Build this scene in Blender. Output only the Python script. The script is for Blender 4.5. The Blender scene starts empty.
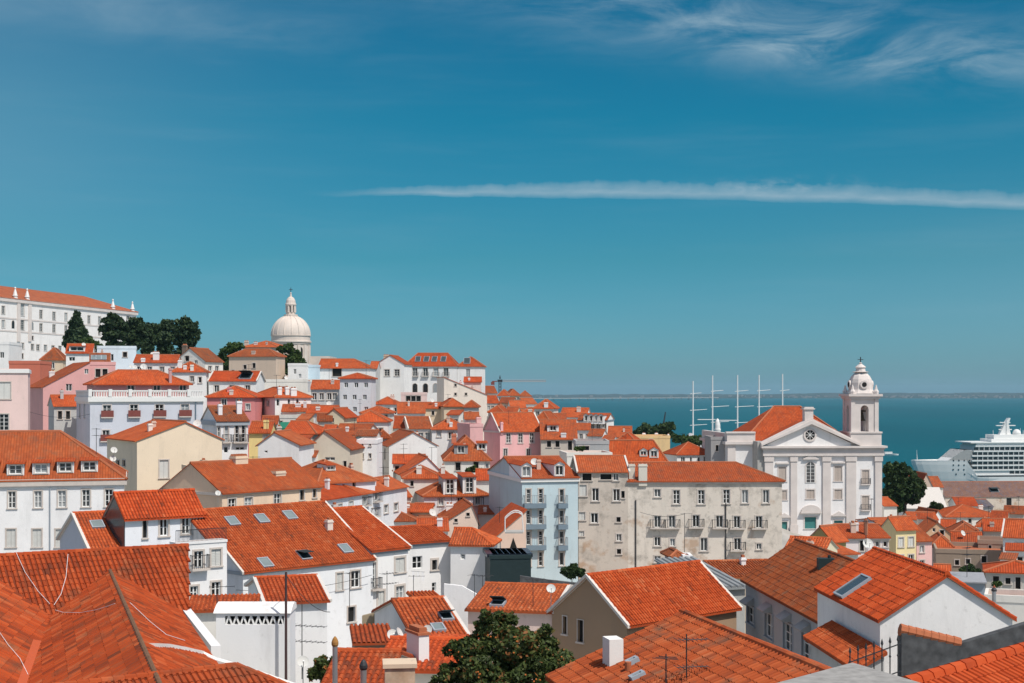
import bpy, math, random
import numpy as np
from mathutils import Vector, Matrix
random.seed(11)
rng = np.random.default_rng(5)
R = math.radians
V = Vector
F = 1422.2; CX = 512.0; HY = 391.5; H = 60.0        # focal length in pixels, horizon row, eye height above the river (m)
SC = bpy.context.scene
COL = SC.collection

# ------------------------------------------------------------------ camera, sky, sun, exposure
cam = bpy.data.objects.new('camera', bpy.data.cameras.new('camera'))
COL.objects.link(cam)
cam.location = (0, 0, H); cam.rotation_euler = (R(90), 0, 0)
cam.data.lens = 50; cam.data.sensor_width = 36
cam.data.shift_y = (HY - 341.5) / 1024.0
cam.data.clip_start = 0.5; cam.data.clip_end = 60000
SC.camera = cam
SUN_AZ, SUN_EL = 43.0, 56.0                           # degrees to the right of straight behind the camera
sun = bpy.data.objects.new('sun', bpy.data.lights.new('sun', 'SUN'))
COL.objects.link(sun)
sun.data.energy = 3.75; sun.data.angle = R(0.5); sun.data.color = (1.0, 0.955, 0.88)
sd = V((math.sin(R(SUN_AZ)) * math.cos(R(SUN_EL)), -math.cos(R(SUN_AZ)) * math.cos(R(SUN_EL)), math.sin(R(SUN_EL))))
sun.rotation_euler = sd.to_track_quat('Z', 'Y').to_euler()
sun.location = sd * 300

W = bpy.data.worlds.new('World'); SC.world = W; W.use_nodes = True
nt = W.node_tree; nt.nodes.clear()
def N(tree, typ, **kw):
    n = tree.nodes.new(typ)
    for k, v in kw.items():
        if k.startswith('i_'):
            key = k[2:]
            n.inputs[int(key) if key.isdigit() else key.replace('_', ' ')].default_value = v
        else: setattr(n, k, v)
    return n
def L(tree, a, b): tree.links.new(a, b)
def M_(tree, op, a, b=None, c=None, clamp=False):
    n = tree.nodes.new('ShaderNodeMath'); n.operation = op; n.use_clamp = clamp
    for k, v in enumerate((a, b, c)):
        if v is None: continue
        if isinstance(v, (int, float)): n.inputs[k].default_value = v
        else: L(tree, v, n.inputs[k])
    return n.outputs[0]
def MIX(tree, fac, a, b, mode='MIX'):
    n = tree.nodes.new('ShaderNodeMix'); n.data_type = 'RGBA'; n.blend_type = mode
    if isinstance(fac, (int, float)): n.inputs['Factor'].default_value = fac
    else: L(tree, fac, n.inputs['Factor'])
    for k, v in ((6, a), (7, b)):
        if isinstance(v, tuple): n.inputs[k].default_value = (*v[:3], 1)
        else: L(tree, v, n.inputs[k])
    return n.outputs[2]
def RAMP(tree, fac, stops, mode='LINEAR'):
    n = tree.nodes.new('ShaderNodeValToRGB'); n.color_ramp.interpolation = mode
    e = n.color_ramp.elements
    while len(e) < len(stops): e.new(0.5)
    for q, (p, c) in zip(e, stops):
        q.position = p; q.color = (*c, 1) if isinstance(c, tuple) else (c, c, c, 1)
    L(tree, fac, n.inputs[0]); return n.outputs[0]

SKY_STRENGTH = 0.105
sky = N(nt, 'ShaderNodeTexSky', sky_type='NISHITA', sun_disc=False, sun_elevation=R(SUN_EL), sun_rotation=R(180 - SUN_AZ),
        altitude=60, air_density=1.0, dust_density=0.6, ozone_density=2.0)
tc = N(nt, 'ShaderNodeTexCoord')
sep = N(nt, 'ShaderNodeSeparateXYZ'); L(nt, tc.outputs['Generated'], sep.inputs[0])
hz = M_(nt, 'SQRT', M_(nt, 'ADD', M_(nt, 'MULTIPLY', sep.outputs[0], sep.outputs[0]), M_(nt, 'MULTIPLY', sep.outputs[1], sep.outputs[1])))
az = M_(nt, 'ARCTAN2', sep.outputs[0], sep.outputs[1])            # compass angle of the ray, 0 = north of the scene (+Y)
el = M_(nt, 'ARCTAN2', sep.outputs[2], hz)                        # elevation angle
# the deep teal of a polarised sky, paler towards the horizon
elr = M_(nt, 'MULTIPLY', el, 180 / math.pi)
tint = RAMP(nt, M_(nt, 'DIVIDE', M_(nt, 'MAXIMUM', elr, 0.0), 40.0, clamp=True),
            [(0.0, (0.28, 0.56, 0.90)), (0.022, (0.245, 0.53, 0.80)), (0.132, (0.13, 0.485, 0.59)), (0.27, (0.045, 0.49, 0.58)), (0.40, (0.04, 0.46, 0.575)), (0.62, (1.5, 1.2, 1.0)), (1.0, (2.1, 1.6, 1.22))])  # top stops, out of view, made warm and bright to fill the shade
skyc = MIX(nt, 1.0, sky.outputs[0], tint, 'MULTIPLY')
# cirrus: one long streak low in the sky and fans of thin cloud higher up
cmb = N(nt, 'ShaderNodeCombineXYZ'); L(nt, az, cmb.inputs[0]); L(nt, el, cmb.inputs[1])
def noise(scale_xyz, scale, detail, rough=0.55, loc=(0, 0, 0), rot=0.0, dist=0.0):
    mp = N(nt, 'ShaderNodeMapping'); mp.inputs['Scale'].default_value = scale_xyz; mp.inputs['Location'].default_value = loc; mp.inputs['Rotation'].default_value = (0, 0, rot)
    L(nt, cmb.outputs[0], mp.inputs[0])
    t = N(nt, 'ShaderNodeTexNoise'); t.inputs['Scale'].default_value = scale; t.inputs['Detail'].default_value = detail
    t.inputs['Roughness'].default_value = rough; t.inputs['Distortion'].default_value = dist
    L(nt, mp.outputs[0], t.inputs['Vector']); return t.outputs[0]
def smooth(x, a, b):
    n = N(nt, 'ShaderNodeMapRange', interpolation_type='SMOOTHSTEP'); n.inputs[1].default_value = a; n.inputs[2].default_value = b
    L(nt, x, n.inputs[0]); return n.outputs[0]
wob = M_(nt, 'MULTIPLY', M_(nt, 'SUBTRACT', noise((5, 5, 1), 3.0, 9, 0.6), 0.5), 0.010)
mid = M_(nt, 'ADD', M_(nt, 'SUBTRACT', 0.1392, M_(nt, 'MULTIPLY', M_(nt, 'MULTIPLY', az, az), 0.135)), M_(nt, 'MULTIPLY', wob, 0.8))
dy = M_(nt, 'SUBTRACT', el, mid)
wid = M_(nt, 'ADD', 0.0022, M_(nt, 'MULTIPLY', smooth(az, -0.15, 0.08), 0.0036))
below = M_(nt, 'SUBTRACT', 1.0, M_(nt, 'DIVIDE', M_(nt, 'MAXIMUM', M_(nt, 'MULTIPLY', dy, -1.0), 0.0), M_(nt, 'MULTIPLY', wid, 0.75)), clamp=True)
above = M_(nt, 'SUBTRACT', 1.0, M_(nt, 'DIVIDE', M_(nt, 'MAXIMUM', dy, 0.0), M_(nt, 'MULTIPLY', wid, M_(nt, 'ADD', 0.6, M_(nt, 'MULTIPLY', noise((45, 20, 1), 2.0, 8, 0.62), 1.7)))), clamp=True)
streak = M_(nt, 'MULTIPLY', M_(nt, 'POWER', M_(nt, 'MULTIPLY', below, above), 0.75), smooth(az, -0.152, -0.03))
streak = M_(nt, 'MULTIPLY', streak, M_(nt, 'ADD', 0.42, M_(nt, 'MULTIPLY', noise((22, 110, 1), 2.0, 8, 0.62), 0.85)))
def blob(a0, e0, ra, re, rot=0.0):
    x = M_(nt, 'SUBTRACT', az, a0); y = M_(nt, 'SUBTRACT', el, e0)
    c, s = math.cos(rot), math.sin(rot)
    xr = M_(nt, 'DIVIDE', M_(nt, 'ADD', M_(nt, 'MULTIPLY', x, c), M_(nt, 'MULTIPLY', y, s)), ra)
    yr = M_(nt, 'DIVIDE', M_(nt, 'SUBTRACT', M_(nt, 'MULTIPLY', y, c), M_(nt, 'MULTIPLY', x, s)), re)
    d = M_(nt, 'ADD', M_(nt, 'MULTIPLY', xr, xr), M_(nt, 'MULTIPLY', yr, yr))
    return M_(nt, 'POWER', 2.718, M_(nt, 'MULTIPLY', d, -1.0))
fil = noise((5.0, 17, 1), 2.2, 10, 0.62, rot=R(-9), dist=0.7)
fil = smooth(fil, 0.32, 0.80)
fan = M_(nt, 'MULTIPLY', fil, M_(nt, 'ADD', M_(nt, 'ADD', M_(nt, 'MULTIPLY', blob(0.235, 0.234, 0.14, 0.022, R(-8)), 1.15), M_(nt, 'MULTIPLY', blob(0.37, 0.212, 0.07, 0.012, R(-5)), 0.8)),
        M_(nt, 'ADD', M_(nt, 'MULTIPLY', blob(0.10, 0.262, 0.13, 0.018, R(-5)), 0.7), M_(nt, 'MULTIPLY', blob(-0.30, 0.255, 0.2, 0.02, R(-3)), 0.35))))
feather = M_(nt, 'MULTIPLY', M_(nt, 'MULTIPLY', blob(0.185, 0.1415, 0.055, 0.0045), smooth(noise((30, 60, 1), 2.0, 8, 0.65), 0.42, 0.75)), 0.5)
core = M_(nt, 'MULTIPLY', blob(0.226, 0.2325, 0.045, 0.0085, R(-5)), 0.95)
low = M_(nt, 'MULTIPLY', smooth(noise((2.0, 22, 1), 2.0, 7, 0.6, loc=(3, 1, 0)), 0.45, 0.85), 0.10)
cl = M_(nt, 'ADD', M_(nt, 'ADD', M_(nt, 'MULTIPLY', streak, 0.85), M_(nt, 'MULTIPLY', fan, 0.75)), M_(nt, 'ADD', M_(nt, 'ADD', M_(nt, 'MULTIPLY', core, fil), feather), M_(nt, 'ADD', low, M_(nt, 'ADD', M_(nt, 'MULTIPLY', M_(nt, 'MULTIPLY', blob(-0.36, 0.262, 0.17, 0.020), M_(nt, 'ADD', 0.35, noise((2.5, 14, 1), 2.0, 7))), 0.26), M_(nt, 'ADD', M_(nt, 'MULTIPLY', blob(-0.42, 0.17, 0.20, 0.10), 0.27), M_(nt, 'MULTIPLY', blob(0.42, 0.06, 0.20, 0.06), 0.16))))), clamp=True)
cloudy = MIX(nt, M_(nt, 'MULTIPLY', cl, 0.85), skyc, (3.1, 4.3, 5.1))
bg = N(nt, 'ShaderNodeBackground'); bg.inputs[1].default_value = SKY_STRENGTH
L(nt, cloudy, bg.inputs[0])
wo = N(nt, 'ShaderNodeOutputWorld'); L(nt, bg.outputs[0], wo.inputs[0])

SC.view_settings.view_transform = 'Standard'; SC.view_settings.look = 'None'
SC.view_settings.exposure = 0.10; SC.view_settings.gamma = 1.0; SC.view_settings.use_curve_mapping = False
SC.cycles.use_denoising = True
SC.cycles.max_bounces = 5; SC.cycles.diffuse_bounces = 3; SC.cycles.glossy_bounces = 2; SC.cycles.transmission_bounces = 3
SC.cycles.volume_bounces = 0; SC.cycles.caustics_reflective = False; SC.cycles.caustics_refractive = False

# ------------------------------------------------------------------ materials
def mat(name):
    m = bpy.data.materials.new(name); m.use_nodes = True
    t = m.node_tree; b = t.nodes['Principled BSDF']
    return m, t, b
def simple(name, col, rough=0.8, metal=0.0, spec=0.3, var=0.12, scale=3.0):
    m, t, b = mat(name)
    g = N(t, 'ShaderNodeNewGeometry')
    n = N(t, 'ShaderNodeTexNoise'); n.inputs['Scale'].default_value = scale; n.inputs['Detail'].default_value = 4
    L(t, g.outputs['Position'], n.inputs['Vector'])
    f = M_(t, 'ADD', 1 - var, M_(t, 'MULTIPLY', n.outputs[0], 2 * var))
    mm = N(t, 'ShaderNodeVectorMath', operation='SCALE'); mm.inputs[0].default_value = col[:3]; L(t, f, mm.inputs['Scale'])
    L(t, mm.outputs[0], b.inputs['Base Color'])
    b.inputs['Roughness'].default_value = rough; b.inputs['Metallic'].default_value = metal
    b.inputs['Specular IOR Level'].default_value = spec
    return m
TILE_STOPS = [(0.0, (0.17, 0.045, 0.022)), (0.22, (0.30, 0.054, 0.017)), (0.5, (0.41, 0.069, 0.018)), (0.78, (0.475, 0.092, 0.026)), (1.0, (0.50, 0.135, 0.052))]
def tile_material(name, near):
    m, t, b = mat(name)
    oi = N(t, 'ShaderNodeObjectInfo')
    uv = N(t, 'ShaderNodeUVMap'); su = N(t, 'ShaderNodeSeparateXYZ'); L(t, uv.outputs[0], su.inputs[0])
    if near:
        a = N(t, 'ShaderNodeAttribute', attribute_name='tint'); fac = a.outputs['Fac']
    else:
        cu = M_(t, 'FLOOR', M_(t, 'DIVIDE', su.outputs[0], 0.27)); cv = M_(t, 'FLOOR', M_(t, 'DIVIDE', su.outputs[1], 0.40))
        cc = N(t, 'ShaderNodeCombineXYZ'); L(t, cu, cc.inputs[0]); L(t, cv, cc.inputs[1]); L(t, oi.outputs['Random'], cc.inputs[2])
        wn = N(t, 'ShaderNodeTexWhiteNoise', noise_dimensions='3D'); L(t, cc.outputs[0], wn.inputs[0]); fac = wn.outputs[0]
    ns = N(t, 'ShaderNodeTexNoise'); ns.inputs['Scale'].default_value = 0.45; ns.inputs['Detail'].default_value = 6; ns.inputs['Roughness'].default_value = 0.62
    g = N(t, 'ShaderNodeNewGeometry'); L(t, g.outputs['Position'], ns.inputs['Vector'])
    f2 = M_(t, 'ADD', M_(t, 'MULTIPLY', fac, 0.85 if near else 0.36), M_(t, 'SUBTRACT', M_(t, 'MULTIPLY', ns.outputs[0], 1.2), 0.50 if near else 0.27), clamp=True)
    c = RAMP(t, f2, TILE_STOPS)
    # lichen and soot in patches of their own
    n2 = N(t, 'ShaderNodeTexNoise'); n2.inputs['Scale'].default_value = 0.9; n2.inputs['Detail'].default_value = 8; n2.inputs['Roughness'].default_value = 0.7
    L(t, g.outputs['Position'], n2.inputs['Vector'])
    if not near:
        mp = N(t, 'ShaderNodeMapping'); mp.inputs['Scale'].default_value = (1.5, 0.16, 1); L(t, uv.outputs[0], mp.inputs[0])
        n3 = N(t, 'ShaderNodeTexNoise'); n3.inputs['Scale'].default_value = 1.0; n3.inputs['Detail'].default_value = 7; n3.inputs['Roughness'].default_value = 0.7; L(t, mp.outputs[0], n3.inputs['Vector'])
        c = MIX(t, M_(t, 'MULTIPLY', RAMP(t, n3.outputs[0], [(0.45, 0.0), (0.75, 1.0)]), 0.5), c, (0.20, 0.06, 0.028))
    age = M_(t, 'SUBTRACT', 1.0, oi.outputs['Alpha'])
    soot = M_(t, 'MULTIPLY', RAMP(t, n2.outputs[0], [(0.50, 0.0), (0.72, 1.0)]), M_(t, 'ADD', 0.22, M_(t, 'MULTIPLY', age, 0.9)), clamp=True)
    c = MIX(t, soot, c, (0.13, 0.062, 0.036))
    c = MIX(t, 1.0, c, oi.outputs['Color'], 'MULTIPLY')
    L(t, c, b.inputs['Base Color'])
    b.inputs['Roughness'].default_value = 0.85; b.inputs['Specular IOR Level'].default_value = 0.15
    if not near:
        su_ = M_(t, 'SINE', M_(t, 'MULTIPLY', su.outputs[0], 2 * math.pi / 0.27))
        row = M_(t, 'SUBTRACT', 1.0, M_(t, 'FRACT', M_(t, 'DIVIDE', su.outputs[1], 0.40)))
        hgt = M_(t, 'ADD', M_(t, 'MULTIPLY', su_, 0.5), M_(t, 'MULTIPLY', row, 0.45))
        bp = N(t, 'ShaderNodeBump'); bp.inputs['Strength'].default_value = 0.75; bp.inputs['Distance'].default_value = 0.075
        L(t, hgt, bp.inputs['Height']); L(t, bp.outputs[0], b.inputs['Normal'])
    return m
MT_FAR = tile_material('roof_tiles', False)
MT_NEAR = tile_material('roof_tiles_modelled', True)
def plaster_material(name, dirt=0.35, peel=False):
    m, t, b = mat(name)
    oi = N(t, 'ShaderNodeObjectInfo'); tcn = N(t, 'ShaderNodeTexCoord'); g = N(t, 'ShaderNodeNewGeometry')
    def nz(vec, sc, det, ro=0.6, scl=None):
        n = N(t, 'ShaderNodeTexNoise'); n.inputs['Scale'].default_value = sc; n.inputs['Detail'].default_value = det; n.inputs['Roughness'].default_value = ro
        if scl:
            mp = N(t, 'ShaderNodeMapping'); mp.inputs['Scale'].default_value = scl; L(t, vec, mp.inputs[0]); vec = mp.outputs[0]
        L(t, vec, n.inputs['Vector']); return n.outputs[0]
    P = g.outputs['Position']
    c = oi.outputs['Color']
    big = M_(t, 'ADD', 0.86, M_(t, 'MULTIPLY', nz(P, 0.28, 6), 0.28))
    sc_ = N(t, 'ShaderNodeVectorMath', operation='SCALE'); L(t, c, sc_.inputs[0]); L(t, big, sc_.inputs['Scale']); c = sc_.outputs[0]
    st = nz(P, 0.55, 8, 0.7, (1.3, 1.3, 0.28))
    c = MIX(t, M_(t, 'MULTIPLY', RAMP(t, st, [(0.52, 0.0), (0.85, 1.0)]), dirt * .8), c, (0.20, 0.19, 0.17))
    sp = nz(P, 2.2, 9, 0.75)
    c = MIX(t, M_(t, 'MULTIPLY', RAMP(t, sp, [(0.58, 0.0), (0.74, 1.0)]), dirt * 0.9), c, (0.24, 0.22, 0.19))
    if peel:
        z = N(t, 'ShaderNodeSeparateXYZ'); L(t, tcn.outputs['Object'], z.inputs[0])
        pe = nz(P, 0.33, 6, 0.6)
        lowm = M_(t, 'SUBTRACT', 0.12, M_(t, 'MULTIPLY', z.outputs[2], 0.011))
        c = MIX(t, M_(t, 'MULTIPLY', RAMP(t, M_(t, 'ADD', pe, lowm), [(0.56, 0.0), (0.66, 1.0)]), 0.65), c, (0.40, 0.235, 0.13))
        pe2 = nz(P, 0.55, 8, 0.7)
        c = MIX(t, M_(t, 'MULTIPLY', RAMP(t, pe2, [(0.50, 0.0), (0.68, 1.0)]), 0.55), c, (0.20, 0.18, 0.155))
    L(t, c, b.inputs['Base Color']); b.inputs['Roughness'].default_value = 0.92; b.inputs['Specular IOR Level'].default_value = 0.1
    bp = N(t, 'ShaderNodeBump'); bp.inputs['Strength'].default_value = 0.25; bp.inputs['Distance'].default_value = 0.03
    L(t, nz(P, 3.5, 8, 0.7), bp.inputs['Height']); L(t, bp.outputs[0], b.inputs['Normal'])
    return m
MP = plaster_material('plaster', 0.42)
MP_OLD = plaster_material('weathered_plaster', 0.55, True)
MP_DIRTY = plaster_material('dirty_plaster', 0.95)
MORTAR = simple('mortar', (0.62, 0.58, 0.53), 0.95, scale=2)
STONE = simple('limestone', (0.56, 0.50, 0.45), 0.9, scale=1.5, var=0.2)
STONE2 = simple('pink_stone', (0.65, 0.59, 0.555), 0.9, scale=0.6, var=0.18)
DOMESTONE = simple('dome_stone', (0.66, 0.57, 0.50), 0.9, scale=0.25, var=0.22)
SHUT_B = simple('beige_shutter', (0.46, 0.39, 0.34), 0.7)
WHITE_PAINT = simple('white_paint', (0.76, 0.76, 0.74), 0.6, var=0.05)
GREY_PAINT = simple('grey_paint', (0.34, 0.38, 0.42), 0.6, var=0.08)
BLUEGREY = simple('blue_grey_stucco', (0.17, 0.23, 0.28), 0.8, var=0.1)
DARK_METAL = simple('dark_metal', (0.035, 0.038, 0.042), 0.5, var=0.1)
IRON_RED = simple('rusty_iron', (0.20, 0.06, 0.05), 0.8, var=0.2)
STEEL = simple('galvanised_steel', (0.36, 0.37, 0.38), 0.45, metal=0.6, spec=0.5, var=0.15)
DARKBOX = simple('dark_green_cladding', (0.018, 0.034, 0.036), 0.6, var=0.2)
CONCRETE = simple('concrete', (0.40, 0.385, 0.36), 0.95, var=0.3, scale=1.2)
BRICKCAP = simple('terracotta', (0.40, 0.13, 0.06), 0.9, var=0.25, scale=4)
GREEN_DOOR = simple('green_door_paint', (0.05, 0.20, 0.19), 0.6)
GREEN_AWN = simple('green_awning', (0.02, 0.17, 0.11), 0.8)
RED_CLOTH = simple('red_cloth', (0.50, 0.03, 0.03), 0.9)
WHITE_CLOTH = simple('white_cloth', (0.75, 0.74, 0.74), 0.9)
DARK_CLOTH = simple('dark_cloth', (0.10, 0.08, 0.09), 0.9)
BARK = simple('bark', (0.12, 0.085, 0.06), 0.95, var=0.3)
SHUT_W = simple('pale_shutter', (0.60, 0.60, 0.57), 0.7)
SHEET = simple('corrugated_sheet', (0.27, 0.285, 0.29), 0.6, var=0.3, scale=1.2)
GREYROOF = simple('grey_roofing', (0.30, 0.31, 0.33), 0.8, var=0.2)
SOLAR = simple('solar_panel', (0.02, 0.025, 0.04), 0.25, spec=0.5)
SHIPW = simple('ship_white', (0.74, 0.74, 0.72), 0.5, var=0.04, scale=0.2)
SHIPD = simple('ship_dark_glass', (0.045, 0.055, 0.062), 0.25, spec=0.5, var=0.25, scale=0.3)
SOOT = simple('sooty_wall', (0.075, 0.077, 0.08), 0.95, var=0.98, scale=2.6)
SLAB = simple('pitted_concrete', (0.30, 0.29, 0.275), 0.95, var=0.45, scale=5.0)
DGLASS = simple('dark_skylight_glass', (0.05, 0.065, 0.07), 0.15, spec=0.5, var=0.2)
BRONZE = simple('bronze', (0.08, 0.06, 0.035), 0.5, metal=0.5)
def glass_mat():
    m, t, b = mat('window_glass')
    oi = N(t, 'ShaderNodeObjectInfo')
    k = RAMP(t, oi.outputs['Random'], [(0.0, 0.012), (0.45, 0.02), (0.62, 0.05), (0.8, 0.12), (0.88, 0.30), (1.0, 0.42)])
    c = MIX(t, 1.0, k, (0.92, 0.98, 1.0), 'MULTIPLY')
    L(t, c, b.inputs['Base Color']); b.inputs['Roughness'].default_value = 0.08; b.inputs['Specular IOR Level'].default_value = 0.5
    return m
GLASS = glass_mat()
HOLE = simple('dark_opening', (0.018, 0.017, 0.016), 0.9, var=0.2)
SKYGLASS = simple('skylight_glass', (0.20, 0.24, 0.24), 0.12, spec=0.8, var=0.2, scale=1.0)
def leaf_mat(name, stops, trans=0.25):
    m, t, b = mat(name)
    a = N(t, 'ShaderNodeAttribute', attribute_name='tint')
    c = RAMP(t, a.outputs['Fac'], stops); L(t, c, b.inputs['Base Color'])
    b.inputs['Roughness'].default_value = 0.6; b.inputs['Specular IOR Level'].default_value = 0.25
    tr = N(t, 'ShaderNodeBsdfTranslucent'); L(t, c, tr.inputs[0])
    mx = N(t, 'ShaderNodeMixShader'); mx.inputs[0].default_value = trans
    L(t, b.outputs[0], mx.inputs[1]); L(t, tr.outputs[0], mx.inputs[2]); L(t, mx.outputs[0], t.nodes['Material Output'].inputs[0])
    return m
LEAF_PINE = leaf_mat('pine_needles', [(0, (0.014, 0.032, 0.016)), (0.5, (0.036, 0.068, 0.028)), (1, (0.075, 0.11, 0.04))])
LEAF_GREEN = leaf_mat('broad_leaves', [(0, (0.022, 0.045, 0.012)), (0.5, (0.05, 0.095, 0.022)), (1, (0.10, 0.15, 0.04))])
LEAF_DARK = leaf_mat('dark_leaves', [(0, (0.013, 0.030, 0.011)), (0.5, (0.034, 0.066, 0.020)), (1, (0.08, 0.12, 0.04))])
LEAF_CITRUS = leaf_mat('citrus_leaves', [(0, (0.020, 0.034, 0.010)), (0.45, (0.055, 0.085, 0.022)), (0.80, (0.12, 0.15, 0.045)), (0.86, (0.20, 0.10, 0.035)), (1, (0.34, 0.13, 0.04))])
ORANGE = simple('orange_peel', (0.50, 0.15, 0.035), 0.5, var=0.15)

# ------------------------------------------------------------------ mesh collecting
class MB:
    def __init__(s): s.v = []; s.f = []; s.m = []; s.uv = {}; s.t = {}
    def poly(s, pts, m=0, uv=None, tint=None):
        k = len(s.v); s.v.extend([tuple(p) for p in pts]); s.f.append(tuple(range(k, k + len(pts)))); s.m.append(m)
        if uv: s.uv[len(s.f) - 1] = uv
        if tint is not None: s.t[len(s.f) - 1] = tint
    def box(s, x0, x1, y0, y1, z0, z1, m=0, M=None, tint=None):
        p = [V((x, y, z)) for z in (z0, z1) for y in (y0, y1) for x in (x0, x1)]
        if M is not None: p = [M @ q for q in p]
        k = len(s.v); s.v.extend([tuple(q) for q in p])
        for a in ((0, 2, 3, 1), (4, 5, 7, 6), (0, 1, 5, 4), (2, 6, 7, 3), (0, 4, 6, 2), (1, 3, 7, 5)):
            s.f.append(tuple(k + i for i in a)); s.m.append(m)
            if tint is not None: s.t[len(s.f) - 1] = tint
    def prism(s, poly, axis, a, b, m=0, cap=True):
        """extrude a 2D polygon: axis 'y' -> (p0, a..b, p1); 'x' -> (a..b, p0, p1); 'z' -> (p0, p1, a..b)"""
        def P(q, t): return (q[0], t, q[1]) if axis == 'y' else (t, q[0], q[1]) if axis == 'x' else (q[0], q[1], t)
        n = len(poly); k = len(s.v)
        s.v.extend([P(q, a) for q in poly]); s.v.extend([P(q, b) for q in poly])
        for i in range(n):
            j = (i + 1) % n; s.f.append((k + i, k + j, k + n + j, k + n + i)); s.m.append(m)
        if cap:
            s.f.append(tuple(k + i for i in range(n))); s.m.append(m); s.f.append(tuple(k + n + i for i in reversed(range(n)))); s.m.append(m)
    def tube(s, p0, p1, r0, r1=None, n=6, m=0, caps=True, tint=None):
        r1 = r0 if r1 is None else r1
        p0, p1 = V(p0), V(p1); d = (p1 - p0)
        if d.length < 1e-6: return
        q = d.to_track_quat('Z', 'Y'); k = len(s.v)
        for p, r in ((p0, r0), (p1, r1)):
            for i in range(n):
                a = 2 * math.pi * i / n; s.v.append(tuple(p + q @ V((r * math.cos(a), r * math.sin(a), 0))))
        for i in range(n):
            j = (i + 1) % n; s.f.append((k + i, k + j, k + n + j, k + n + i)); s.m.append(m)
            if tint is not None: s.t[len(s.f) - 1] = tint
        if caps:
            s.f.append(tuple(k + i for i in reversed(range(n)))); s.m.append(m); s.f.append(tuple(k + n + i for i in range(n))); s.m.append(m)
    def path(s, pts, r, n=5, m=0):
        for a, b in zip(pts, pts[1:]): s.tube(a, b, r, r, n, m)
    def lathe(s, prof, n=16, c=(0, 0, 0), m=0, sq=0.0):
        k = len(s.v)
        for r, z in prof:
            for i in range(n):
                a = 2 * math.pi * (i + 0.5) / n
                s.v.append((c[0] + r * math.cos(a), c[1] + r * math.sin(a), c[2] + z))
        for j in range(len(prof) - 1):
            for i in range(n):
                i2 = (i + 1) % n
                s.f.append((k + j * n + i, k + j * n + i2, k + (j + 1) * n + i2, k + (j + 1) * n + i)); s.m.append(m)
    def build(s, name, mats, parent=None, color=None, smooth=False, loc=None):
        me = bpy.data.meshes.new(name); me.from_pydata(s.v, [], s.f)
        if not isinstance(mats, (list, tuple)): mats = [mats]
        for q in mats: me.materials.append(q)
        me.polygons.foreach_set('material_index', s.m)
        if s.uv:
            u = me.uv_layers.new(name='UVMap'); dat = np.zeros(len(me.loops) * 2, np.float32)
            ls = np.zeros(len(me.polygons), np.int32); me.polygons.foreach_get('loop_start', ls)
            for fi, uvs in s.uv.items():
                st = ls[fi]
                for q, w in enumerate(uvs): dat[2 * (st + q)] = w[0]; dat[2 * (st + q) + 1] = w[1]
            u.data.foreach_set('uv', dat)
        if s.t:
            a = me.attributes.new('tint', 'FLOAT', 'FACE'); arr = np.full(len(s.f), 0.5, np.float32)
            for fi, t in s.t.items(): arr[fi] = t
            a.data.foreach_set('value', arr)
        if smooth: me.polygons.foreach_set('use_smooth', [True] * len(s.f))
        me.update()
        return link(name, me, parent, color, loc)
def link(name, me, parent=None, color=None, loc=None):
    o = bpy.data.objects.new(name, me); COL.objects.link(o)
    if parent is not None: o.parent = parent
    if color is not None: o.color = color if len(color) == 4 else (*color, 1)
    if loc is not None: o.location = loc
    return o
def empty(name, label, cat, group=None, loc=(0, 0, 0), rz=0.0):
    o = bpy.data.objects.new(name, None); COL.objects.link(o); o.location = loc; o.rotation_euler = (0, 0, rz)
    o.empty_display_size = 0.5
    return tag(o, label, cat, group)
def tag(o, label, cat, group=None):
    o['label'] = label; o['category'] = cat
    if group: o['group'] = group
    return o
def px(x, y, Y):
    """the point at depth Y that stands behind pixel (x, y)"""
    return V(((x - CX) / F * Y, Y, H + (HY - y) / F * Y))
ZUP = V((0, 0, 1))

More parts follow.
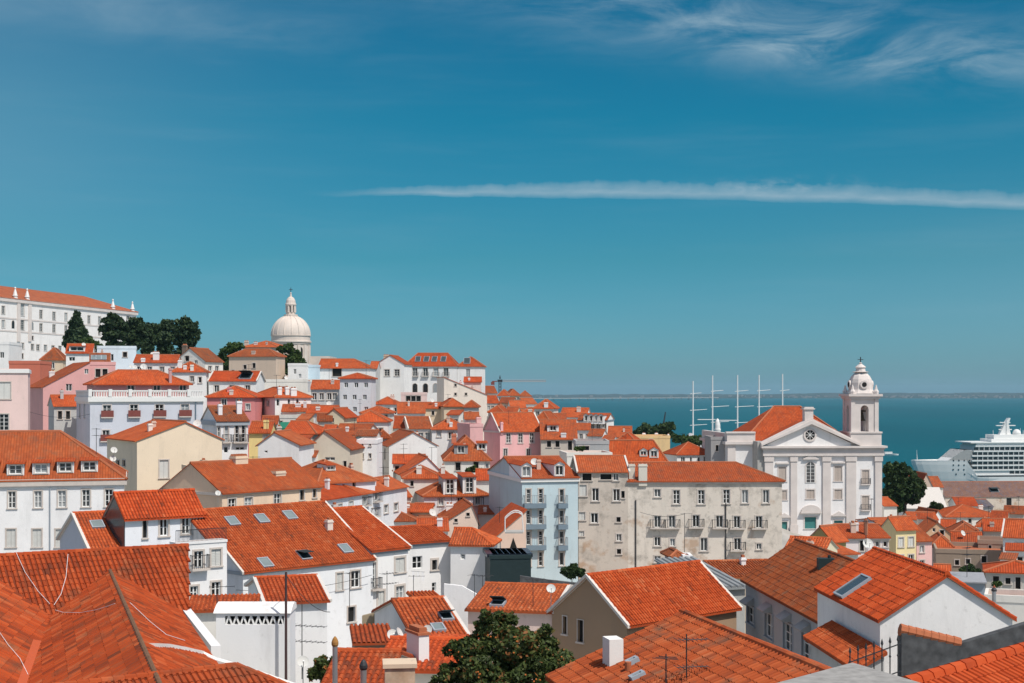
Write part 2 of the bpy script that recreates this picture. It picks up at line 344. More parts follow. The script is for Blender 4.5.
# ------------------------------------------------------------------ roofs
def clip_range(pts2, s):
    """t-interval of a convex polygon along the line s = const"""
    ts = []
    n = len(pts2)
    for i in range(n):
        (s0, t0), (s1, t1) = pts2[i], pts2[(i + 1) % n]
        if (s0 - s) * (s1 - s) < 0: ts.append(t0 + (s - s0) / (s1 - s0) * (t1 - t0))
    return (min(ts), max(ts)) if len(ts) >= 2 else None
def slope(mb, pts, near=False, thick=0.13, pitch=0.25, rowl=0.40, under=2, flat_tiles=False):
    pts = [V(p) for p in pts]
    n = (pts[1] - pts[0]).cross(pts[2] - pts[0]).normalized()
    if n.z < 0: pts.reverse(); n = -n
    t = (ZUP - n * n.z)
    t = t.normalized() if t.length > 1e-4 else V((0, 1, 0))
    e = t.cross(n).normalized()
    o = pts[0]; ru, rv = random.random() * 9, 0.0
    st = [((p - o).dot(e), (p - o).dot(t)) for p in pts]
    t_lo = min(q[1] for q in st)
    mb.poly(pts, 0, uv=[(a + ru, b - t_lo) for a, b in st], tint=0.05 if near else None)
    low = [p - ZUP * thick for p in pts]
    mb.poly(list(reversed(low)), under)
    for i in range(len(pts)):
        j = (i + 1) % len(pts)
        mb.poly([low[i], low[j], pts[j], pts[i]], 0, uv=[(0.05, 0.1)] * 4, tint=0.3)
    if not near: return
    smin, smax = min(q[0] for q in st), max(q[0] for q in st)
    ncol = max(1, int((smax - smin) / pitch)); pit = (smax - smin) / ncol
    for c in range(ncol):
        s0 = smin + (c + 0.5) * pit
        rg = clip_range(st, s0)
        if not rg or rg[1] - rg[0] < 0.1: continue
        ta, tb = rg
        if flat_tiles: r, hh = pit * 0.485, 0.035
        else: r, hh = pit * 0.37, pit * 0.34
        k0 = math.floor((ta - t_lo) / rowl) * rowl + t_lo
        colt = random.random() * 0.16
        while k0 < tb - 0.03:
            a, b2 = max(k0, ta - 0.04), min(k0 + rowl * 1.04, tb)
            if b2 - a > 0.05:
                tt = min(1, max(0, random.gauss(0.52, 0.26 if flat_tiles else 0.19) + colt - 0.08))
                jit = random.uniform(-0.012, 0.012); k = len(mb.v)
                if flat_tiles:
                    prof = ((-1, 0.0), (-0.96, 1.0), (0.45, 0.9), (0.62, 1.9), (0.86, 1.9), (1, 0.4))
                else:
                    prof = ((-1, 0.0), (-0.72, 0.72), (0, 1.0), (0.72, 0.72), (1, 0.0))
                for tq, lift, sc in ((a, 0.020, 1.0), (b2, 0.004, 0.90)):
                    for u_, h_ in prof:
                        mb.v.append(tuple(o + e * (s0 + jit + u_ * r * (sc if not flat_tiles else 1)) + t * tq + n * (lift + h_ * hh * (sc if not flat_tiles else 1))))
                m_ = len(prof)
                for i in range(m_ - 1):
                    mb.f.append((k + i, k + i + 1, k + m_ + i + 1, k + m_ + i)); mb.m.append(0); mb.t[len(mb.f) - 1] = tt
                # lower end closed by a darker-tinted face, for the shade in its mouth
                base = len(mb.v)
                mb.v.append(tuple(o + e * (s0 + jit - r) + t * a)); mb.v.append(tuple(o + e * (s0 + jit + r) + t * a))
                mb.f.append(tuple([base] + [base + 1] + [k + i for i in reversed(range(m_))])); mb.m.append(0); mb.t[len(mb.f) - 1] = tt * 0.6
            k0 += rowl
def caps(mb, a, b, r=0.13, m=1, step=0.42, near=True):
    """half-round ridge tiles bedded along an edge"""
    a, b = V(a), V(b); d = b - a; n = max(1, int(d.length / step)) if near else 1
    for i in range(n):
        p0 = a + d * (i / n); p1 = a + d * ((i + 1.0) / n)
        mb.tube(p0 + ZUP * 0.0, p1, r * 1.08, r * 0.94, 8 if near else 5, m, tint=min(1, max(0, random.gauss(0.55, 0.2))))

# ------------------------------------------------------------------ windows
_wc = {}
def wmesh(key, fn):
    if key not in _wc: _wc[key] = fn()
    return _wc[key]
def mesh_of(mb, name, mats):
    o = mb.build(name, mats); me = o.data; bpy.data.objects.remove(o); return me
def window_meshes(w, h, style, lod, surround):
    """pane mesh and frame mesh; x across, -y outwards, z up from the sill"""
    def mk():
        p, f = MB(), MB()
        arch = style == 'r'
        yg = 0.20
        if arch:
            pts = [(-w / 2, 0), (w / 2, 0)] + [(w / 2 * math.cos(a), h - w / 2 + w / 2 * math.sin(a)) for a in [math.pi * i / 8 for i in range(9)]]
            p.poly([(x, -0.02, z) for x, z in pts], 0)
        else:
            p.poly([(-w / 2, yg, 0), (w / 2, yg, 0), (w / 2, yg, h), (-w / 2, yg, h)], 0)
        if style == 's':
            f.box(-w / 2 + .01, -0.012, 0.08, 0.13, 0.01, h - .01, 0); f.box(0.012, w / 2 - .01, 0.08, 0.13, 0.01, h - .01, 0)
            k = 0.1
            while k < h - 0.12 and lod == 0:
                f.box(-w / 2 + .07, -0.05, 0.065, 0.08, k, k + 0.05, 0); f.box(0.05, w / 2 - .07, 0.065, 0.08, k, k + 0.05, 0); k += 0.12
        elif style in 'wbnra' and not (style == 'r' and lod):
            b = 0.075; y0, y1 = (0.12, 0.19) if not arch else (-0.07, -0.03)
            top = h if not arch else h - w / 2
            f.box(-w / 2, -w / 2 + b, y0, y1, 0, top); f.box(w / 2 - b, w / 2, y0, y1, 0, top)
            f.box(-w / 2 + b, w / 2 - b, y0, y1, 0, b)
            if not arch: f.box(-w / 2 + b, w / 2 - b, y0, y1, h - b, h)
            if w > 0.55: f.box(-0.05, 0.05, y0 - 0.01, y1, b, h - b)
            if lod == 0 or h > 1.6:
                n = max(2, round(h / 0.62))
                for i in range(1, n): f.box(-w / 2 + b, w / 2 - b, y0 + 0.015, y1 - 0.015, h * i / n - 0.025, h * i / n + 0.025)
        if surround and not arch:
            q = surround
            f.box(-w / 2 - q, -w / 2, -0.04, 0.03, 0, h, 1); f.box(w / 2, w / 2 + q, -0.04, 0.03, 0, h, 1)
            f.box(-w / 2 - q, w / 2 + q, -0.05, 0.03, h, h + q, 1)
            f.box(-w / 2 - q - 0.05, w / 2 + q + 0.05, -0.12, 0.03, -0.10, 0, 1)
        if arch:
            for i in range(8):
                a0, a1 = math.pi * i / 8, math.pi * (i + 1) / 8
                ri, ro = w / 2, w / 2 + 0.16
                f.prism([(ri * math.cos(a0), h - w / 2 + ri * math.sin(a0)), (ro * math.cos(a0), h - w / 2 + ro * math.sin(a0)),
                         (ro * math.cos(a1), h - w / 2 + ro * math.sin(a1)), (ri * math.cos(a1), h - w / 2 + ri * math.sin(a1))], 'y', -0.07, 0.0, 1)
            f.box(-w / 2 - .16, -w / 2, -0.07, 0.0, 0, h - w / 2, 1); f.box(w / 2, w / 2 + .16, -0.07, 0.0, 0, h - w / 2, 1)
        return p, f
    return mk
PANE = {'d': HOLE, 'r': GLASS, 's': HOLE}
def add_window(parent, u, z, w, h, style='w', rot=0.0, at=None, lod=0, surround=0.14, stone=None, shut=None, name=None):
    """a window as a part (pane) with its frame as sub-part; at(u, z, out) gives the point on the wall"""
    stone = stone or STONE; shut = shut or SHUT_W
    qw, qh = round(w * 20) / 20, round(h * 20) / 20
    st = style if style in 'wdnrsbag' else 'w'
    if st == 'n': surround = 0
    nm = name or ('door' if style in 'gD' else 'window')
    pm = PANE.get(st, GLASS) if style != 'g' else GREEN_DOOR
    fm = [shut if st == 's' else WHITE_PAINT, stone]
    key = (qw, qh, st, lod, round(surround, 2), stone.name, shut.name)
    def mk():
        p, f = window_meshes(qw, qh, st, lod, surround)()
        if lod == 2:
            k = len(p.v); p.v.extend(f.v); p.f.extend([tuple(k + i for i in q) for q in f.f]); p.m.extend([1 + i for i in f.m])
            return mesh_of(p, nm, [pm] + fm), None
        return mesh_of(p, nm, pm), (mesh_of(f, 'frame', fm) if f.f else None)
    pme, fme = wmesh(key, mk)
    o = link(nm, pme, parent); o.location = at(u, z, 0.0); o.rotation_euler = (0, 0, rot)
    if fme: link('frame', fme, o)
    return o
def balcony_mesh(w, d, slab, lod, solid=False):
    b, r = MB(), MB()
    b.box(-w / 2, w / 2, -d, -0.003, -slab, 0, 0)
    hgt = 0.95
    if solid: r.box(-w / 2, w / 2, -d, -d + 0.06, 0.002, hgt, 0)
    n = max(2, int(w / (0.14 if lod == 0 else 0.24)))
    if not solid:
        for i in range(n + 1): x = -w / 2 + 0.03 + (w - 0.06) * i / n; r.box(x - 0.012, x + 0.012, -d + 0.02, -d + 0.045, 0.002, hgt)
        for s in (-1, 1):
            for i in range(1, 4): y = -d + d * i / 4; r.box(s * (w / 2 - 0.04) - 0.012, s * (w / 2 - 0.04) + 0.012, y, y + 0.024, 0.002, hgt)
        r.box(-w / 2, w / 2, -d + 0.01, -d + 0.055, hgt, hgt + 0.05)
        for s in (-1, 1): r.box(s * (w / 2 - 0.04) - 0.02, s * (w / 2 - 0.04) + 0.02, -d + 0.055, -0.003, hgt, hgt + 0.05)
    return b, r
def add_balcony(parent, u, z, w, rot, at, d=0.55, slab=0.16, lod=0, smat=None, rmat=None, solid=False):
    smat = smat or STONE; rmat = rmat or DARK_METAL
    qw = round(w * 10) / 10
    key = ('bal', qw, d, slab, lod, smat.name, rmat.name, solid)
    def mk():
        b, r = balcony_mesh(qw, d, slab, lod, solid); return mesh_of(b, 'balcony', smat), mesh_of(r, 'railing', rmat)
    bm_, rm_ = wmesh(key, mk)
    o = link('balcony', bm_, parent); o.location = at(u, z, 0.0); o.rotation_euler = (0, 0, rot)
    link('railing', rm_, o); return o

# ------------------------------------------------------------------ houses
GROUND = []                                                          # (x, y, z) of house bases, for the hillside
def clip_poly(poly, edges):
    """clip a convex 2D polygon by the convex polygon 'edges' (counter-clockwise)"""
    out = poly
    n = len(edges)
    for i in range(n):
        (ax, ay), (bx, by) = edges[i], edges[(i + 1) % n]
        def side(p): return (bx - ax) * (p[1] - ay) - (by - ay) * (p[0] - ax)
        res = []
        for j in range(len(out)):
            p, q = out[j], out[(j + 1) % len(out)]
            sp, sq = side(p), side(q)
            if sp >= -1e-9: res.append(p)
            if (sp > 1e-9 and sq < -1e-9) or (sp < -1e-9 and sq > 1e-9):
                k = sp / (sp - sq); res.append((p[0] + (q[0] - p[0]) * k, p[1] + (q[1] - p[1]) * k))
        out = res
        if len(out) < 3: return []
    return out
def area2(poly): return 0.5 * sum(poly[i][0] * poly[(i + 1) % len(poly)][1] - poly[(i + 1) % len(poly)][0] * poly[i][1] for i in range(len(poly)))
def wall_face(mb, poly, holes, P, m=0, deep=0.20):
    """wall polygon (u, z) with real openings; P(u, z, out) maps to space, out = metres outwards"""
    us = sorted({min(p[0] for p in poly), max(p[0] for p in poly)} | {h[0] for h in holes} | {h[1] for h in holes})
    zs = sorted({min(p[1] for p in poly), max(p[1] for p in poly)} | {h[2] for h in holes} | {h[3] for h in holes})
    if not holes: mb.poly([P(a, b, 0) for a, b in poly], m)
    else:
        for z0, z1 in zip(zs, zs[1:]):
            run = None
            cells = []
            for u0, u1 in zip(us, us[1:]):
                cu, cz = (u0 + u1) / 2, (z0 + z1) / 2
                solid = not any(h[0] < cu < h[1] and h[2] < cz < h[3] for h in holes)
                if solid and run: run[1] = u1
                elif solid: run = [u0, u1]; cells.append(run)
                else: run = None
            for u0, u1 in cells:
                c = clip_poly([(u0, z0), (u1, z0), (u1, z1), (u0, z1)], poly)
                if len(c) >= 3 and abs(area2(c)) > 1e-5: mb.poly([P(a, b, 0) for a, b in c], m)
    for u0, u1, z0, z1 in holes:
        for (a, b), (c, d) in (((u0, z0), (u1, z0)), ((u1, z0), (u1, z1)), ((u1, z1), (u0, z1)), ((u0, z1), (u0, z0))):
            mb.poly([P(a, b, 0), P(c, d, 0), P(c, d, -deep), P(a, b, -deep)], m)
def inside(poly, p):
    n = len(poly)
    for i in range(n):
        (ax, ay), (bx, by) = poly[i], poly[(i + 1) % n]
        if (bx - ax) * (p[1] - ay) - (by - ay) * (p[0] - ax) < 1e-6: return False
    return True
WHITE = (.80, .79, .77); OFFW = (.75, .72, .66); CREAM = (.78, .66, .46); PINK = (.70, .38, .36); LPINK = (.76, .57, .53); LAV = (.60, .62, .68)
GREY = (.50, .50, .49); BEIGE = (.66, .54, .40); YEL = (.78, .62, .28); BLUE = (.50, .61, .65); BROWN = (.23, .17, .13); PEACH = (.76, .56, .45)
OLIVE = (.40, .31, .15); STAIN = (.70, .63, .55); DKGREY = (.30, .30, .31)
TN = (1, 1, 1, .85); TO = (.88, .92, .98, .35); TB = (.66, .84, 1.0, .1); TR = (1.08, .95, .9, 1)     # new, old, brown, bright tiles (alpha = how clean)
TG = (.35, 1.6, 5.8, .4)
def rows(xs, y, w, h, st='w', k=0.0):
    return [(x, y + k * (x - xs[0]), w, h, st) for x in xs]
HOUSES = []; _vr = random.Random(77)
class House:
    """a house (or one more block of it): walls with openings, roof, windows, chimneys; pixel measures are turned into metres at the house's own distance"""
    def __init__(s, label=None, xl=None, xr=None, Y=None, eave=None, ridge=None, phi=0.0, d=9.0, h=9.0, roof='gable', wall=WHITE, rc=TN, xs=None, Y2=None,
                 W=(), S=(), auto=None, autoS=None, dorm=(), chim=(), sky=(), name='house', cat='house', group='houses on the hillside', near=None, verge=False, cornice=None,
                 rp=0.5, root=None, O=None, w=None, ze=None, zr=None, over=0.32, surround=0.14, stone=None, shut=None, pm=None, para=0.5, fnd=6.0, flat_tiles=False,
                 pitch=0.25, rowl=0.40, wname='wall', caps_=True, floor=None, side=None, deep=0.20, rail=None, bal=None, rmat=None, og=None, hipin=None, parapet_col=None):
        s.label = label
        if len(rc) == 4 and rc in (TN, TO, TR, TB):
            k = _vr.uniform(.88, 1.12); g_ = _vr.uniform(.95, 1.35); rc = (rc[0] * k, rc[1] * k * g_, rc[2] * k * g_ ** 1.5, max(0.0, min(1, rc[3] - _vr.uniform(-.1, .25))))
        if O is None:
            left = phi >= 0 if side is None else side == 'l'
            if Y2 is not None:
                a = px(xl, 0, Y); b = px(xr, 0, Y2); phi = math.degrees(math.atan2(b.y - a.y, b.x - a.x)); left = True
            ph = R(phi); u = V((math.cos(ph), math.sin(ph), 0)); v = V((-math.sin(ph), math.cos(ph), 0))
            def along(anchor, q, dr):                                   # distance from anchor along dr to the sight line of pixel column q
                k = (q - CX) / F; den = dr.x - k * dr.y
                return (k * anchor.y - anchor.x) / den
            if left:
                A = px(xl, 0, Y); A.z = 0; O = A; w = along(A, xr, u)
            else:
                A = px(xr, 0, Y); A.z = 0; w = -along(A, xl, u); O = A - u * w
            if xs is not None:
                d = along(A, xs, v)
                if not 3 < d < 26: print('DWARN', label, xl, xr, round(d, 1), 'w', round(w, 1)); d = min(max(abs(d), 6), 14)
            Yc = A.y
            ze = H + (HY - eave) / F * Yc
            if ridge is not None:
                if roof in ('gable', 'hipr', 'hipl', 'hip'): q = A + v * d * rp
                elif roof == 'cross': q = O + u * w * rp
                elif roof == 'shed': q = A + v * d
                elif roof == 'shedr': q = O + u * w
                elif roof == 'shedl': q = O
                else: q = A
                if roof == 'hip' or roof.startswith('hip'):
                    i = min(w, d) / 2
                    if w >= d: q = O + v * d / 2 + u * (i if left else w - i)
                zr = H + (HY - ridge) / F * q.y
        else:
            ph = R(phi); u = V((math.cos(ph), math.sin(ph), 0)); v = V((-math.sin(ph), math.cos(ph), 0)); O = V((O[0], O[1], 0))
        s.O, s.w, s.d, s.ph, s.u, s.v = O, w, d, ph, u, v
        s.Y = O.y
        zb = ze - h if floor is None else floor
        s.zb = zb; h = ze - zb
        if near is None: near = s.Y < 100
        s.lod = lod = 0 if s.Y < 150 else 1 if s.Y < 245 else 2
        if root is None:
            root = empty(name, label, cat, group, (O.x, O.y, zb), ph)
            if wname == 'wall': GROUND.append((O.x + u.x * w / 2 + v.x * d / 2, O.y + u.y * w / 2 + v.y * d / 2, zb))
            s.off = V((0, 0, 0)); s.rootph = ph; s.rel = 0.0
        else:                                                          # a further block of the same house, in the first block's frame
            r0 = root; off = V((O.x - r0.O.x, O.y - r0.O.y, 0)); c, sn = math.cos(-r0.ph), math.sin(-r0.ph)
            s.off = V((off.x * c - off.y * sn, off.x * sn + off.y * c, zb - r0.zb)); s.rel = ph - r0.ph; root = r0.root
        s.root = root
        s.T = Matrix.Translation(s.off) @ Matrix.Rotation(s.rel, 4, 'Z')
        he = h; hr = (zr - zb) if zr is not None else he
        s.he, s.hr, s.roof = he, hr, roof
        # wall outlines (u, z) of front, right, back, left
        fr = [(0, -fnd), (w, -fnd), (w, he), (0, he)]; sd_ = [(0, -fnd), (d, -fnd), (d, he), (0, he)]
        front, back, left_, right_ = list(fr), list(fr), list(sd_), list(sd_)
        if roof in ('gable', 'hipr', 'hipl'):
            pent = [(0, -fnd), (d, -fnd), (d, he), (d * rp, hr - .02), (0, he)]
            if roof != 'hipl': left_ = [(d - a, b) for a, b in reversed(pent)]
            if roof != 'hipr': right_ = pent
        elif roof == 'cross':
            front = [(0, -fnd), (w, -fnd), (w, he), (w * rp, hr - .02), (0, he)]; back = [(w - a, b) for a, b in reversed(front)]
        elif roof == 'shed':
            right_ = [(0, -fnd), (d, -fnd), (d, hr), (0, he)]; left_ = [(0, -fnd), (d, -fnd), (d, he), (0, hr)]; back = [(0, -fnd), (w, -fnd), (w, hr), (0, hr)]
        elif roof == 'shedr':
            front = [(0, -fnd), (w, -fnd), (w, hr), (0, he)]; back = [(0, -fnd), (w, -fnd), (w, he), (0, hr)]; right_ = [(0, -fnd), (d, -fnd), (d, hr), (0, hr)]
        elif roof == 'shedl':
            front = [(0, -fnd), (w, -fnd), (w, he), (0, hr)]; back = [(0, -fnd), (w, -fnd), (w, hr), (0, he)]; left_ = [(0, -fnd), (d, -fnd), (d, hr), (0, hr)]
        T = s.T
        s.PF = lambda a, z, o=0: T @ V((a, -o, z)); s.PR = lambda a, z, o=0: T @ V((w + o, a, z))
        s.PB = lambda a, z, o=0: T @ V((w - a, d + o, z)); s.PL = lambda a, z, o=0: T @ V((-o, d - a, z))
        # openings
        wf, wsd = [], []
        for q in W: wf.append(s.px_front(q))
        sfun = s.px_left if (phi >= 0 if side is None else side == 'l') else s.px_right
        for q in S: wsd.append(sfun(q))
        if not W and not auto and label and roof != 'flat' and 150 < s.Y < 330 and 'blank' not in label and 'plain' not in label and w > 3: auto = (max(1, int(w / 2.5)), 2, .85, 1.3)
        if auto:
            nx, nz = auto[:2]; ww, wh = (auto[2:4] if len(auto) > 3 else (0.95, 1.5)); st = auto[4] if len(auto) > 4 else 'w'; fh = auto[5] if len(auto) > 5 else 2.9
            for iz in range(nz):
                z0 = he - 0.75 - wh - iz * fh
                for ix in range(nx): wf.append((w * (ix + .5) / nx + random.uniform(-.2, .2), z0, ww, wh, st))
        if autoS:
            nx, nz = autoS[:2]; ww, wh = (autoS[2:4] if len(autoS) > 3 else (0.9, 1.4)); st = autoS[4] if len(autoS) > 4 else 'w'
            for iz in range(nz):
                for ix in range(nx): wsd.append((d * (ix + .5) / nx, he - 0.8 - wh - iz * 2.9, ww, wh, st))
        mb = MB()
        lft = phi >= 0 if side is None else side == 'l'
        def openings(lst, poly, Pm, rot):
            hs = []
            for (a, z, ww, wh, st) in lst:
                ww, wh = max(0.3, round(ww * 20) / 20), max(0.3, round(wh * 20) / 20)
                box = (a - ww / 2, a + ww / 2, z, z + wh)
                ok = st != 'r' and all(inside(poly, p) for p in ((box[0], box[2]), (box[1], box[2]), (box[1], box[3]), (box[0], box[3]))) and not any(box[0] < g[1] and g[0] < box[1] and box[2] < g[3] and g[2] < box[3] for g in hs)
                if not ok and not (st == 'r' and inside(poly, (a, z + wh))): continue
                if st != 'r': hs.append(box)
                o = add_window(root, a, z, ww, wh, st, s.rel + rot, Pm, lod, surround if ww > 0.45 else 0.06, stone, shut)
                if st == 'b':
                    bk = dict(bal or {}); bw = bk.pop('w', ww + 0.7)
                    add_balcony(root, a, z, bw, s.rel + rot, Pm, lod=lod, **bk)
            return hs
        wall_face(mb, front, openings(wf, front, s.PF, 0), s.PF, deep=deep)
        hl = openings(wsd, left_, s.PL, -math.pi / 2) if lft else []
        hr_ = openings(wsd, right_, s.PR, math.pi / 2) if not lft else []
        wall_face(mb, left_, hl, s.PL, deep=deep); wall_face(mb, right_, hr_, s.PR, deep=deep); wall_face(mb, back, [], s.PB)
        s.wall = mb.build(wname, pm or MP, root, wall)
        # roof
        rb = MB(); og = (0.16 if og is None else og); ov = over; lift = 0.14; s.slopes = []
        if roof in ('gable', 'hip', 'hipl', 'hipr'):
            tf = (hr - he) / max(d * rp, .1); tb_ = (hr - he) / max(d * (1 - rp), .1)
            hi = min(w, d) / 2 if hipin is None else hipin
            if roof != 'gable' and w < d and roof == 'hip':
                r1, r2 = V((w / 2, hi, hr)), V((w / 2, d - hi, hr)); t2 = (hr - he) / (w / 2); lo = he - ov * t2
                A_, B_, C_, D_ = V((-ov, -ov, lo)), V((w + ov, -ov, lo)), V((w + ov, d + ov, lo)), V((-ov, d + ov, lo))
                polys = [[A_, B_, r1], [B_, C_, r2, r1], [C_, D_, r2], [D_, A_, r1, r2]]; lines = [(r1, r2), (A_, r1), (B_, r1), (C_, r2), (D_, r2)]
            else:
                hl_ = roof in ('hip', 'hipl'); hr2 = roof in ('hip', 'hipr')
                x0 = hi if hl_ else -og; x1 = w - hi if hr2 else w + og
                e0 = -ov if hl_ else -og; e1 = w + ov if hr2 else w + og
                lo, lb = he - ov * tf, he - ov * tb_
                A_, B_, C_, D_ = V((e0, -ov, lo)), V((e1, -ov, lo)), V((e1, d + ov, lb)), V((e0, d + ov, lb))
                r1, r2 = V((x0, d * rp, hr)), V((x1, d * rp, hr))
                polys = [[A_, B_, r2, r1], [C_, D_, r1, r2]]; lines = [(r1, r2)]
                if hl_: polys.append([D_, A_, r1]); lines += [(A_, r1), (D_, r1)]
                if hr2: polys.append([B_, C_, r2]); lines += [(B_, r2), (C_, r2)]
                s.vlines = ([] if hl_ else [(A_, r1), (D_, r1)]) + ([] if hr2 else [(B_, r2), (C_, r2)])
        elif roof == 'cross':
            t1 = (hr - he) / (w * rp); t2 = (hr - he) / (w * (1 - rp))
            r1, r2 = V((w * rp, -og, hr)), V((w * rp, d + og, hr))
            A_, B_, C_, D_ = V((-ov, -og, he - ov * t1)), V((w + ov, -og, he - ov * t2)), V((w + ov, d + og, he - ov * t2)), V((-ov, d + og, he - ov * t1))
            polys = [[D_, A_, r1, r2], [B_, C_, r2, r1]]; lines = [(r1, r2)]; s.vlines = [(A_, r1), (B_, r1), (C_, r2), (D_, r2)]
        elif roof == 'shed':
            t1 = (hr - he) / d; polys = [[V((-og, -ov, he - ov * t1)), V((w + og, -ov, he - ov * t1)), V((w + og, d + .1, hr + .1 * t1)), V((-og, d + .1, hr + .1 * t1))]]; lines = []
            s.vlines = [(polys[0][0], polys[0][3]), (polys[0][1], polys[0][2])]
        elif roof in ('shedr', 'shedl'):
            t1 = (hr - he) / w
            if roof == 'shedr': polys = [[V((-ov, -og, he - ov * t1)), V((w + .1, -og, hr + .1 * t1)), V((w + .1, d + og, hr + .1 * t1)), V((-ov, d + og, he - ov * t1))]]
            else: polys = [[V((-.1, -og, hr + .1 * t1)), V((w + ov, -og, he - ov * t1)), V((w + ov, d + og, he - ov * t1)), V((-.1, d + og, hr + .1 * t1))]]
            lines = []; s.vlines = [(polys[0][0], polys[0][1]), (polys[0][3], polys[0][2])]
        else: polys = None
        if polys:
            LZ = V((0, 0, lift))
            polys = [[p + LZ for p in q] for q in polys]; s.slopes = polys
            for q in polys: slope(rb, [T @ p for p in q], near, pitch=pitch, rowl=rowl, flat_tiles=flat_tiles)
            if caps_:
                for a, b in lines: caps(rb, T @ (a + LZ), T @ (b + LZ), 0.14, 0 if near else 1, near=near)
            if verge:
                for a, b in (s.vlines[2:] if verge == 'r' else s.vlines[:2] if verge == 'l' else s.vlines):
                    a2, b2 = T @ (a + LZ), T @ (b + LZ); dd = (b2 - a2).normalized(); sdv = dd.cross(ZUP).normalized() * 0.11; up = ZUP * 0.10
                    c8 = [a2 - sdv - up, a2 + sdv - up, a2 + sdv + up, a2 - sdv + up, b2 - sdv - up, b2 + sdv - up, b2 + sdv + up, b2 - sdv + up]
                    for f in ((0, 1, 2, 3), (4, 7, 6, 5), (0, 4, 5, 1), (1, 5, 6, 2), (2, 6, 7, 3), (3, 7, 4, 0)): rb.poly([c8[i] for i in f], 3)
            s.roofobj = rb.build('roof', [MT_NEAR if near else MT_FAR, MT_NEAR if near else MORTAR if False else BRICKCAP, MORTAR, MORTAR], root, rc)
            if rmat: s.roofobj.data.materials[0] = rmat
        elif roof == 'flat':
            q = [V((0.01, 0.01, he - para)), V((w - .01, 0.01, he - para)), V((w - .01, d - .01, he - para)), V((.01, d - .01, he - para))]
            s.slopes = [q]; rb.poly([T @ p for p in q], 0)
            for a in ((-.06, w + .06, -.06, .22), (-.06, w + .06, d - .22, d + .06), (-.06, .22, .22, d - .22), (w - .22, w + .06, .22, d - .22)):
                rb.box(*a, he - para - .02, he + .06, 1, M=T)
            s.roofobj = rb.build('roof', [MORTAR if rc == TN else BRICKCAP, pm or MP], root, parapet_col or wall)
        if cornice:
            cb = MB(); ch, cp = cornice[:2]
            cb.box(-cp, w + cp, -cp, -0.003, he - ch, he - 0.01, M=T); cb.box(-cp, -0.003, -0.003, d, he - ch, he - 0.01, M=T); cb.box(w + 0.003, w + cp, -0.003, d, he - ch, he - 0.01, M=T)
            cb.build('cornice', cornice[2] if len(cornice) > 2 else STONE, root)
        for q in dorm: s.dormer(*q)
        for q in chim: s.chimney(*q)
        for q in sky: s.skylight(*q)
        if label: HOUSES.append((s, len(chim)))
    # ---- pixel helpers
    def ray(s, x, y):
        ph = s.ph; o = V((0, 0, H)) - V((s.O.x, s.O.y, s.zb)); dr = V(((x - CX) / F, 1, (HY - y) / F)); Rm = Matrix.Rotation(-ph, 3, 'Z')
        return Rm @ o, Rm @ dr
    def plane(s, x, y, which):
        o, dr = s.ray(x, y)
        t = -o.y / dr.y if which == 'f' else -o.x / dr.x if which == 'l' else (s.w - o.x) / dr.x
        return o + dr * t, t
    def px_front(s, q):
        x, y, w, h = q[:4]; st = q[4] if len(q) > 4 else 'w'
        a, _ = s.plane(x - w / 2, y + h, 'f'); b, _ = s.plane(x + w / 2, y, 'f'); c, t = s.plane(x, y + h, 'f'); e, _ = s.plane(x, y, 'f')
        return (c.x, c.z, abs(b.x - a.x), e.z - c.z, st)
    def px_side(s, q, wh):
        x, y, w, h = q[:4]; st = q[4] if len(q) > 4 else 'w'
        a, _ = s.plane(x - w / 2, y, wh); b, _ = s.plane(x + w / 2, y, wh); c, _ = s.plane(x, y + h, wh); e, _ = s.plane(x, y, wh)
        yy = c.y if wh == 'r' else s.d - c.y
        return (yy, c.z, min(abs(b.y - a.y), 1.3), e.z - c.z, st)
    def px_left(s, q): return s.px_side(q, 'l')
    def px_right(s, q): return s.px_side(q, 'r')
    def hit(s, x, y):
        """the roof point behind a pixel, in the block's frame, and its slope polygon"""
        o, dr = s.ray(x, y); best = None
        for q in s.slopes:
            n = (q[1] - q[0]).cross(q[2] - q[0]).normalized()
            if n.z < 0: n = -n
            den = n.dot(dr)
            if abs(den) < 1e-6: continue
            t = n.dot(q[0] - o) / den; p = o + dr * t
            e = n.cross(ZUP); e = e.normalized() if e.length > 1e-4 else V((1, 0, 0)); f = n.cross(e)
            pl = [((k - q[0]).dot(e), (k - q[0]).dot(f)) for k in q]
            if area2(pl) < 0: pl.reverse()
            if inside(pl, ((p - q[0]).dot(e), (p - q[0]).dot(f))) and (best is None or t < best[0]): best = (t, p, n)
        if best is None:
            q = s.slopes[0]; n = (q[1] - q[0]).cross(q[2] - q[0]).normalized(); n = n if n.z > 0 else -n
            t = n.dot(q[0] - o) / n.dot(dr); best = (t, o + dr * t, n)
        return best[1], best[2], best[0]
    def chimney(s, x, y, w, h, col=None, kind='w', dd=None):
        p, n, t = s.hit(x, y); sc = t / F; ww, hh = w * sc, h * sc; dd = dd or max(0.5, ww * 0.6)
        mb = MB(); mb.box(p.x - ww / 2, p.x + ww / 2, p.y, p.y + dd, p.z - 0.6, p.z + hh, 0, M=s.T)
        if kind == 'w':
            mb.box(p.x - ww / 2 - .06, p.x + ww / 2 + .06, p.y - .06, p.y + dd + .06, p.z + hh - .30, p.z + hh - .18, 0, M=s.T)
            k = max(1, int(ww / 0.35))
            for i in range(k):
                xx = p.x - ww / 2 + ww * (i + .5) / k
                mb.prism([(xx - .13, p.z + hh), (xx + .13, p.z + hh), (xx, p.z + hh + .22)], 'y', p.y + .05, p.y + dd - .05, 1) if s.rel == 0 else None
        o = mb.build('chimney', [MP, BRICKCAP], s.roofobj, col or s.wall.color[:3]); return o
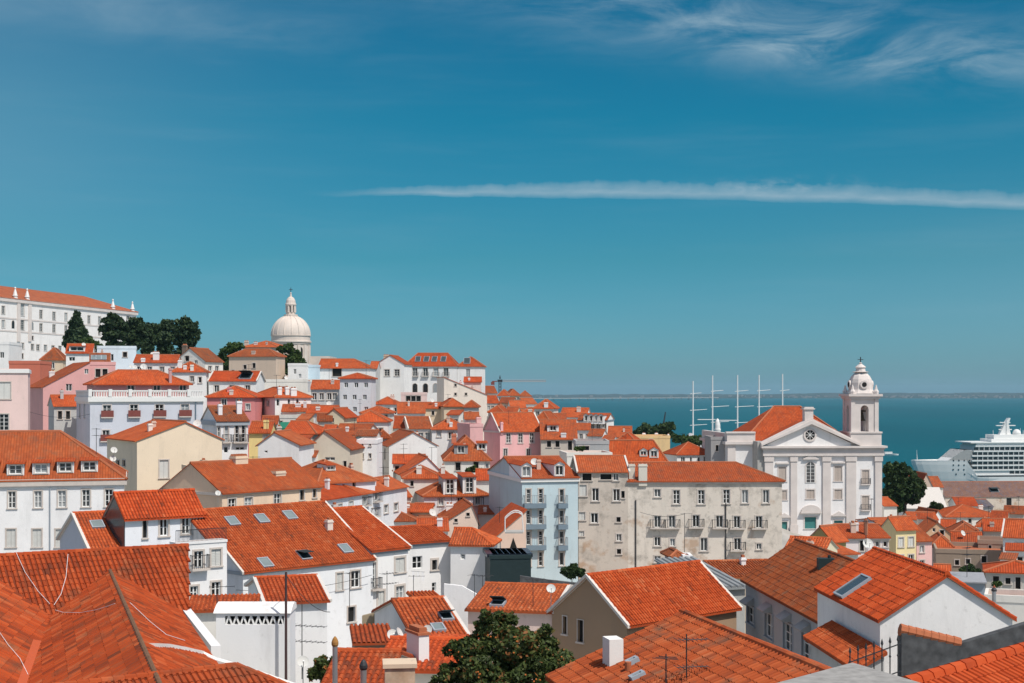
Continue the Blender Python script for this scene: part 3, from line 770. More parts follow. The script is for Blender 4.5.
    def skylight(s, x, y, w, l, open_=False, glass=None):
        p, n, t = s.hit(x, y); up = (ZUP - n * n.z).normalized(); e = up.cross(n).normalized()
        B = Matrix((e, up, n)).transposed().to_4x4(); B.translation = p
        mb = MB(); Mx = s.T @ B
        mb.box(-w / 2, w / 2, -l / 2, -l / 2 + .09, -.05, .20, 0, M=Mx); mb.box(-w / 2, w / 2, l / 2 - .09, l / 2, -.05, .20, 0, M=Mx)
        mb.box(-w / 2, -w / 2 + .09, -l / 2 + .09, l / 2 - .09, -.05, .20, 0, M=Mx); mb.box(w / 2 - .09, w / 2, -l / 2 + .09, l / 2 - .09, -.05, .20, 0, M=Mx)
        if open_:
            Rx = Mx @ Matrix.Translation((0, l / 2 - .1, .21)) @ Matrix.Rotation(R(-28), 4, 'X') @ Matrix.Translation((0, -l / 2 + .1, 0))
            mb.box(-w / 2, w / 2, -l / 2, l / 2 - .1, 0, .05, 2, M=Rx); mb.box(-w / 2 + .09, w / 2 - .09, -l / 2 + .09, l / 2 - .09, .0, .15, 2, M=Mx)
        else: mb.box(-w / 2 + .09, w / 2 - .09, -l / 2 + .09, l / 2 - .09, .0, .16, 1, M=Mx)
        return mb.build('skylight', [GREY_PAINT, glass or SKYGLASS, DARKBOX], s.roofobj)
    def dormer(s, x, y, w, h, wall=None, roof='gable', st='w', ww=None, side_dark=False):
        """(x, y) is the pixel at the foot of the dormer's front; w, h in metres"""
        p, n, t = s.hit(x, y); tan = math.hypot(n.x, n.y) / max(n.z, .05); back = min(h / max(tan, .15) + .3, 6)
        a = math.atan2(-n.x, n.y) if math.hypot(n.x, n.y) > .05 else 0.0
        a = math.atan2(n.x, -n.y)
        Mx = s.T @ Matrix.Translation((p.x, p.y, p.z)) @ Matrix.Rotation(a, 4, 'Z')
        mb = MB()
        ow = ww or min(w - .35, 1.05); oh = h - .35
        P = lambda q, z, o=0: Mx @ V((q, -o, z))
        pol = [(-w / 2, -.5), (w / 2, -.5), (w / 2, h)] + ([(0, h + w * .28)] if roof == 'gable' else []) + [(-w / 2, h)]
        wall_face(mb, pol, [(-ow / 2, ow / 2, .15, .15 + oh)], P)
        for sx in (-1, 1): mb.poly([Mx @ V((sx * w / 2, 0, -.5)), Mx @ V((sx * w / 2, back, -.5)), Mx @ V((sx * w / 2, back, h)), Mx @ V((sx * w / 2, 0, h))], 2 if side_dark else 0)
        rb = MB()
        if roof == 'gable':
            rz = h + w * .28
            for sx in (-1, 1): slope(rb, [Mx @ V((sx * (w / 2 + .12), -.18, h - .04)), Mx @ V((0, -.18, rz + .04)), Mx @ V((0, back + 1.2, rz + .04)), Mx @ V((sx * (w / 2 + .12), back + .6, h - .04))], False, .08)
        else: slope(rb, [Mx @ V((-w / 2 - .12, -.25, h)), Mx @ V((w / 2 + .12, -.25, h)), Mx @ V((w / 2 + .12, back + .4, h + .25)), Mx @ V((-w / 2 - .12, back + .4, h + .25))], False, .1)
        k = len(mb.v); nf = len(mb.f)
        mb.v.extend(rb.v); mb.f.extend([tuple(k + i for i in f) for f in rb.f]); mb.m.extend([1 if i == 0 else 3 for i in rb.m])
        for fi, uv in rb.uv.items(): mb.uv[nf + fi] = uv
        o = mb.build('dormer', [MP, DORMER_TILE, GREY_PAINT, MORTAR], s.root, wall or s.wall.color[:3])
        add_window(o, 0, .15, ow, oh, st, s.rel + a, P, s.lod, 0.1)
        return o
def dormer_tile():
    m = MT_FAR.copy(); m.name = 'dormer_tiles'; t = m.node_tree
    for n in list(t.nodes):
        if n.type == 'OBJECT_INFO':
            for l in list(t.links):
                if l.from_node == n and l.from_socket.name == 'Color':
                    s = l.to_socket; t.links.remove(l); s.default_value = (1, 1, 1, 1)
    return m
DORMER_TILE = dormer_tile()
# ------------------------------------------------------------------ houses, near to far, side by side as they stand
Hs = House
# --- upper hill, below the monastery
Hs('pale pink town house with flat white cornice beside the pink gabled house', -25, 28, 205, 369, None, 17, 10, 20, 'flat', LPINK, auto=None,
   W=[(4, 382, 13, 17, 's'), (4, 414, 9, 20, 'w')], cornice=(.55, .18, WHITE_PAINT), rc=TR)
Hs('low brick red house between the monastery and pale pink town house', 9, 40, 262, 361, None, 5, 9, 9, 'flat', (.55, .17, .11), rc=TR)
Hs('blank white tower house below the monastery wall', -30, 9, 300, 342, None, 4, 10, 22, 'flat', WHITE, W=[(2, 352, 4, 6, 'n')])
a8 = Hs('large pink house with a blank gable wall under a sloping roof', 43, 90, 238, 387, 362.5, 28, 15, 15, 'shedr', PINK, rc=TO, W=[(69, 384, 6, 7, 'n'), (86.5, 369, 4, 5, 'n'), (62, 408, 5, 9)])
Hs(xl=90, xr=115.5, Y=247, eave=362, phi=28, d=13, h=15, roof='flat', wall=PINK, root=a8, W=[(98, 369, 5, 8, 'd'), (105, 369, 5, 8, 'd')])
Hs('small terracotta roofed house beside the pink gable with white chimney pipe', 54, 78, 222, 406, 396, 24, 8, 14, 'gable', GREY, rc=TR, xs=None, W=[(60, 411, 4, 8, 'd'), (68, 411, 4, 8, 'd')], chim=[(62, 399, 3, 9)])
a9 = Hs('lavender grey mansion with white roof balustrade and red balconies', 90, 203, 208, 397, None, 25, 13, 18, 'flat', LAV, xs=76.5, para=1.0,
   W=rows([107, 134, 159.5, 185], 405, 8, 12, 'b', -0.01) + rows([106, 134, 160, 186], 430, 7, 11, 'b', -.01) + [(100, 436, 6, 10, 'g')], S=rows([80, 84.5], 404, 3, 14, 'w'),
   bal=dict(d=.4, rmat=IRON_RED, smat=STONE, solid=True), cornice=(.7, .3, WHITE_PAINT), parapet_col=WHITE, stone=STONE2)
Hs(xl=95, xr=189, Y=213, eave=383.5, ridge=371, phi=25, d=8, h=3.2, roof='hip', wall=(.56, .33, .32), root=a9, rc=TR, W=rows([131, 157, 183], 385, 7, 7, 'w'), near=False, wname='attic_wall', fnd=.1, chim=[(170.5, 383, 2.6, 15)], over=.5)
Hs('small white house with a roof window below the monastery trees', 66, 92, 300, 353, 344.5, 12, 8, 10, 'gable', WHITE, rc=TR, xs=None, dorm=[(77, 351.5, 3.2, 1.2, WHITE, 'flat', 'w', 2.6)], W=[(72, 357, 6, 4, 'n')])
Hs('brown roofed stone cottage close under the monastery', 41, 63, 312, 359, 348.5, 8, 8, 9, 'hip', BEIGE, rc=TB)
a11 = Hs('pale blue flat roofed house beside the broad pines', 97, 136, 288, 346, None, 14, 9, 10, 'flat', (.68, .76, .82), W=[(125, 352, 4, 5, 'd'), (111, 354, 5, 7, 'n')])
a12 = Hs('low white house with dark solar panels on its slope', 90, 110, 279, 362.5, 354, 16, 8, 9, 'gable', WHITE, rc=TB)
for i in range(3): a12.skylight(93.5 + i * 5.2, 358, 1.0, 2.2, False).name = 'solar_panel'
Hs('long terracotta roof with white chimneys below the pines', 134, 177, 268, 362.5, 355.5, 7, 8, 9, 'gable', WHITE, rc=TR, chim=[(156, 360, 6, 8), (143, 362, 4, 4)], auto=(4, 1, .8, 1.1))
Hs('white house under a bright roof next to the lavender mansion', 172, 206, 258, 371.5, 362.5, 9, 9, 12, 'hip', WHITE, rc=TR, W=[(192, 376, 4, 6), (200, 377, 3, 6)], chim=[(180, 368, 4, 8)])
Hs('white gabled house with a brown chimney beside the pines', 175, 205, 292, 361, 348.5, -22, 9, 12, 'cross', OFFW, rc=TB, xs=223, W=[(187, 356, 4, 5, 'd'), (196, 360, 3, 4, 'n')], S=[(210, 366, 4, 5), (217, 366, 4, 5)], chim=[(184, 354, 5, 9, BROWN)])
Hs('beige rubble house stepping up under the domed church', 229, 276, 328, 356, 349.5, -12, 10, 14, 'hip', (.60, .48, .38), rc=TO, xs=285, W=[(249, 354.5, 3, 5, 'd'), (254, 363, 3, 5, 'd'), (245, 365, 3, 4, 'd'), (233, 370, 3, 4, 'd')])
Hs('upper beige house with a low orange roof just before the dome', 243, 277, 352, 347, 341.5, -10, 10, 14, 'hip', (.66, .55, .46), rc=TR, W=[(258, 344, 2.5, 4, 'd'), (268, 347, 2.5, 4, 'd')], chim=[(246, 345, 4, 4)])
b6 = Hs('white flat roofed house beside the leafy tree under the dome', 288, 306.5, 330, 363.5, None, 0, 9, 12, 'flat', WHITE, W=[(295, 369, 2.5, 5, 'n'), (300, 374, 2.5, 4, 'n')])
b6b = Hs('long white house with one large dark window and orange roof', 318, 370, 336, 368, 359.5, -3, 9, 12, 'hipr', WHITE, rc=TR, W=[(337, 368.3, 9, 8, 'd')])
Hs('white wall with a pale blue mural between two white houses', 306.6, 318, 333, 365, None, 0, 7, 11, 'flat', (.55, .68, .76), name='mural_wall', cat='wall', group=None)
Hs('white house with bright roof and one dark solar panel', 209, 256, 262, 381, 372, 0, 9, 9, 'gable', WHITE, rc=TR, verge=True, sky=[(246, 376.5, 2.2, 3.0, True)])
Hs('rose red house with white dormers and broad hipped roof', 207, 255, 232, 397, 387, 2, 10, 12, 'hip', (.70, .26, .25), rc=TR, W=[(224, 399, 5, 7), (239, 399, 5, 7), (248, 404, 4, 6)], chim=[(229, 392, 4, 5)])
Hs('white house with three chimneys along its low hipped roof', 275, 311, 236, 397, 388, 28, 10, 12, 'hip', WHITE, rc=TR, xs=250, W=[(278, 399, 3, 7, 'n'), (289, 399, 2.6, 6, 'n'), (297.5, 399, 2.6, 6, 'n')], S=[(257, 400, 4, 6), (268, 400, 4, 6)], chim=[(280, 395, 4, 8), (287.5, 395, 4, 8), (294, 396, 6, 8)])
Hs('grey house with sloping orange roof beside the tall pale block', 311, 339, 268, 389, 381, 3, 9, 12, 'gable', (.55, .55, .55), rc=TR, auto=(4, 2, .8, 1.3), chim=[(309, 389, 2.5, 8)])
Hs('tall pale grey block with rows of tiny windows', 340, 371, 258, 378.5, 374, 0, 9, 18, 'hip', (.66, .67, .69), rc=TR, auto=(3, 4, .7, .9, 'n', 2.2))
Hs('low white terrace house behind the rose red house', 255, 322, 300, 379.5, None, 0, 8, 10, 'flat', OFFW)
Hs('white chapel like house with plain gable and two windows', 376, 404, 368, 364, 355.5, -8, 10, 16, 'cross', WHITE, rc=TO, W=[(387, 369.5, 5, 6.5), (397, 369.5, 5, 6.5)], chim=[(386, 360, 5, 5, BEIGE)])
Hs('tall narrow house greyed for shade beside the chapel like house', 370, 377, 360, 368, 362, 0, 9, 14, 'gable', GREY, rc=TR, W=[(373, 372, 4, 8, 'n')])  # white front given a grey colour in place of shade
c2 = Hs('long white mansion with four roof windows near the hilltop', 404.5, 457, 388, 366, 353.5, -2, 13, 14, 'hip', WHITE, rc=TR,
   W=rows([415, 425.5, 436, 446], 368, 4.5, 8, 'b') + [(415, 383.5, 4.5, 9, 'r'), (425.5, 383.5, 4.5, 9, 'r'), (435.5, 383.5, 4.5, 9, 'r')], hipin=3.0, sky=[(x, 359.3, 1.5, 3.0, False, DGLASS) for x in (418, 426.5, 434.5, 443.5)], cornice=(.4, .2, WHITE_PAINT))
Hs(xl=457.3, xr=483, Y=388, eave=366, ridge=357.5, phi=-2, d=11, h=14, roof='hip', wall=WHITE, root=c2, rc=TR, W=[(468, 369, 4, 8, 'n')], hipin=2.2, sky=[(467, 361, 1.8, 2.2, False, DGLASS)])
Hs('cream house with one slanting roofline and four tiny windows below the mansion', 444, 487, 340, 395, 377.5, 8, 11, 13, 'shedl', (.78, .69, .60), rc=TR, xs=437, W=[(455.5, 384, 2, 2.2, 'd'), (462, 383, 2, 2.2, 'd'), (455.5, 393, 2, 2.2, 'd'), (466, 393, 2, 2.2, 'd')])
Hs('little roof slope standing above the slanting cream house', 464, 481, 350, 382, 377.5, 0, 7, 11, 'gable', OFFW, rc=TR)
Hs('low pink terrace house under the white mansion', 401, 425, 318, 392.5, None, 0, 8, 9, 'flat', LPINK, auto=(5, 1, 1.0, 1.2, 'd'))
Hs('white house with bright roof below the white chapel like gable', 374, 400, 302, 404, 397.5, 3, 9, 10, 'hip', WHITE, rc=TR, auto=(3, 1))
Hs('white house with plain wide roof under the pink terrace house', 398, 425, 286, 413, 403, 6, 9, 9, 'gable', WHITE, rc=TN, auto=(4, 2, .8, 1.2))
Hs('beige house with low orange roof beside a pale stair gable', 425, 444, 290, 408.5, 403, 4, 8, 10, 'gable', BEIGE, rc=TR, W=[(433, 411, 2.5, 4, 'd')])
Hs('beige house with hipped roof below the slanting cream house', 444, 464, 285, 406, 399, 10, 9, 11, 'hip', (.70, .56, .40), rc=TN)
Hs('house greyed for shade below the slanting cream house', 464, 478, 282, 406.5, 401, 0, 8, 12, 'hip', GREY, rc=TO, W=[(470, 411, 3, 5, 'd')])  # grey wall colour stands in for the neighbour house's shaded end
Hs('brown roofed house beside the small roofs under the hip roofed house', 389, 411, 262, 428, 417, 14, 9, 8, 'gable', OFFW, rc=TO, auto=(3, 1, .8, 1.2))
Hs('white house with worn roof between two small brown roofs', 409, 432, 258, 428.5, 417.5, 12, 9, 9, 'gable', WHITE, rc=TO, verge=True, auto=(3, 1))
Hs('low white house with bright hip roof beside the tall pink town house', 432, 468, 252, 429, 418.5, 4, 9, 9, 'hip', WHITE, rc=TR, W=[(439, 431, 4, 6), (451, 432, 5, 7), (461, 431, 3, 6)], chim=[(451, 427, 3, 5)])
Hs('white house under a square pyramid shaped roof', 350, 388, 240, 421.5, 411.5, 2, 10, 11, 'hip', WHITE, rc=TR, W=[(368, 427, 6, 9), (381, 428, 4, 7)])
Hs('second hip roofed house just above the square pyramid roof', 361, 390, 256, 413, 407, 0, 9, 9, 'hip', OFFW, rc=TR, W=[(386, 415, 3, 4, 'd')])
# --- middle slope
Hs('white house whose plain gable faces the viewer below the hip roofs', 389, 437, 226, 446, 432.5, 12, 12, 12, 'cross', WHITE, rc=TO, xs=377, S=rows([380, 385], 449, 3.5, 10, 'd'), W=[(428, 438, 2, 6, 'n')])
Hs('house with wide orange roof and one grey dormer beside the pink town house', 445, 490, 228, 459.5, 436.5, 4, 15, 9, 'hip', OFFW, rc=TN, W=[(458, 462.5, 5, 8, 'd'), (476, 462, 5, 8, 'd'), (487, 463, 3, 7, 'w')], dorm=[(461, 454, 2.2, 1.5, DKGREY, 'flat'), (482, 450, 1.6, 1.2, WHITE, 'flat')], chim=[(454, 440, 5, 6, (.55, .2, .12))])
pk = Hs('tall pink town house with white edged roof and grey windows', 500, 541.5, 250, 431, 413.5, 24, 10, 18, 'gable', (.80, .46, .46), rc=TN, xs=484, verge=True,
   W=rows([508.5, 520.5, 532], 433, 4.2, 10) + rows([505.5, 528.5], 448.5, 4, 8), chim=[(502, 431, 2.6, 9, (.80, .46, .46))], stone=STONE2, cornice=(.35, .15, STONE2))
Hs('narrow pink house in front of the tall pink town house', 470, 483, 244, 424, None, 20, 7, 16, 'flat', (.74, .44, .43), chim=[(479, 425, 5, 8, (.80, .5, .48))])
Hs('brown roofed stone house with one white dormer above the white wall', 541, 577, 246, 439, 420.5, 0, 12, 9, 'gable', (.56, .50, .43), rc=TO, W=[(549, 441, 4, 6, 'd'), (557.5, 441, 4, 6, 'd'), (570, 441, 4, 9, 'd')], dorm=[(553, 431.5, 2.0, 1.2, WHITE, 'flat')])
Hs('white blank house with flat top behind the stained grey block', 567, 612, 213, 453, None, 6, 8, 10, 'flat', OFFW, W=[(575, 458, 2, 3, 'd'), (594, 455, 2, 3, 'd')])
Hs('grey roofless looking house behind the blank white house', 576, 609, 224, 441, None, 0, 9, 10, 'flat', (.42, .42, .42), W=[(584, 446, 10, 8, 'd')])
h6 = Hs('salmon roofed house with two white arched dormers behind the stained block', 611, 666, 236, 459.5, 441, 4, 14, 10, 'hipr', WHITE, rc=(1.15, 1.15, 1.1, 1), xs=608, dorm=[(643.5, 456.5, 1.3, 1.1, WHITE), (654, 458, 1.5, 1.4, WHITE)], W=[(640, 462, 4, 5), (655, 462, 4, 5)])
Hs('square ochre house with two chimneys before the riverside trees', 634, 670, 300, 436, None, 2, 9, 12, 'flat', (.72, .52, .27), W=[(651, 439, 3.4, 5, 'd')], chim=[(644, 437, 3, 4, WHITE), (656.5, 437, 3, 4, WHITE), (668.5, 437, 1.5, 3, WHITE)])
Hs('white walled house with dull hip roof near the church wing', 677, 713, 262, 454.5, 443, 14, 10, 10, 'hip', WHITE, rc=TN, xs=664, W=[(683, 457, 4, 7, 'n'), (691, 457, 2, 6, 'n'), (699, 457, 2.4, 6, 'n'), (706, 457, 4, 8, 'd')])
Hs('grey soot stained house tucked against the church wing', 711, 732, 250, 437, None, 0, 8, 12, 'flat', (.34, .33, .33), pm=MP_DIRTY, W=[(726, 448, 2.5, 6, 'd'), (717, 445, 2.5, 6, 'd')])
Hs('tiny red roofed house beside the grey soot stained house', 710, 722, 265, 440, 435, 0, 7, 9, 'gable', OFFW, rc=TR)
h1 = Hs('house with red roof at the edge of the river view', 534, 554, 325, 408, 400, -8, 9, 9, 'hip', OFFW, rc=TR, auto=(3, 1, .8, 1.2))
h2 = Hs('white house fronted by a row of little pointed gables', 578, 607, 318, 420, 414, -12, 11, 13, 'gable', WHITE, rc=TN, side='l', xs=None, auto=(5, 2, .7, 1.2, 'w', 3.4), dorm=[(x, 421.5 + (x - 586) * .02, 1.1, 1.5, WHITE, 'gable', 'w', .55) for x in (586, 591, 596, 601)], cornice=(.3, .15, BLUEGREY))
Hs('low white house with long red roof beside the pointed gables', 560, 586, 330, 417, 408.5, -10, 10, 10, 'gable', WHITE, rc=TR, W=[(570, 420, 3, 4)])
Hs('house with two stepped bright roofs beyond the pointed gables', 608, 631, 302, 437, 427, -6, 10, 9, 'gable', OFFW, rc=TR, W=[(618, 440, 3, 4, 'd'), (626, 440, 3, 4, 'd')])
Hs('low house with orange roof under the pointed gables', 566, 590, 292, 430, 424, -4, 8, 9, 'gable', WHITE, rc=TN, auto=(4, 1, .7, 1.1))
far = [(485, 497, 415, 393, 386.5, TO, OFFW, 'tan walled house nearest under the crane'), (498, 508, 440, 395, 390, TR, WHITE, 'tiny white house just beneath the crane jib'), (509, 520, 455, 395, 389.5, TN, BEIGE, 'tiny beige house on the skyline beyond the crane'),
       (519, 531, 470, 396, 391, TO, OFFW, 'last small house before the river on the skyline'), (486, 499, 390, 403, 396, TN, WHITE, 'white house with orange roof two rows below the crane'), (499, 512, 380, 403, 398, TB, BEIGE, 'sandy house with brown roof two rows below the crane'),
       (511, 526, 372, 408, 401, TR, OFFW, 'house with red pyramid roof near the river edge'), (525, 537, 380, 404, 398.5, TN, WHITE, 'white house with orange roof beside the red pyramid roof'), (488, 503, 350, 412, 406, TO, GREY, 'grey house above the ridge of the tall pink town house'),
       (519, 536, 332, 415, 408, TR, OFFW, 'house with a wide red roof above the brown roofed stone house'), (545, 558, 345, 417, 411, TN, WHITE, 'white house beside the river edge in front of a red roof'), (553, 566, 300, 421, 414, TO, OFFW, 'small house with dark red roof near the river edge'), (536, 548, 290, 419, 412, TN, BEIGE, 'beige house just behind the brown roofed stone house')]
for x0, x1, Y, e, r, tc_, wl, lb in far: Hs(lb, x0, x1, Y, e, r, random.uniform(-18, 18), 8, 9, random.choice(['gable', 'hip', 'hip']), wl, rc=tc_, auto=(3, 2, .8, 1.2, 'w'))
# --- centre left
d1 = Hs('white town house with grey cornice and tall balcony windows', 217, 248, 186, 421, 407, 26, 11, 15, 'gable', (.78, .78, .79), rc=TB, xs=202, W=rows([226.5, 237, 243.5], 425, 3.6, 17, 'b') + [(219, 427, 2.5, 14), (226, 447, 4, 6, 'n'), (240, 447, 9, 3, 'n')], cornice=(.6, .22, GREY_PAINT), chim=[(220.5, 415, 4, 11), (239.5, 414, 5, 13)], rp=.55)
Hs('yellow house between the balcony town house and a white gable', 249, 270, 190, 433, 422.5, 4, 9, 14, 'gable', YEL, rc=TR, W=[(266, 435, 5, 5, 's')], chim=[(266, 429, 5, 9)])
Hs('blank white house with stepped top beside the yellow house', 258, 299, 178, 445, 433, -4, 9, 13, 'cross', (.81, .81, .80), rc=TN, rp=.4, W=[(266, 452, 3, .9, 'n')])
Hs('house with round edged orange roof behind the blank white house', 283, 315, 203, 434, 422, -4, 11, 10, 'hipr', (.32, .30, .28), rc=TR, auto=(3, 1, .8, 1.0, 'd'))
Hs('low orange roofed lean to behind the blank white house', 286, 306, 190, 441, 436, 0, 6, 9, 'shed', OFFW, rc=TR)
Hs('cream house with blank worn gable in the middle of the slope', 306, 350, 188, 449, 431.5, -6, 10, 13, 'cross', (.68, .60, .48), rc=TO, rp=.42, W=[(330, 457, 10, 3.5, 'n'), (345, 461, 3, 6, 'd')], pm=MP)
Hs('small white house with arched garage beside the worn cream gable', 299, 315, 186, 457, 449, 0, 7, 11, 'gable', WHITE, rc=TO, W=[(306, 463, 5, 6, 'd'), (303, 452, 2.5, 4.5, 'd'), (308, 452, 2.5, 4.5, 'd')])
Hs('little house with a dark green awning under the hipped white house', 276, 297, 226, 415, None, 0, 8, 9, 'flat', OFFW, rc=TO, W=[(280, 421, 5, 4, 'd')])
Hs('long orange lean to roof above the green awning', 282, 318, 230, 411.5, 405.5, 6, 8, 8, 'gable', OFFW, rc=TR)
Hs('low bright roof beside the yellow arched gable wall', 307, 334, 226, 413, 406.5, -3, 8, 9, 'gable', WHITE, rc=TR)
Hs('cottage with little red roof near the yellow arched gable wall', 324, 344, 220, 417, 409, -8, 8, 9, 'cross', (.70, .62, .45), rc=TR, W=[(333, 418, 2, 4, 'd')])
Hs('white house with roof sinking toward the square pyramid roof', 332, 365, 212, 435, 425, -8, 10, 9, 'gable', OFFW, rc=TO, W=[(343, 438, 3, 4, 'd'), (355, 438, 3, 4, 'd')])
Hs('narrow white house with crown shaped parapet', 357, 377, 196, 440, None, 0, 8, 14, 'flat', (.81, .81, .81), W=rows([362.5, 370], 453.5, 2.6, 5) + rows([362.5, 370], 443, 2, 3), chim=[(360, 441, 2.2, 3), (365, 441, 2.2, 3), (370, 441, 2.2, 3), (375, 441, 2.2, 3)])
Hs('house with low dark red roof above the crown shaped parapet', 356, 376, 204, 436, 431, 0, 7, 9, 'gable', OFFW, rc=TB)
cr = Hs('big cream house with one window in a broad gable wall', 137, 222, 165, 441, 422.5, 31, 13, 18, 'cross', (.80, .675, .51), rc=TR, xs=107, rp=.56, W=[(164, 460, 9, 18, 's')], S=[(118, 460, 3, 6, 'd'), (124, 460, 3, 6, 'd')], chim=[(192, 428, 5, 3)] if False else (), side='l')
Hs('narrow cream annex beside the broad gabled cream house', 191, 214, 156, 467, None, 24, 5, 13, 'flat', (.72, .58, .42), W=[(196, 472, 3, 5, 'd')])
bg_ = Hs('beige house with wide orange roof and small chimneys', 222, 321, 148, 493, 464, 0, 10, 13, 'gable', (.76, .575, .42), rc=TN, Y2=159, verge=False, W=[(232, 498.5, 7.5, 11), (248.5, 497, 7.5, 11), (277.5, 493.5, 7, 10.5), (302, 489, 4, 11, 'd'), (314.5, 486.5, 3.4, 11, 'd')],
   chim=[(281, 476, 13, 5, (.66, .54, .42)), (242, 464, 16, 8, (.70, .56, .42)), (205, 478, 6, 18, (.52, .44, .34))], cornice=(.3, .14, STONE))
Hs('white house with hipped orange roof beside the wide beige house', 318, 375, 166, 483, 462.5, 0, 9, 12, 'hip', (.78, .79, .82), rc=TN, Y2=172, W=[(326, 484, 5, 7, 'n'), (354, 481, 3, 6, 'd'), (364, 479, 4, 9, 'd')], dorm=[(331, 471, 1.4, .8, WHITE, 'flat')])
Hs('lower white wing with orange lean to roof and shuttered windows', 322, 360, 159, 500, 487, 0, 3.5, 12, 'shed', (.74, .76, .80), rc=TR, Y2=168, W=[(327, 506, 4, 7, 's'), (340, 504, 4, 7, 's'), (351, 501, 4, 7, 's')])
row_ = Hs('long white row house with iron balconies beside the shaded lane', 360, 407, 168, 494, 484, 0, 5, 13, 'gable', (.77, .78, .80), rc=TN, Y2=182, W=[(365, 496, 4, 9, 'b'), (376, 492, 4, 9, 'b'), (384, 489, 4, 9), (391, 488, 3.5, 8, 'b'), (363, 512, 4, 8, 'b'), (374, 508, 4, 8, 'b'), (386, 505, 4, 8), (396, 503, 4, 8)])
Hs('white house with little orange slope among the central roofs', 393, 425, 214, 463.5, 455.5, 4, 8, 9, 'gable', WHITE, rc=TR, W=[(397, 466, 4, 7, 'd')])
Hs('white gable house with red verge tiles among the central roofs', 401, 443, 206, 474, 457.5, 10, 10, 11, 'cross', WHITE, rc=TR, xs=394, rp=.62)
Hs('hipped orange roof with a white chimney below the red verge gable', 404, 441, 196, 478, 467, 6, 9, 9, 'hip', OFFW, rc=TN, chim=[(419, 474, 5, 8), (443, 470, 4, 5)], W=[(412, 481, 3, 5, 'd')])
g2 = Hs('white house with two tall dormers in an orange mansard roof', 424, 489, 188, 496, 476, 10, 12, 10, 'hip', (.72, .73, .76), rc=TN, xs=407, W=[(441, 497.5, 5, 8), (460, 497.5, 5.5, 7), (478, 496.5, 5, 8, 'b')], dorm=[(450, 494.5, 1.8, 2.2, WHITE, 'flat', 'w', 1.0, True), (469.5, 493.5, 1.8, 2.3, WHITE, 'flat', 'b', 1.0, True)], chim=[(418, 488, 2.5, 8)])
Hs('orange roofed house between the two dormer house and blue house', 476, 491, 205, 480, 470, 0, 8, 8, 'gable', OFFW, rc=TR)
bl = Hs('tall light blue house with four floors of balconies', 522, 578, 169.9, 478.5, 458, 14, 13, 24, 'gable', BLUE, rc=TN, xs=489, W=[q for y in (489, 510, 531, 552) for q in ((528.6, y, 4.2, 14), (540.8, y, 4.2, 14), (561.8, y, 4.4, 13.5))], dorm=[(526.5, 477.5, 1.3, 1.5, (.80, .82, .85)), (559.5, 476.5, 1.3, 1.5, (.80, .82, .85))], cornice=(.45, .2, WHITE_PAINT), verge=False)
for y in (503.5, 524.5, 545.5):
    for xa, xb in ((523, 545), (557, 566.5)):
        p0, t = bl.plane(xa, y, 'f'); p1, t = bl.plane(xb, y, 'f')
        add_balcony(bl.root, (p0.x + p1.x) / 2, p0.z, p1.x - p0.x, 0, bl.PF, d=.7, slab=.55, lod=1, smat=BLUEGREY, rmat=STEEL)
Hs('brown roofed cottage among low roofs behind the long white house', 383, 417, 178, 521, 511, 6, 9, 8, 'hip', OFFW, rc=TB)
Hs('small orange roofed house behind the brown roofed cottage', 393, 414, 186, 512, 505, 4, 7, 8, 'gable', WHITE, rc=TR, chim=[(408, 508, 3, 4)])
Hs('cottage with short orange roof next to the brown roofed cottage', 412, 430, 184, 512, 504.5, -4, 7, 8, 'gable', BEIGE, rc=TR)
Hs('pinkish gabled cottage with round attic window', 447, 478, 178, 521, 505.5, 8, 8, 9, 'cross', (.76, .60, .50), rc=TN, xs=437, rp=.8, W=[(468, 513, 3, 3, 'd'), (456, 519, 3, 3, 'd')])
Hs('low tiled roof between the pinkish cottage and peach house', 479, 499, 184, 514, 507, 0, 7, 9, 'gable', OFFW, rc=TN, chim=[(485, 512, 3, 5)])
Hs('low house with bright orange roof behind the long white house', 418, 448, 162, 531, 519, 4, 9, 8, 'gable', WHITE, rc=TR)
pe = Hs('peach house with a triangular window and roof terrace', 486, 526, 158, 545, 511, 10, 10, 14, 'shedr', PEACH, rc=TN, W=[(499, 541, 3, 8, 's')], xs=None)
# --- the left side, near the viewpoint
wl = Hs('broad white house with four white dormers and stone cornice', -22, 124, 142, 480, 432.5, 15, 12, 16, 'hipr', (.80, .795, .79), rc=TO, W=[(q, 491.5 - q * .02, 7.5, 17) for q in (12, 38, 62, 86, 109)] + rows([11, 37, 60, 84], 529, 9, 18, 's') + [(-8, 492, 7.5, 17)], cornice=(.7, .28, STONE), hipin=6.5,
   dorm=[(15.5, 475.5, 1.65, 1.25, (.80, .80, .8), 'flat', 'w', 1.2, True), (41, 474.5, 1.65, 1.25, (.80, .80, .8), 'flat', 'w', 1.2, True), (65.5, 473, 1.65, 1.25, (.8, .8, .8), 'flat', 'w', 1.2, True), (89.5, 472, 1.65, 1.25, (.8, .8, .8), 'flat', 'w', 1.2, True), (-10, 476, 1.65, 1.25, (.8, .8, .8), 'flat', 'w', 1.2, True)])
e1 = Hs('small house with grey gable and one skylight in its roof', 90, 123, 106, 549, 515, 32, 8, 8, 'gable', (.56, .56, .62), rc=TR, xs=60, verge=True, sky=[(97, 525.5, 1.0, 1.0)], near=True)
e2 = Hs('white house with dark end gable and three balcony windows', 125, 203, 106.5, 518, 495, 36, 8, 9, 'gable', (.78, .79, .82), rc=TR, xs=106, W=[(145, 521, 4.5, 17, 'd'), (164, 519, 8, 17, 'w'), (186, 517.5, 8, 16.5, 'w')], near=True, caps_=True)
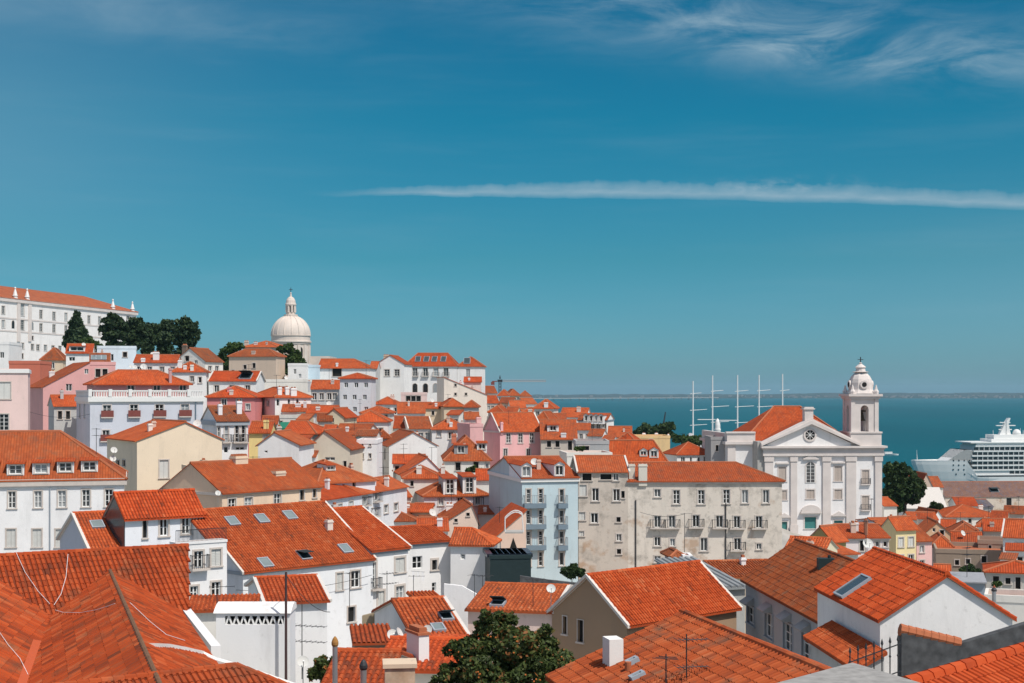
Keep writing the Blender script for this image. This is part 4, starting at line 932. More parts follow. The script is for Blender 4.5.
e2b = Hs('white house with roof slope and iron balcony beside the foreground roof', 176, 226.5, 103.6, 543.5, None, 36, 1.0, 14, 'flat', (.80, .79, .78), para=.1, W=[(198.5, 551, 9, 17, 'b'), (194, 586, 8, 13, 'w'), (216, 549, 9.5, 17, 's'), (216, 582, 9, 14, 'w')], near=True)
Hs(xl=209, xr=227, Y=107.2, eave=541.5, ridge=506, phi=36, d=5.5, h=14, roof='shed', wall=(.80, .79, .78), root=e2b, rc=TR, near=True)
e5 = Hs('large white house with six skylights in a broad orange roof', 243, 373, 118, 572, 512, 45, 14.5, 18, 'gable', (.80, .81, .82), rc=TN, verge=True, W=[(339.5, 573, 6, 17, 's'), (355.5, 570.5, 9, 17, 'w'), (351.5, 607, 7, 15, 'd')], sky=[(265, 563.5, 1.1, 1.25), (303.5, 556, 1.1, 1.25, True), (345, 549.5, 1.1, 1.25), (261.5, 519.5, 1.1, 1.25), (289.5, 516, 1.1, 1.25), (232, 522, 1.1, 1.25)], near=True, side='l', cornice=(.3, .12, GREY_PAINT))
e6 = Hs('white apartment house with stone framed windows and laundry lines', 371, 408, 128, 551, 511, 48, 13, 18, 'gable', (.81, .80, .785), rc=TR, W=[(373.8, 562.5, 4, 26, 'b'), (400, 558, 9, 14.5, 's'), (381, 591, 6, 15, 's'), (400, 586, 8, 12.5, 'w')], near=True, cornice=(.35, .12, GREY_PAINT), verge='r', surround=.2)
Hs(xl=408, xr=450.5, Y=132.5, eave=543.5, ridge=529, phi=34, d=7, h=18, roof='gable', wall=(.81, .80, .785), root=e6, rc=TR, W=[(417.4, 556, 9.5, 12.5, 'n'), (434.5, 560, 5, 10, 'd'), (434, 582.5, 4, 9, 'n')], near=True, cornice=(.3, .1, GREY_PAINT), side='l', surround=.2)
e6b = Hs('white house end with single square window beside the dark box building', 450.5, 490.5, 133, 545.5, 530, -7, 5, 16, 'hipr', (.82, .81, .80), rc=TR, W=[(463, 554, 5, 5.5, 'n')], near=True, rp=.6, hipin=2.2, side='r')
e7 = Hs('low white house with a clean orange roof behind the zigzag parapet', 266, 327, 90, 604, 580, 18, 8.5, 8, 'gable', (.80, .80, .80), rc=TR, near=True, xs=None, verge=True)
e8 = Hs('narrow orange lean to roof between two white walls', 189, 256, 86, 612, 598, 8, 3.2, 5, 'shed', OFFW, rc=TR, near=True, pm=MP_DIRTY)
# --- roofs in the lower middle
Hs('house with plain orange roof hidden behind the orange tree', 415, 466, 84, 640, 602, 18, 11, 6, 'gable', WHITE, rc=TN, near=True, verge='r', sky=[(446, 618, .8, 1.1, True), (438, 629, .8, 1.0)])
Hs('house with long orange roof behind the orange tree', 468, 552, 89, 613, 588, -12, 11, 7, 'gable', (.74, .58, .52), rc=TN, near=True, verge='r', sky=[(498, 605, .9, 1.1, True)])
Hs('tiny house with pale orange roof at the foot of the white apartment house', 421, 446, 97, 606, 594, 14, 5, 6, 'shed', WHITE, rc=(1.15, 1.3, 1.2, .9), near=True)
Hs('flat tiled shed roof among rubble below the white apartment house', 355, 392, 80, 645, 628, 8, 6, 4, 'shed', BROWN, rc=TN, near=True, pm=MP_DIRTY)
Hs('low tiled house beside the white chimney and satellite dishes', 376, 452, 60, 672, 643, -6, 8, 5, 'gable', OFFW, rc=TR, near=True, W=())
Hs('stone shed with grey corrugated roof beside two dishes', 397, 421, 92, 619, 606, 10, 4, 6, 'gable', (.40, .34, .25), rmat=SHEET, near=True, pm=MP_DIRTY, caps_=False, pitch=.4, rowl=9.0)
Hs('low tiled roof close to the bottom edge beside a metal flue', 322, 384, 54, 694, 655, -4, 7, 5, 'gable', OFFW, rc=TO, near=True)
f5 = Hs('brown walled house with a bright new orange roof', 627, 736.5, 84, 624, 577.5, 42, 6.4, 8, 'gable', (.36, .25, .165), rc=(1.06, 1.0, .95, .95), xs=552, verge=True, near=True, pitch=.23, surround=.04, S=[(565, 616, 4, 18, 'd'), (598, 588, 4, 7, 'd'), (580.5, 620, 6, 22, 'd')])
f6 = Hs('tiled house roof with white chimney and vents at the bottom edge', O=(1.52, 50.3), w=20, phi=-75.8, d=9.7, ze=49.9, zr=51.85, h=6, roof='gable', wall=OFFW, rc=TO, near=True, pitch=.25, rowl=.40, side='l', floor=43)
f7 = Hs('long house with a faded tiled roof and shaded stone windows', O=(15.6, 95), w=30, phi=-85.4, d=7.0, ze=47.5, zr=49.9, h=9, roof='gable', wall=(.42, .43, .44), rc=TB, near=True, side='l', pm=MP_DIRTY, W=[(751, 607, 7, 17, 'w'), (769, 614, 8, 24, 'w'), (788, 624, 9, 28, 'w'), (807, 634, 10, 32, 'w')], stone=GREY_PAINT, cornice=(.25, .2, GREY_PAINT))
f8 = Hs('white gabled house with one large skylight in its tiled roof', O=(16.56, 64), w=6.1, phi=3.5, d=10.2, ze=49.67, zr=51.63, h=8, roof='cross', wall=(.80, .78, .76), rc=TR, near=True, over=.14, pitch=.25, rowl=.40, side='l', sky=[(853.6, 588, 1.45, 1.75, False, DGLASS)])
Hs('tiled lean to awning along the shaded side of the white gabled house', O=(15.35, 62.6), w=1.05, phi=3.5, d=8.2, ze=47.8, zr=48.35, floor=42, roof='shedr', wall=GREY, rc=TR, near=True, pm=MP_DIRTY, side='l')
gh = Hs('glass roofed shed between the bright roof and the faded roof', 706, 745, 101, 590, 561.5, 20, 8, 6, 'shed', (.40, .40, .38), rmat=SHEET, near=True, pm=MP_DIRTY, caps_=False, pitch=.45, rowl=9.0)
Hs('small grey roof hut with pyramid tiles under the stained block', 673, 683, 128, 556, 551, 8, 3, 4, 'hip', (.36, .36, .40), rc=TB, near=False)
Hs('small white roof hut beside the grey pyramid tiled hut', 683.5, 692, 127, 556, None, 0, 2.2, 4, 'flat', WHITE, para=.1)
Hs('low tiled roof between the stained block and the faded roof', 722, 790, 120, 578, 563, 10, 9, 6, 'gable', BEIGE, rc=TO, near=True)
Hs('orange roof peeping over the faded roof below the church', 783, 822, 128, 556, 540, -24, 7, 7, 'gable', (.70, .62, .45), rc=TR, near=True)
# --- below the church and toward the river
ol = Hs('ochre house with stepped roofs below the church doors', 832, 846, 158, 541, 527.5, 40, 8, 9, 'gable', (.44, .34, .15), rc=TR, xs=809, S=[(815, 538, 2.5, 4, 'd')])
Hs('small orange lean to of the ochre house below the church', 838, 858, 150, 555, 542.5, 20, 6, 6, 'shed', OFFW, rc=TR, near=False)
Hs('pinkish white house with three windows under a tile roof below the church', 846, 889, 170, 538, 525.5, 4, 9, 9, 'gable', (.78, .68, .66), rc=TN, xs=None, W=[(862, 540, 4, 11, 'd'), (877.5, 541, 4, 6), (885.5, 541, 4, 6)], chim=[(866.5, 535, 3, 15, (.45, .2, .12))], cornice=(.3, .12, STONE2))
ye = Hs('slim yellow house with four shuttered windows below the big tree', 896, 916, 186, 529, 518, 20, 10, 12, 'gable', (.82, .68, .38), rc=TR, xs=882, W=[(901, 537.5, 5, 9.5, 's'), (911, 537, 5, 9.5, 's'), (901, 555, 5, 8, 'w'), (911, 554.5, 5, 8, 'w')])
Hs('slim pink house leaning on the slim yellow house', 916.5, 932, 188, 541, 519, 18, 11, 12, 'gable', (.78, .50, .47), rc=TO, W=[(922, 545.5, 4, 7), (922, 560, 4.5, 8)])
Hs('house with bright roof beside the slim pink house', 932, 952, 205, 546, 535, -12, 8, 8, 'hip', OFFW, rc=TR, W=[(938, 549, 3, 5, 'd')])
rw = Hs('ruined brown house with bare stone wall and dark openings', 936, 1009, 196, 551, None, -14, 10, 11, 'flat', (.33, .27, .21), pm=MP_DIRTY, rc=TO, W=[(957, 560, 4, 5, 'd'), (968, 559, 4, 5, 'd'), (984, 556, 5, 6.5, 'd'), (1000, 554, 4, 5, 'n')])
Hs('taller end of ruined house with tiled patches', 978, 1010, 203, 541, None, -18, 6, 12, 'flat', (.36, .28, .22), pm=MP_DIRTY, rc=TO, W=[(990, 545, 3, 4, 'd')])
Hs('orange roof sunk behind the ruined brown wall', 952, 982, 214, 545, 533, -16, 7, 8, 'gable', BEIGE, rc=TO)
Hs('small peach house with arched top among roofs above the ruin', 925, 950, 216, 533, 522.5, -6, 8, 8, 'cross', (.72, .48, .30), rc=TN, W=[(942, 530, 4, 5, 'd'), (934, 528, 3, 4, 'n')])
Hs('wide orange roof above the ruined house', 950, 981, 226, 535, 523, -14, 9, 8, 'hip', BEIGE, rc=TO, W=[(960, 537, 3, 4, 'd')])
Hs('white edged gable roof beside the old warehouse at the frame edge', 1003, 1062, 186, 539, 522, -24, 8, 10, 'gable', WHITE, rc=TR, verge=True)
Hs('house with tile roof between warehouse and white edged gable', 984, 1006, 222, 531, 520, -16, 7, 8, 'gable', (.50, .42, .36), rc=TN, chim=[(992, 527, 4, 5)])
Hs('small roof with dark window below the white edged gable', 1006, 1045, 178, 552, 545, -20, 5, 8, 'shed', WHITE, rc=TR, W=[(1020, 557, 5, 8, 'd')])
Hs('house with porch and bright roof at the frame edge below the ruin', 986, 1046, 150, 574, 562, -18, 6, 8, 'hip', (.60, .56, .50), rc=TR, W=[(1008, 578, 5, 6, 'd'), (1018, 577, 5, 12, 'd'), (996, 576, 6, 10, 'd')])
Hs('grey metal roofed hut below the ruined house', 952, 985, 142, 583, 574, -14, 4, 6, 'shed', (.28, .33, .38), rmat=GREYROOF, caps_=False)
Hs('low white terrace wall at the frame edge behind the white gable', 985, 1050, 118, 598, None, -20, 4, 6, 'flat', OFFW, chim=[(994, 597, 4, 9, DKGREY)])
Hs('orange roof strip behind the ridge of the white gabled house', 935, 950, 158, 574, 566, -16, 4, 7, 'gable', WHITE, rc=TR)
Hs('hall with white roof slope between the big tree and the warehouse', 905, 947, 290, 509, 488, -10, 14, 10, 'shed', WHITE, rmat=MORTAR, caps_=False)
Hs('long orange roof in front of the old warehouse', 946, 1001, 276, 517, 505.5, 4, 11, 9, 'hip', OFFW, rc=TN, W=[(955, 519, 3, 5, 'd'), (970, 519, 3, 4, 'd'), (985, 519, 3, 5, 'd')])
Hs('house with short orange roof above the long orange roof', 957, 978, 300, 506, 498, -6, 9, 8, 'gable', OFFW, rc=TR)
Hs('grey hall behind the short orange roof by the warehouse', 970, 993, 305, 507, 500, 4, 8, 9, 'gable', (.40, .40, .42), rc=TG)
Hs('low red roof beside the big tree and white hall', 910, 938, 262, 520, 513, -6, 8, 7, 'gable', OFFW, rc=TN)
Hs('white gable under the dark round shrub near the river', 930, 946, 268, 523, 511, 10, 8, 8, 'cross', WHITE, rc=TO, W=[(934, 518, 2.5, 3, 'd')])
Hs('reddish roof hidden by the big tree beside the ship bow', 905, 925, 335, 483, 475, 0, 9, 9, 'gable', (.55, .38, .28), rc=TO)
Hs('small chapel like house with beige round gable before the ship', 920, 933, 325, 487, 474, 0, 9, 9, 'cross', (.62, .48, .38), rc=TO)
Hs('red roofed quay shed below the ship bow', 932, 943, 345, 487, 477, 0, 9, 9, 'gable', OFFW, rc=TO)
Hs('red roofed house glimpsed between church tower and big tree', 884, 897, 250, 506, 498, 10, 8, 9, 'gable', OFFW, rc=TR)
Hs('orange roofed house behind the slim yellow house', 880, 905, 205, 525, 519, 10, 8, 9, 'gable', (.60, .60, .68), rc=TN)
wh = Hs('long old warehouse with brown roof and flaking wall on the quay', 945, 1120, 560, 497, 482, 4, 30, 15, 'gable', (.62, .53, .44), rc=(.52, 1.6, 4.2, .3), pm=MP_OLD, xs=930, W=[(984, 499, 3.5, 5, 'd'), (1009, 498, 5, 8, 'd'), (1010, 508, 3, 4, 'd'), (965, 501, 3.5, 5, 'd')], sky=[(994, 490, 3.5, 3.0, True)])
wh.root.name = 'warehouse'; wh.root['category'] = 'warehouse'; del wh.root['group']
# --- the stained grey block
st_ = Hs('stained grey apartment block with peeling plaster and iron balconies', 628, 782, 172, 481.5, 463.5, 2, 12, 16, 'hipr', STAIN, rc=TO, pm=MP_OLD, hipin=4.5,
   W=[(657.5, 489, 6, 8), (676.5, 490, 6.5, 14), (701.3, 490, 6.5, 14), (726.5, 489.5, 6.5, 14), (745, 490, 6, 13), (766, 490, 6, 13),
      (657.5, 516, 6.5, 11.5, 'b'), (672, 515.5, 6.5, 12, 'b'), (696, 515, 7, 12, 'b'), (719.5, 515.5, 7, 12, 'b'), (737, 516, 6.5, 12, 'b'), (759, 516, 6.5, 12, 'b'),
      (657.5, 537, 6, 9), (672.5, 538.5, 5, 7.5), (704, 538, 7, 13), (737.5, 538, 7, 12, 'b'), (759, 543.5, 5, 6), (657.5, 556, 6, 6.5)],
   cornice=(.3, .2, STONE), chim=[(643, 481, 8.5, 17, (.66, .62, .54)), (632, 479, 6, 15, (.64, .58, .5))], bal=dict(d=.55, w=1.9))
st_.root.name = 'apartment_block'; st_.root['category'] = 'apartment block'; del st_.root['group']
Hs(xl=578.5, xr=628, Y=171.75, eave=472, ridge=457, phi=2, d=10, h=18, roof='gable', wall=(.58, .51, .44), root=st_, rc=TN, pm=MP_OLD,
   W=[(587, 473.5, 9, 7, 'd'), (606, 474, 11, 5.5, 'd'), (616, 473.5, 5, 7), (583, 485, 7, 11, 's'), (595.5, 488, 6.5, 13), (616.5, 489, 6.5, 12), (623, 491, 3.5, 7, 'd'), (582, 512, 6, 8, 's'), (594.5, 513, 7, 10), (618.5, 517, 4, 5, 'd'), (619, 534, 5, 7), (619, 549, 4, 5, 'd'), (581.5, 531, 5, 5, 's'), (581, 549, 7, 8, 'd')], verge=True)

# --- small houses, sheds and lean-tos filling the slope
small = [(318, 332, 218, 421, 414, 8, 'gable', OFFW, TB, 'small brown roofed house beside the cottage with little red roof'), (297, 308, 215, 420, 414.5, 0, 'shed', BEIGE, TN, 'beige shed roof between green awning and round edged roof'),
 (345, 357, 206, 444, 438, -8, 'gable', (.62, .50, .42), TO, 'dull brown house beside the crown shaped parapet'), (377, 390, 236, 437, 430.5, 10, 'hip', GREY, TB, 'grey house with brown hip roof behind the plain viewer facing gable'),
 (465, 479, 262, 419, 413, 4, 'gable', WHITE, TN, 'white house with orange roof beside the narrow pink house'), (447, 459, 272, 415, 410.5, -6, 'shed', OFFW, TR, 'red shed roof under the beige hipped house'), (378, 391, 280, 424, 418, 10, 'gable', WHITE, TO, 'white cottage right above the brown roofed house by the hip roofs'),
 (497, 506, 365, 409, 404.5, 8, 'hip', WHITE, TR, 'tiny white hip roofed house two rows behind the pink town house'), (506, 517, 355, 412, 407.5, -10, 'gable', BEIGE, TO, 'tiny beige gable behind the pink town house roof'), (523, 532, 345, 414, 410, 10, 'gable', WHITE, TN, 'tiny white house beside a wide red roof near the river edge'),
 (588, 602, 285, 436, 430, -14, 'gable', WHITE, TO, 'white house directly below the little pointed gables'), (601, 612, 280, 441, 435.5, -12, 'shed', GREY, TN, 'grey lean to beside the salmon roofed house'), (618, 634, 292, 440, 433, -14, 'hip', WHITE, TR, 'white hip roofed house between stepped roofs and ochre house'),
 (941, 955, 246, 527, 520.5, -18, 'gable', WHITE, TN, 'white cottage above the peach house with arched top'), (977, 991, 250, 526, 519, -20, 'hip', OFFW, TR, 'hip roofed cottage below the long orange roof by the warehouse'), (991, 1007, 262, 519, 512, -22, 'gable', BEIGE, TO, 'beige cottage at the end of the long orange roof'),
 (1004, 1024, 285, 514, 507, -22, 'gable', (.5, .42, .36), TB, 'brown roofed cottage right below the old warehouse windows'), (918, 932, 250, 519, 513.5, -14, 'gable', (.74, .60, .5), TO, 'tan cottage behind the slim pink house'), (1000, 1015, 168, 560, 554, -22, 'shed', WHITE, TO, 'white lean to between ruin and porch house'),
 (858, 872, 195, 530, 524, 6, 'gable', OFFW, TO, 'low roof behind the pinkish white house below the church'), (437, 452, 206, 477, 470, 8, 'hip', OFFW, TR, 'small hip roof beside the two tall dormers'), (398, 411, 192, 497, 489, 20, 'gable', (.72, .66, .58), TN, 'tan house closing the row of iron balconies'),
 (428, 441, 172, 523, 516, 14, 'shed', WHITE, TB, 'lean to with brown tiles beside the pinkish gabled cottage'), (556, 568, 262, 431, 425, -6, 'gable', GREY, TB, 'dark roofed house beside the grey roofless looking house'), (262, 277, 216, 424, 417, 6, 'gable', OFFW, TO, 'old roof behind the yellow house chimney'),
 (323, 334, 205, 432, 426, 0, 'gable', WHITE, TR, 'white house behind the worn cream gable')]
for x0, x1, Y, e, r, ph_, rf, wl_, tc_, lb in small: Hs(lb, x0, x1, Y, e, r, ph_, 6, 9, rf, wl_, rc=tc_, auto=(2, 1, .8, 1.1))
# ------------------------------------------------------------------ monastery on the hill
mo = Hs('long white monastery with pinnacles and tiled roof on the hilltop', -70, 136.5, 444, 289.2, 276.5, Y2=571, d=30, h=24, fnd=26, roof='hipr', wall=(.80, .78, .76), rc=(1.0, 1.55, 2.3, .5), name='monastery', cat='monastery', group=None,
    W=[(-20, 306, 3.3, 8), (3.3, 306, 3.2, 8), (41, 310, 3, 8.5), (54, 312, 3, 8), (66, 313, 2.8, 8), (89, 315.5, 2.8, 8), (99.5, 316.5, 2.6, 8), (128, 316, 3, 3.5),
       (-20, 320, 3.3, 8), (3.3, 320, 3.2, 8), (13, 320.5, 2.6, 8, 'r'), (32, 322, 2.6, 8, 'r'), (41, 323.5, 3, 8), (54, 324.5, 3, 8), (66, 325.5, 2.8, 8), (99.5, 328, 2.6, 7),
       (11, 342.5, 3, 6), (22.5, 343, 3, 6), (32.5, 344, 3, 6), (38, 344.5, 3, 6), (45.5, 345, 3, 6), (53, 345.5, 3, 6), (60, 346, 3, 6), (22, 353.5, 3, 5, 'd'), (32.5, 336, 2, 4, 'd'),
       (22.3, 304, 3.8, 12, 'w'), (22.3, 319, 3.8, 11, 'w')], cornice=(1.3, .5, STONE2), surround=.2, over=.6)
mw = mo
mo.root['label'] = 'long white monastery with pinnacles and tiled roof on the hilltop'
sc_ = MB()
for y in (317.7, 330.5):                                            # string courses
    a, _ = mo.plane(3, y, 'f'); sc_.box(0, mo.w, -.12, -.003, a.z - .25, a.z + .25)
sc_.build('string_course', STONE2, mo.root)
pb = MB()
for x in (18.3, 29.5):
    a, _ = mo.plane(x, 330, 'f'); pb.box(a.x - .9, a.x + .9, -.35, -.003, a.z - 4, mo.he - 1.35)
pb.build('pilaster', STONE2, mo.root)
for x in (17.5, 29.5, 115, 134.5):                                   # pinnacles along the eaves
    a, _ = mo.plane(x, 300, 'f'); u0 = min(a.x, mo.w - .6); pn = MB()
    pn.lathe([(.9, -.6), (.9, .5), (.7, .55), (.7, 1.0), (1.0, 1.1), (.75, 1.3), (.6, 2.0), (.35, 2.9), (.18, 3.4), (.34, 3.6), (.34, 3.9), (0, 4.2)], 8, (u0, .9, mo.he))
    pn.build('pinnacle', WHITE_PAINT, mo.root)


# ------------------------------------------------------------------ the domed church (only its dome stands above the roofs)
def gen_dome():
    Y = 750.0; s = Y / F; c = px(290.8, 362, Y); zb = c.z - 14
    r = empty('domed_church', 'domed church of pale stone rising behind the beige houses', 'church', None, (c.x, c.y, zb))
    Z = lambda y: H + (HY - y) * s - zb
    R0 = 18.7 * s
    d = MB(); n = 48
    d.lathe([(R0, -10), (R0, Z(345)), (R0 * 1.04, Z(344.5)), (R0 * 1.04, Z(343))], n)
    for k in range(16):                                              # pilasters of the drum
        a = 2 * math.pi * (k + .5) / 16; Mx = Matrix.Rotation(a, 4, 'Z'); d.box(R0 - .2, R0 + .45, -.85, .85, 0, Z(345.2), 0, M=Mx)
    d.build('drum', DOMESTONE, r)
    for k in range(16):
        if k % 2: continue
        a = -math.pi / 2 + 2 * math.pi * (k) / 16 - .105; Mx = Matrix.Rotation(a + math.pi / 2, 4, 'Z'); o = MB(); w, hb, ht = 1.35, Z(357), Z(347.5)
        pts = [(-w, hb), (w, hb)] + [(w * math.cos(t), ht - w + w * math.sin(t)) for t in [math.pi * i / 8 for i in range(9)]]
        o.v = []; k0 = 0
        o.prism(pts, 'y', -R0 - .12, -R0 + .6, 0)
        o.v = [tuple(Mx @ V(p)) for p in o.v]; o.build('window', HOLE, r)
    g = MB(); g.lathe([(R0 * 1.02, Z(343)), (R0 * 1.09, Z(342.6)), (R0 * 1.09, Z(341.2)), (R0 * 1.03, Z(340.8)), (R0 * 1.03, Z(336.5)), (R0 * 1.07, Z(336.2)), (R0 * 1.07, Z(335.4)), (R0, Z(335.2))], n); g.build('cornice', DOMESTONE, r)
    dm = MB(); prof = []
    for i in range(15):
        t = i / 14 * math.pi / 2 * 0.93; prof.append((R0 * 1.03 * math.cos(t), Z(335.2) + 19.8 * s * math.sin(t)))
    dm.lathe(prof, n)
    for k in range(16):
        a = 2 * math.pi * (k + .5) / 16
        for (r0, z0), (r1, z1) in zip(prof, prof[1:]): dm.tube((r0 * math.cos(a), r0 * math.sin(a), z0), (r1 * math.cos(a), r1 * math.sin(a), z1), .28, .28, 5)
    dm.build('dome', DOMESTONE, r, smooth=False)
    ln = MB(); ln.lathe([(6.6 * s, Z(317)), (6.9 * s, Z(315.8)), (6.9 * s, Z(314.6)), (4.6 * s, Z(314.4)), (4.6 * s, Z(312.5))], 16)
    for k in range(8):
        a = 2 * math.pi * (k + .5) / 8; ln.tube((4.3 * s * math.cos(a), 4.3 * s * math.sin(a), Z(312.5)), (4.3 * s * math.cos(a), 4.3 * s * math.sin(a), Z(305.4)), .62, .55, 8)
    ln.lathe([(4.5 * s, Z(306.2)), (5.6 * s, Z(305)), (5.6 * s, Z(303.8)), (4.9 * s, Z(303.4)), (4.5 * s, Z(300.5)), (3.2 * s, Z(298)), (1.2 * s, Z(296.7)), (.7 * s, Z(294)), (.9 * s, Z(293)), (0, Z(292))], 16)
    ln.build('lantern', DOMESTONE, r)
    cr_ = MB(); cr_.tube((0, 0, Z(293)), (0, 0, Z(287.5)), .16); cr_.box(-.9, .9, -.12, .12, Z(290), Z(289.4)); cr_.build('cross', DARK_METAL, r)
    nb = MB(); nb.box(-20, 20, 4, 34, -12, Z(356)); nb.build('nave', DOMESTONE, r)
gen_dome()

# ------------------------------------------------------------------ white church with a bell tower
def church():
    Y = 245.0; m = Y / F; O = px(764.5, 530, Y); ph = R(4)
    r = empty('church', 'white church with pediment and bell tower above the river', 'church', None, tuple(O), ph)
    GROUND.append((O.x + 10, O.y + 10, O.z))
    U = lambda x: (x - 764.5) * m * 1.0; Z = lambda y: (530 - y) * m
    W1, W2 = U(857.5), U(884); zc = Z(456); dep = 26
    fr = []
    wins = [(782.5, 467, 7.5, 14.5, 's'), (839.5, 466.5, 7.5, 15, 's'), (867.5, 470.5, 7, 14, 's'), (784, 490.5, 6, 9.5, 's'), (811.2, 490, 8, 9, 's'), (839.5, 490, 7.5, 9.5, 's'), (867.5, 496.5, 7, 14, 's'),
            (784.5, 522, 6, 8, 'g'), (811.2, 517.5, 11.5, 11.5, 'g'), (839.8, 521, 9, 8, 'g')]
    P = lambda a, z, o=0: V((a, -o, z))
    mb = MB(); holes = []
    for x, y, w, h, st in wins:
        ww, wh = round(w * m * 20) / 20, round(h * m * 20) / 20; u0, z0 = U(x), Z(y + h)
        holes.append((u0 - ww / 2, u0 + ww / 2, z0, z0 + wh)); add_window(r, u0, z0, ww, wh, st, 0, P, 1, .22, STONE2, SHUT_B)
    wall_face(mb, [(0, -6), (W2, -6), (W2, zc), (0, zc)], holes, P, deep=.2)
    mb.poly([(0, 0, -6), (0, dep, -6), (0, dep, zc), (0, 0, zc)]); mb.poly([(W2, 0, -6), (W2, dep, -6), (W2, dep, zc), (W2, 0, zc)]); mb.poly([(0, dep, -6), (W2, dep, -6), (W2, dep, zc), (0, dep, zc)]); mb.poly([(0, 0, zc), (W2, 0, zc), (W2, dep, zc), (0, dep, zc)])
    mb.build('wall', MP, r, (.82, .80, .79))
    # arched centre window
    add_window(r, U(811.2), Z(483), 1.55, 3.6, 'r', 0, lambda a, z, o=0: V((a, -o - .02, z)), 0, .2, STONE2)
    for x, y, w in ((782.5, 463, 13), (839.5, 462.5, 13)): hd = MB(); hd.box(U(x - w / 2), U(x + w / 2), -.35, -.003, Z(y + 1), Z(y - .6)); hd.build('window_hood', STONE2, r)
    for x, y, w, hh in ((811.2, 459, 16, 4), (784.5, 517, 12, 4), (839.8, 516, 14, 4.5)):
        hd = MB(); hd.prism([(U(x - w / 2), Z(y + .5)), (U(x + w / 2), Z(y + .5)), (U(x + w / 2), Z(y - .4)), (U(x), Z(y - hh)), (U(x - w / 2), Z(y - .4))], 'y', -.4, -.003); hd.build('window_hood', STONE2, r)
    arc = [(U(811.2) + 10 * m * math.cos(t), Z(512) + 7 * m * math.sin(t)) for t in [math.pi * i / 10 for i in range(11)]]
    hd = MB(); hd.prism(arc, 'y', -.55, -.003); hd.box(U(800.5), U(822), -.6, -.003, Z(513.4), Z(512.05))
    hd.build('door_hood', STONE2, r)
    for a, b in ((764.5, 773), (790.8, 797.3), (823.5, 831.5), (847.5, 857.5), (877, 884)):
        p = MB(); p.box(U(a), U(b), -.28, -.002, -6, zc - .02); p.box(U(a) - .12, U(b) + .12, -.4, -.28, zc - .95, zc - .02); p.box(U(a) - .12, U(b) + .12, -.42, -.28, -6, .9)
        p.build('pilaster', STONE2, r)
    e = MB(); e.box(-.35, W2 + .35, -.5, dep + .2, zc, zc + .75); e.box(-.45, W2 + .45, -.62, dep + .3, Z(449.5), Z(448)); e.box(-.75, W2 + .75, -1.0, dep + .5, Z(448), Z(446)); e.box(-.3, W2 + .3, -.45, dep, zc + .75, Z(449.5))
    e.build('cornice', STONE2, r)
    zb = Z(446); za = Z(420.5); xm = W1 / 2
    pe = MB(); pe.prism([(-.2, zb), (W1 + .1, zb), (xm, za - .6)], 'y', -.25, .6); pe.build('pediment', MP, r, (.82, .80, .78))
    pk_ = MB()
    for sx in (-1, 1):
        x0 = -.75 if sx < 0 else W1 + .55
        for (t0, t1, y0) in ((0.0, .62, -1.0), (.62, 1.05, -.7)):
            q = [(x0, zb + t0 * .55 + .01), (xm, za - .6 + t0), (xm, za - .6 + t1), (x0, zb + t1 * .55 + .01)]
            pk_.prism(q if sx < 0 else list(reversed(q)), 'y', y0, .75 - (0.003 if sx > 0 else 0))
    pk_.build('raking_cornice', STONE2, r)
    oc = MB(); c0 = V((U(810.3), 0, Z(435)))
    for i in range(20):
        a0, a1 = 2 * math.pi * i / 20, 2 * math.pi * (i + 1) / 20
        oc.prism([(c0.x + .85 * math.cos(a0), c0.z + .85 * math.sin(a0)), (c0.x + 1.15 * math.cos(a0), c0.z + 1.15 * math.sin(a0)), (c0.x + 1.15 * math.cos(a1), c0.z + 1.15 * math.sin(a1)), (c0.x + .85 * math.cos(a1), c0.z + .85 * math.sin(a1))], 'y', -.42, -.25, 1)
    oc.prism([(c0.x + .85 * math.cos(2 * math.pi * i / 20), c0.z + .85 * math.sin(2 * math.pi * i / 20)) for i in range(20)], 'y', -.29, -.24, 0)
    for a in range(4):
        Mx = Matrix.Translation(c0) @ Matrix.Rotation(math.pi * a / 4, 4, 'Y'); oc.box(-.84, .84, -.33, -.29, -.04, .04, 2, M=Mx)
    oc.build('round_window', [HOLE, STONE2, WHITE_PAINT], r)
    st = MB(); x = U(809.5); st.box(x - .75, x + .75, -.2, 1.3, za - .4, Z(409.5)); st.box(x - 1.0, x + 1.0, -.4, 1.5, Z(409.5), Z(408.3)); st.box(x - .8, x + .8, -.2, 1.3, Z(408.3), Z(407)); st.build('gable_plinth', STONE2, r)
    # roofs: nave gable behind the pediment and the big hipped crossing
    rb = MB(); D2 = 9.0
    slope(rb, [(-.2, .6, zb + .1), (xm, .6, za - .2), (xm, D2, za - .2), (-.2, D2, zb + .1)]); slope(rb, [(W1 + .2, .6, zb + .1), (xm, .6, za - .2), (xm, D2, za - .2), (W1 + .2, D2, zb + .1)])
    x0, x1, y0, y1, zt, ze = U(750), U(866), 6.0, 25.0, Z(407.5), zb + .35
    r1, r2 = V((U(797), (y0 + y1) / 2, zt)), V((U(825), (y0 + y1) / 2, zt))
    A_, B_, C_, D_ = V((x0, y0, ze)), V((x1, y0, ze)), V((x1, y1, ze)), V((x0, y1, ze))
    for q in ([A_, B_, r2, r1], [C_, D_, r1, r2], [B_, C_, r2], [D_, A_, r1]): slope(rb, q)
    for a, b in ((A_, r1), (r1, r2), (r2, B_)): caps(rb, a, b, .2, 1, near=False)
    rb.build('roof', [MT_FAR, BRICKCAP, MORTAR], r, TN)
    # side wing
    wb = MB(); xa = U(731.5); wz = Z(445)
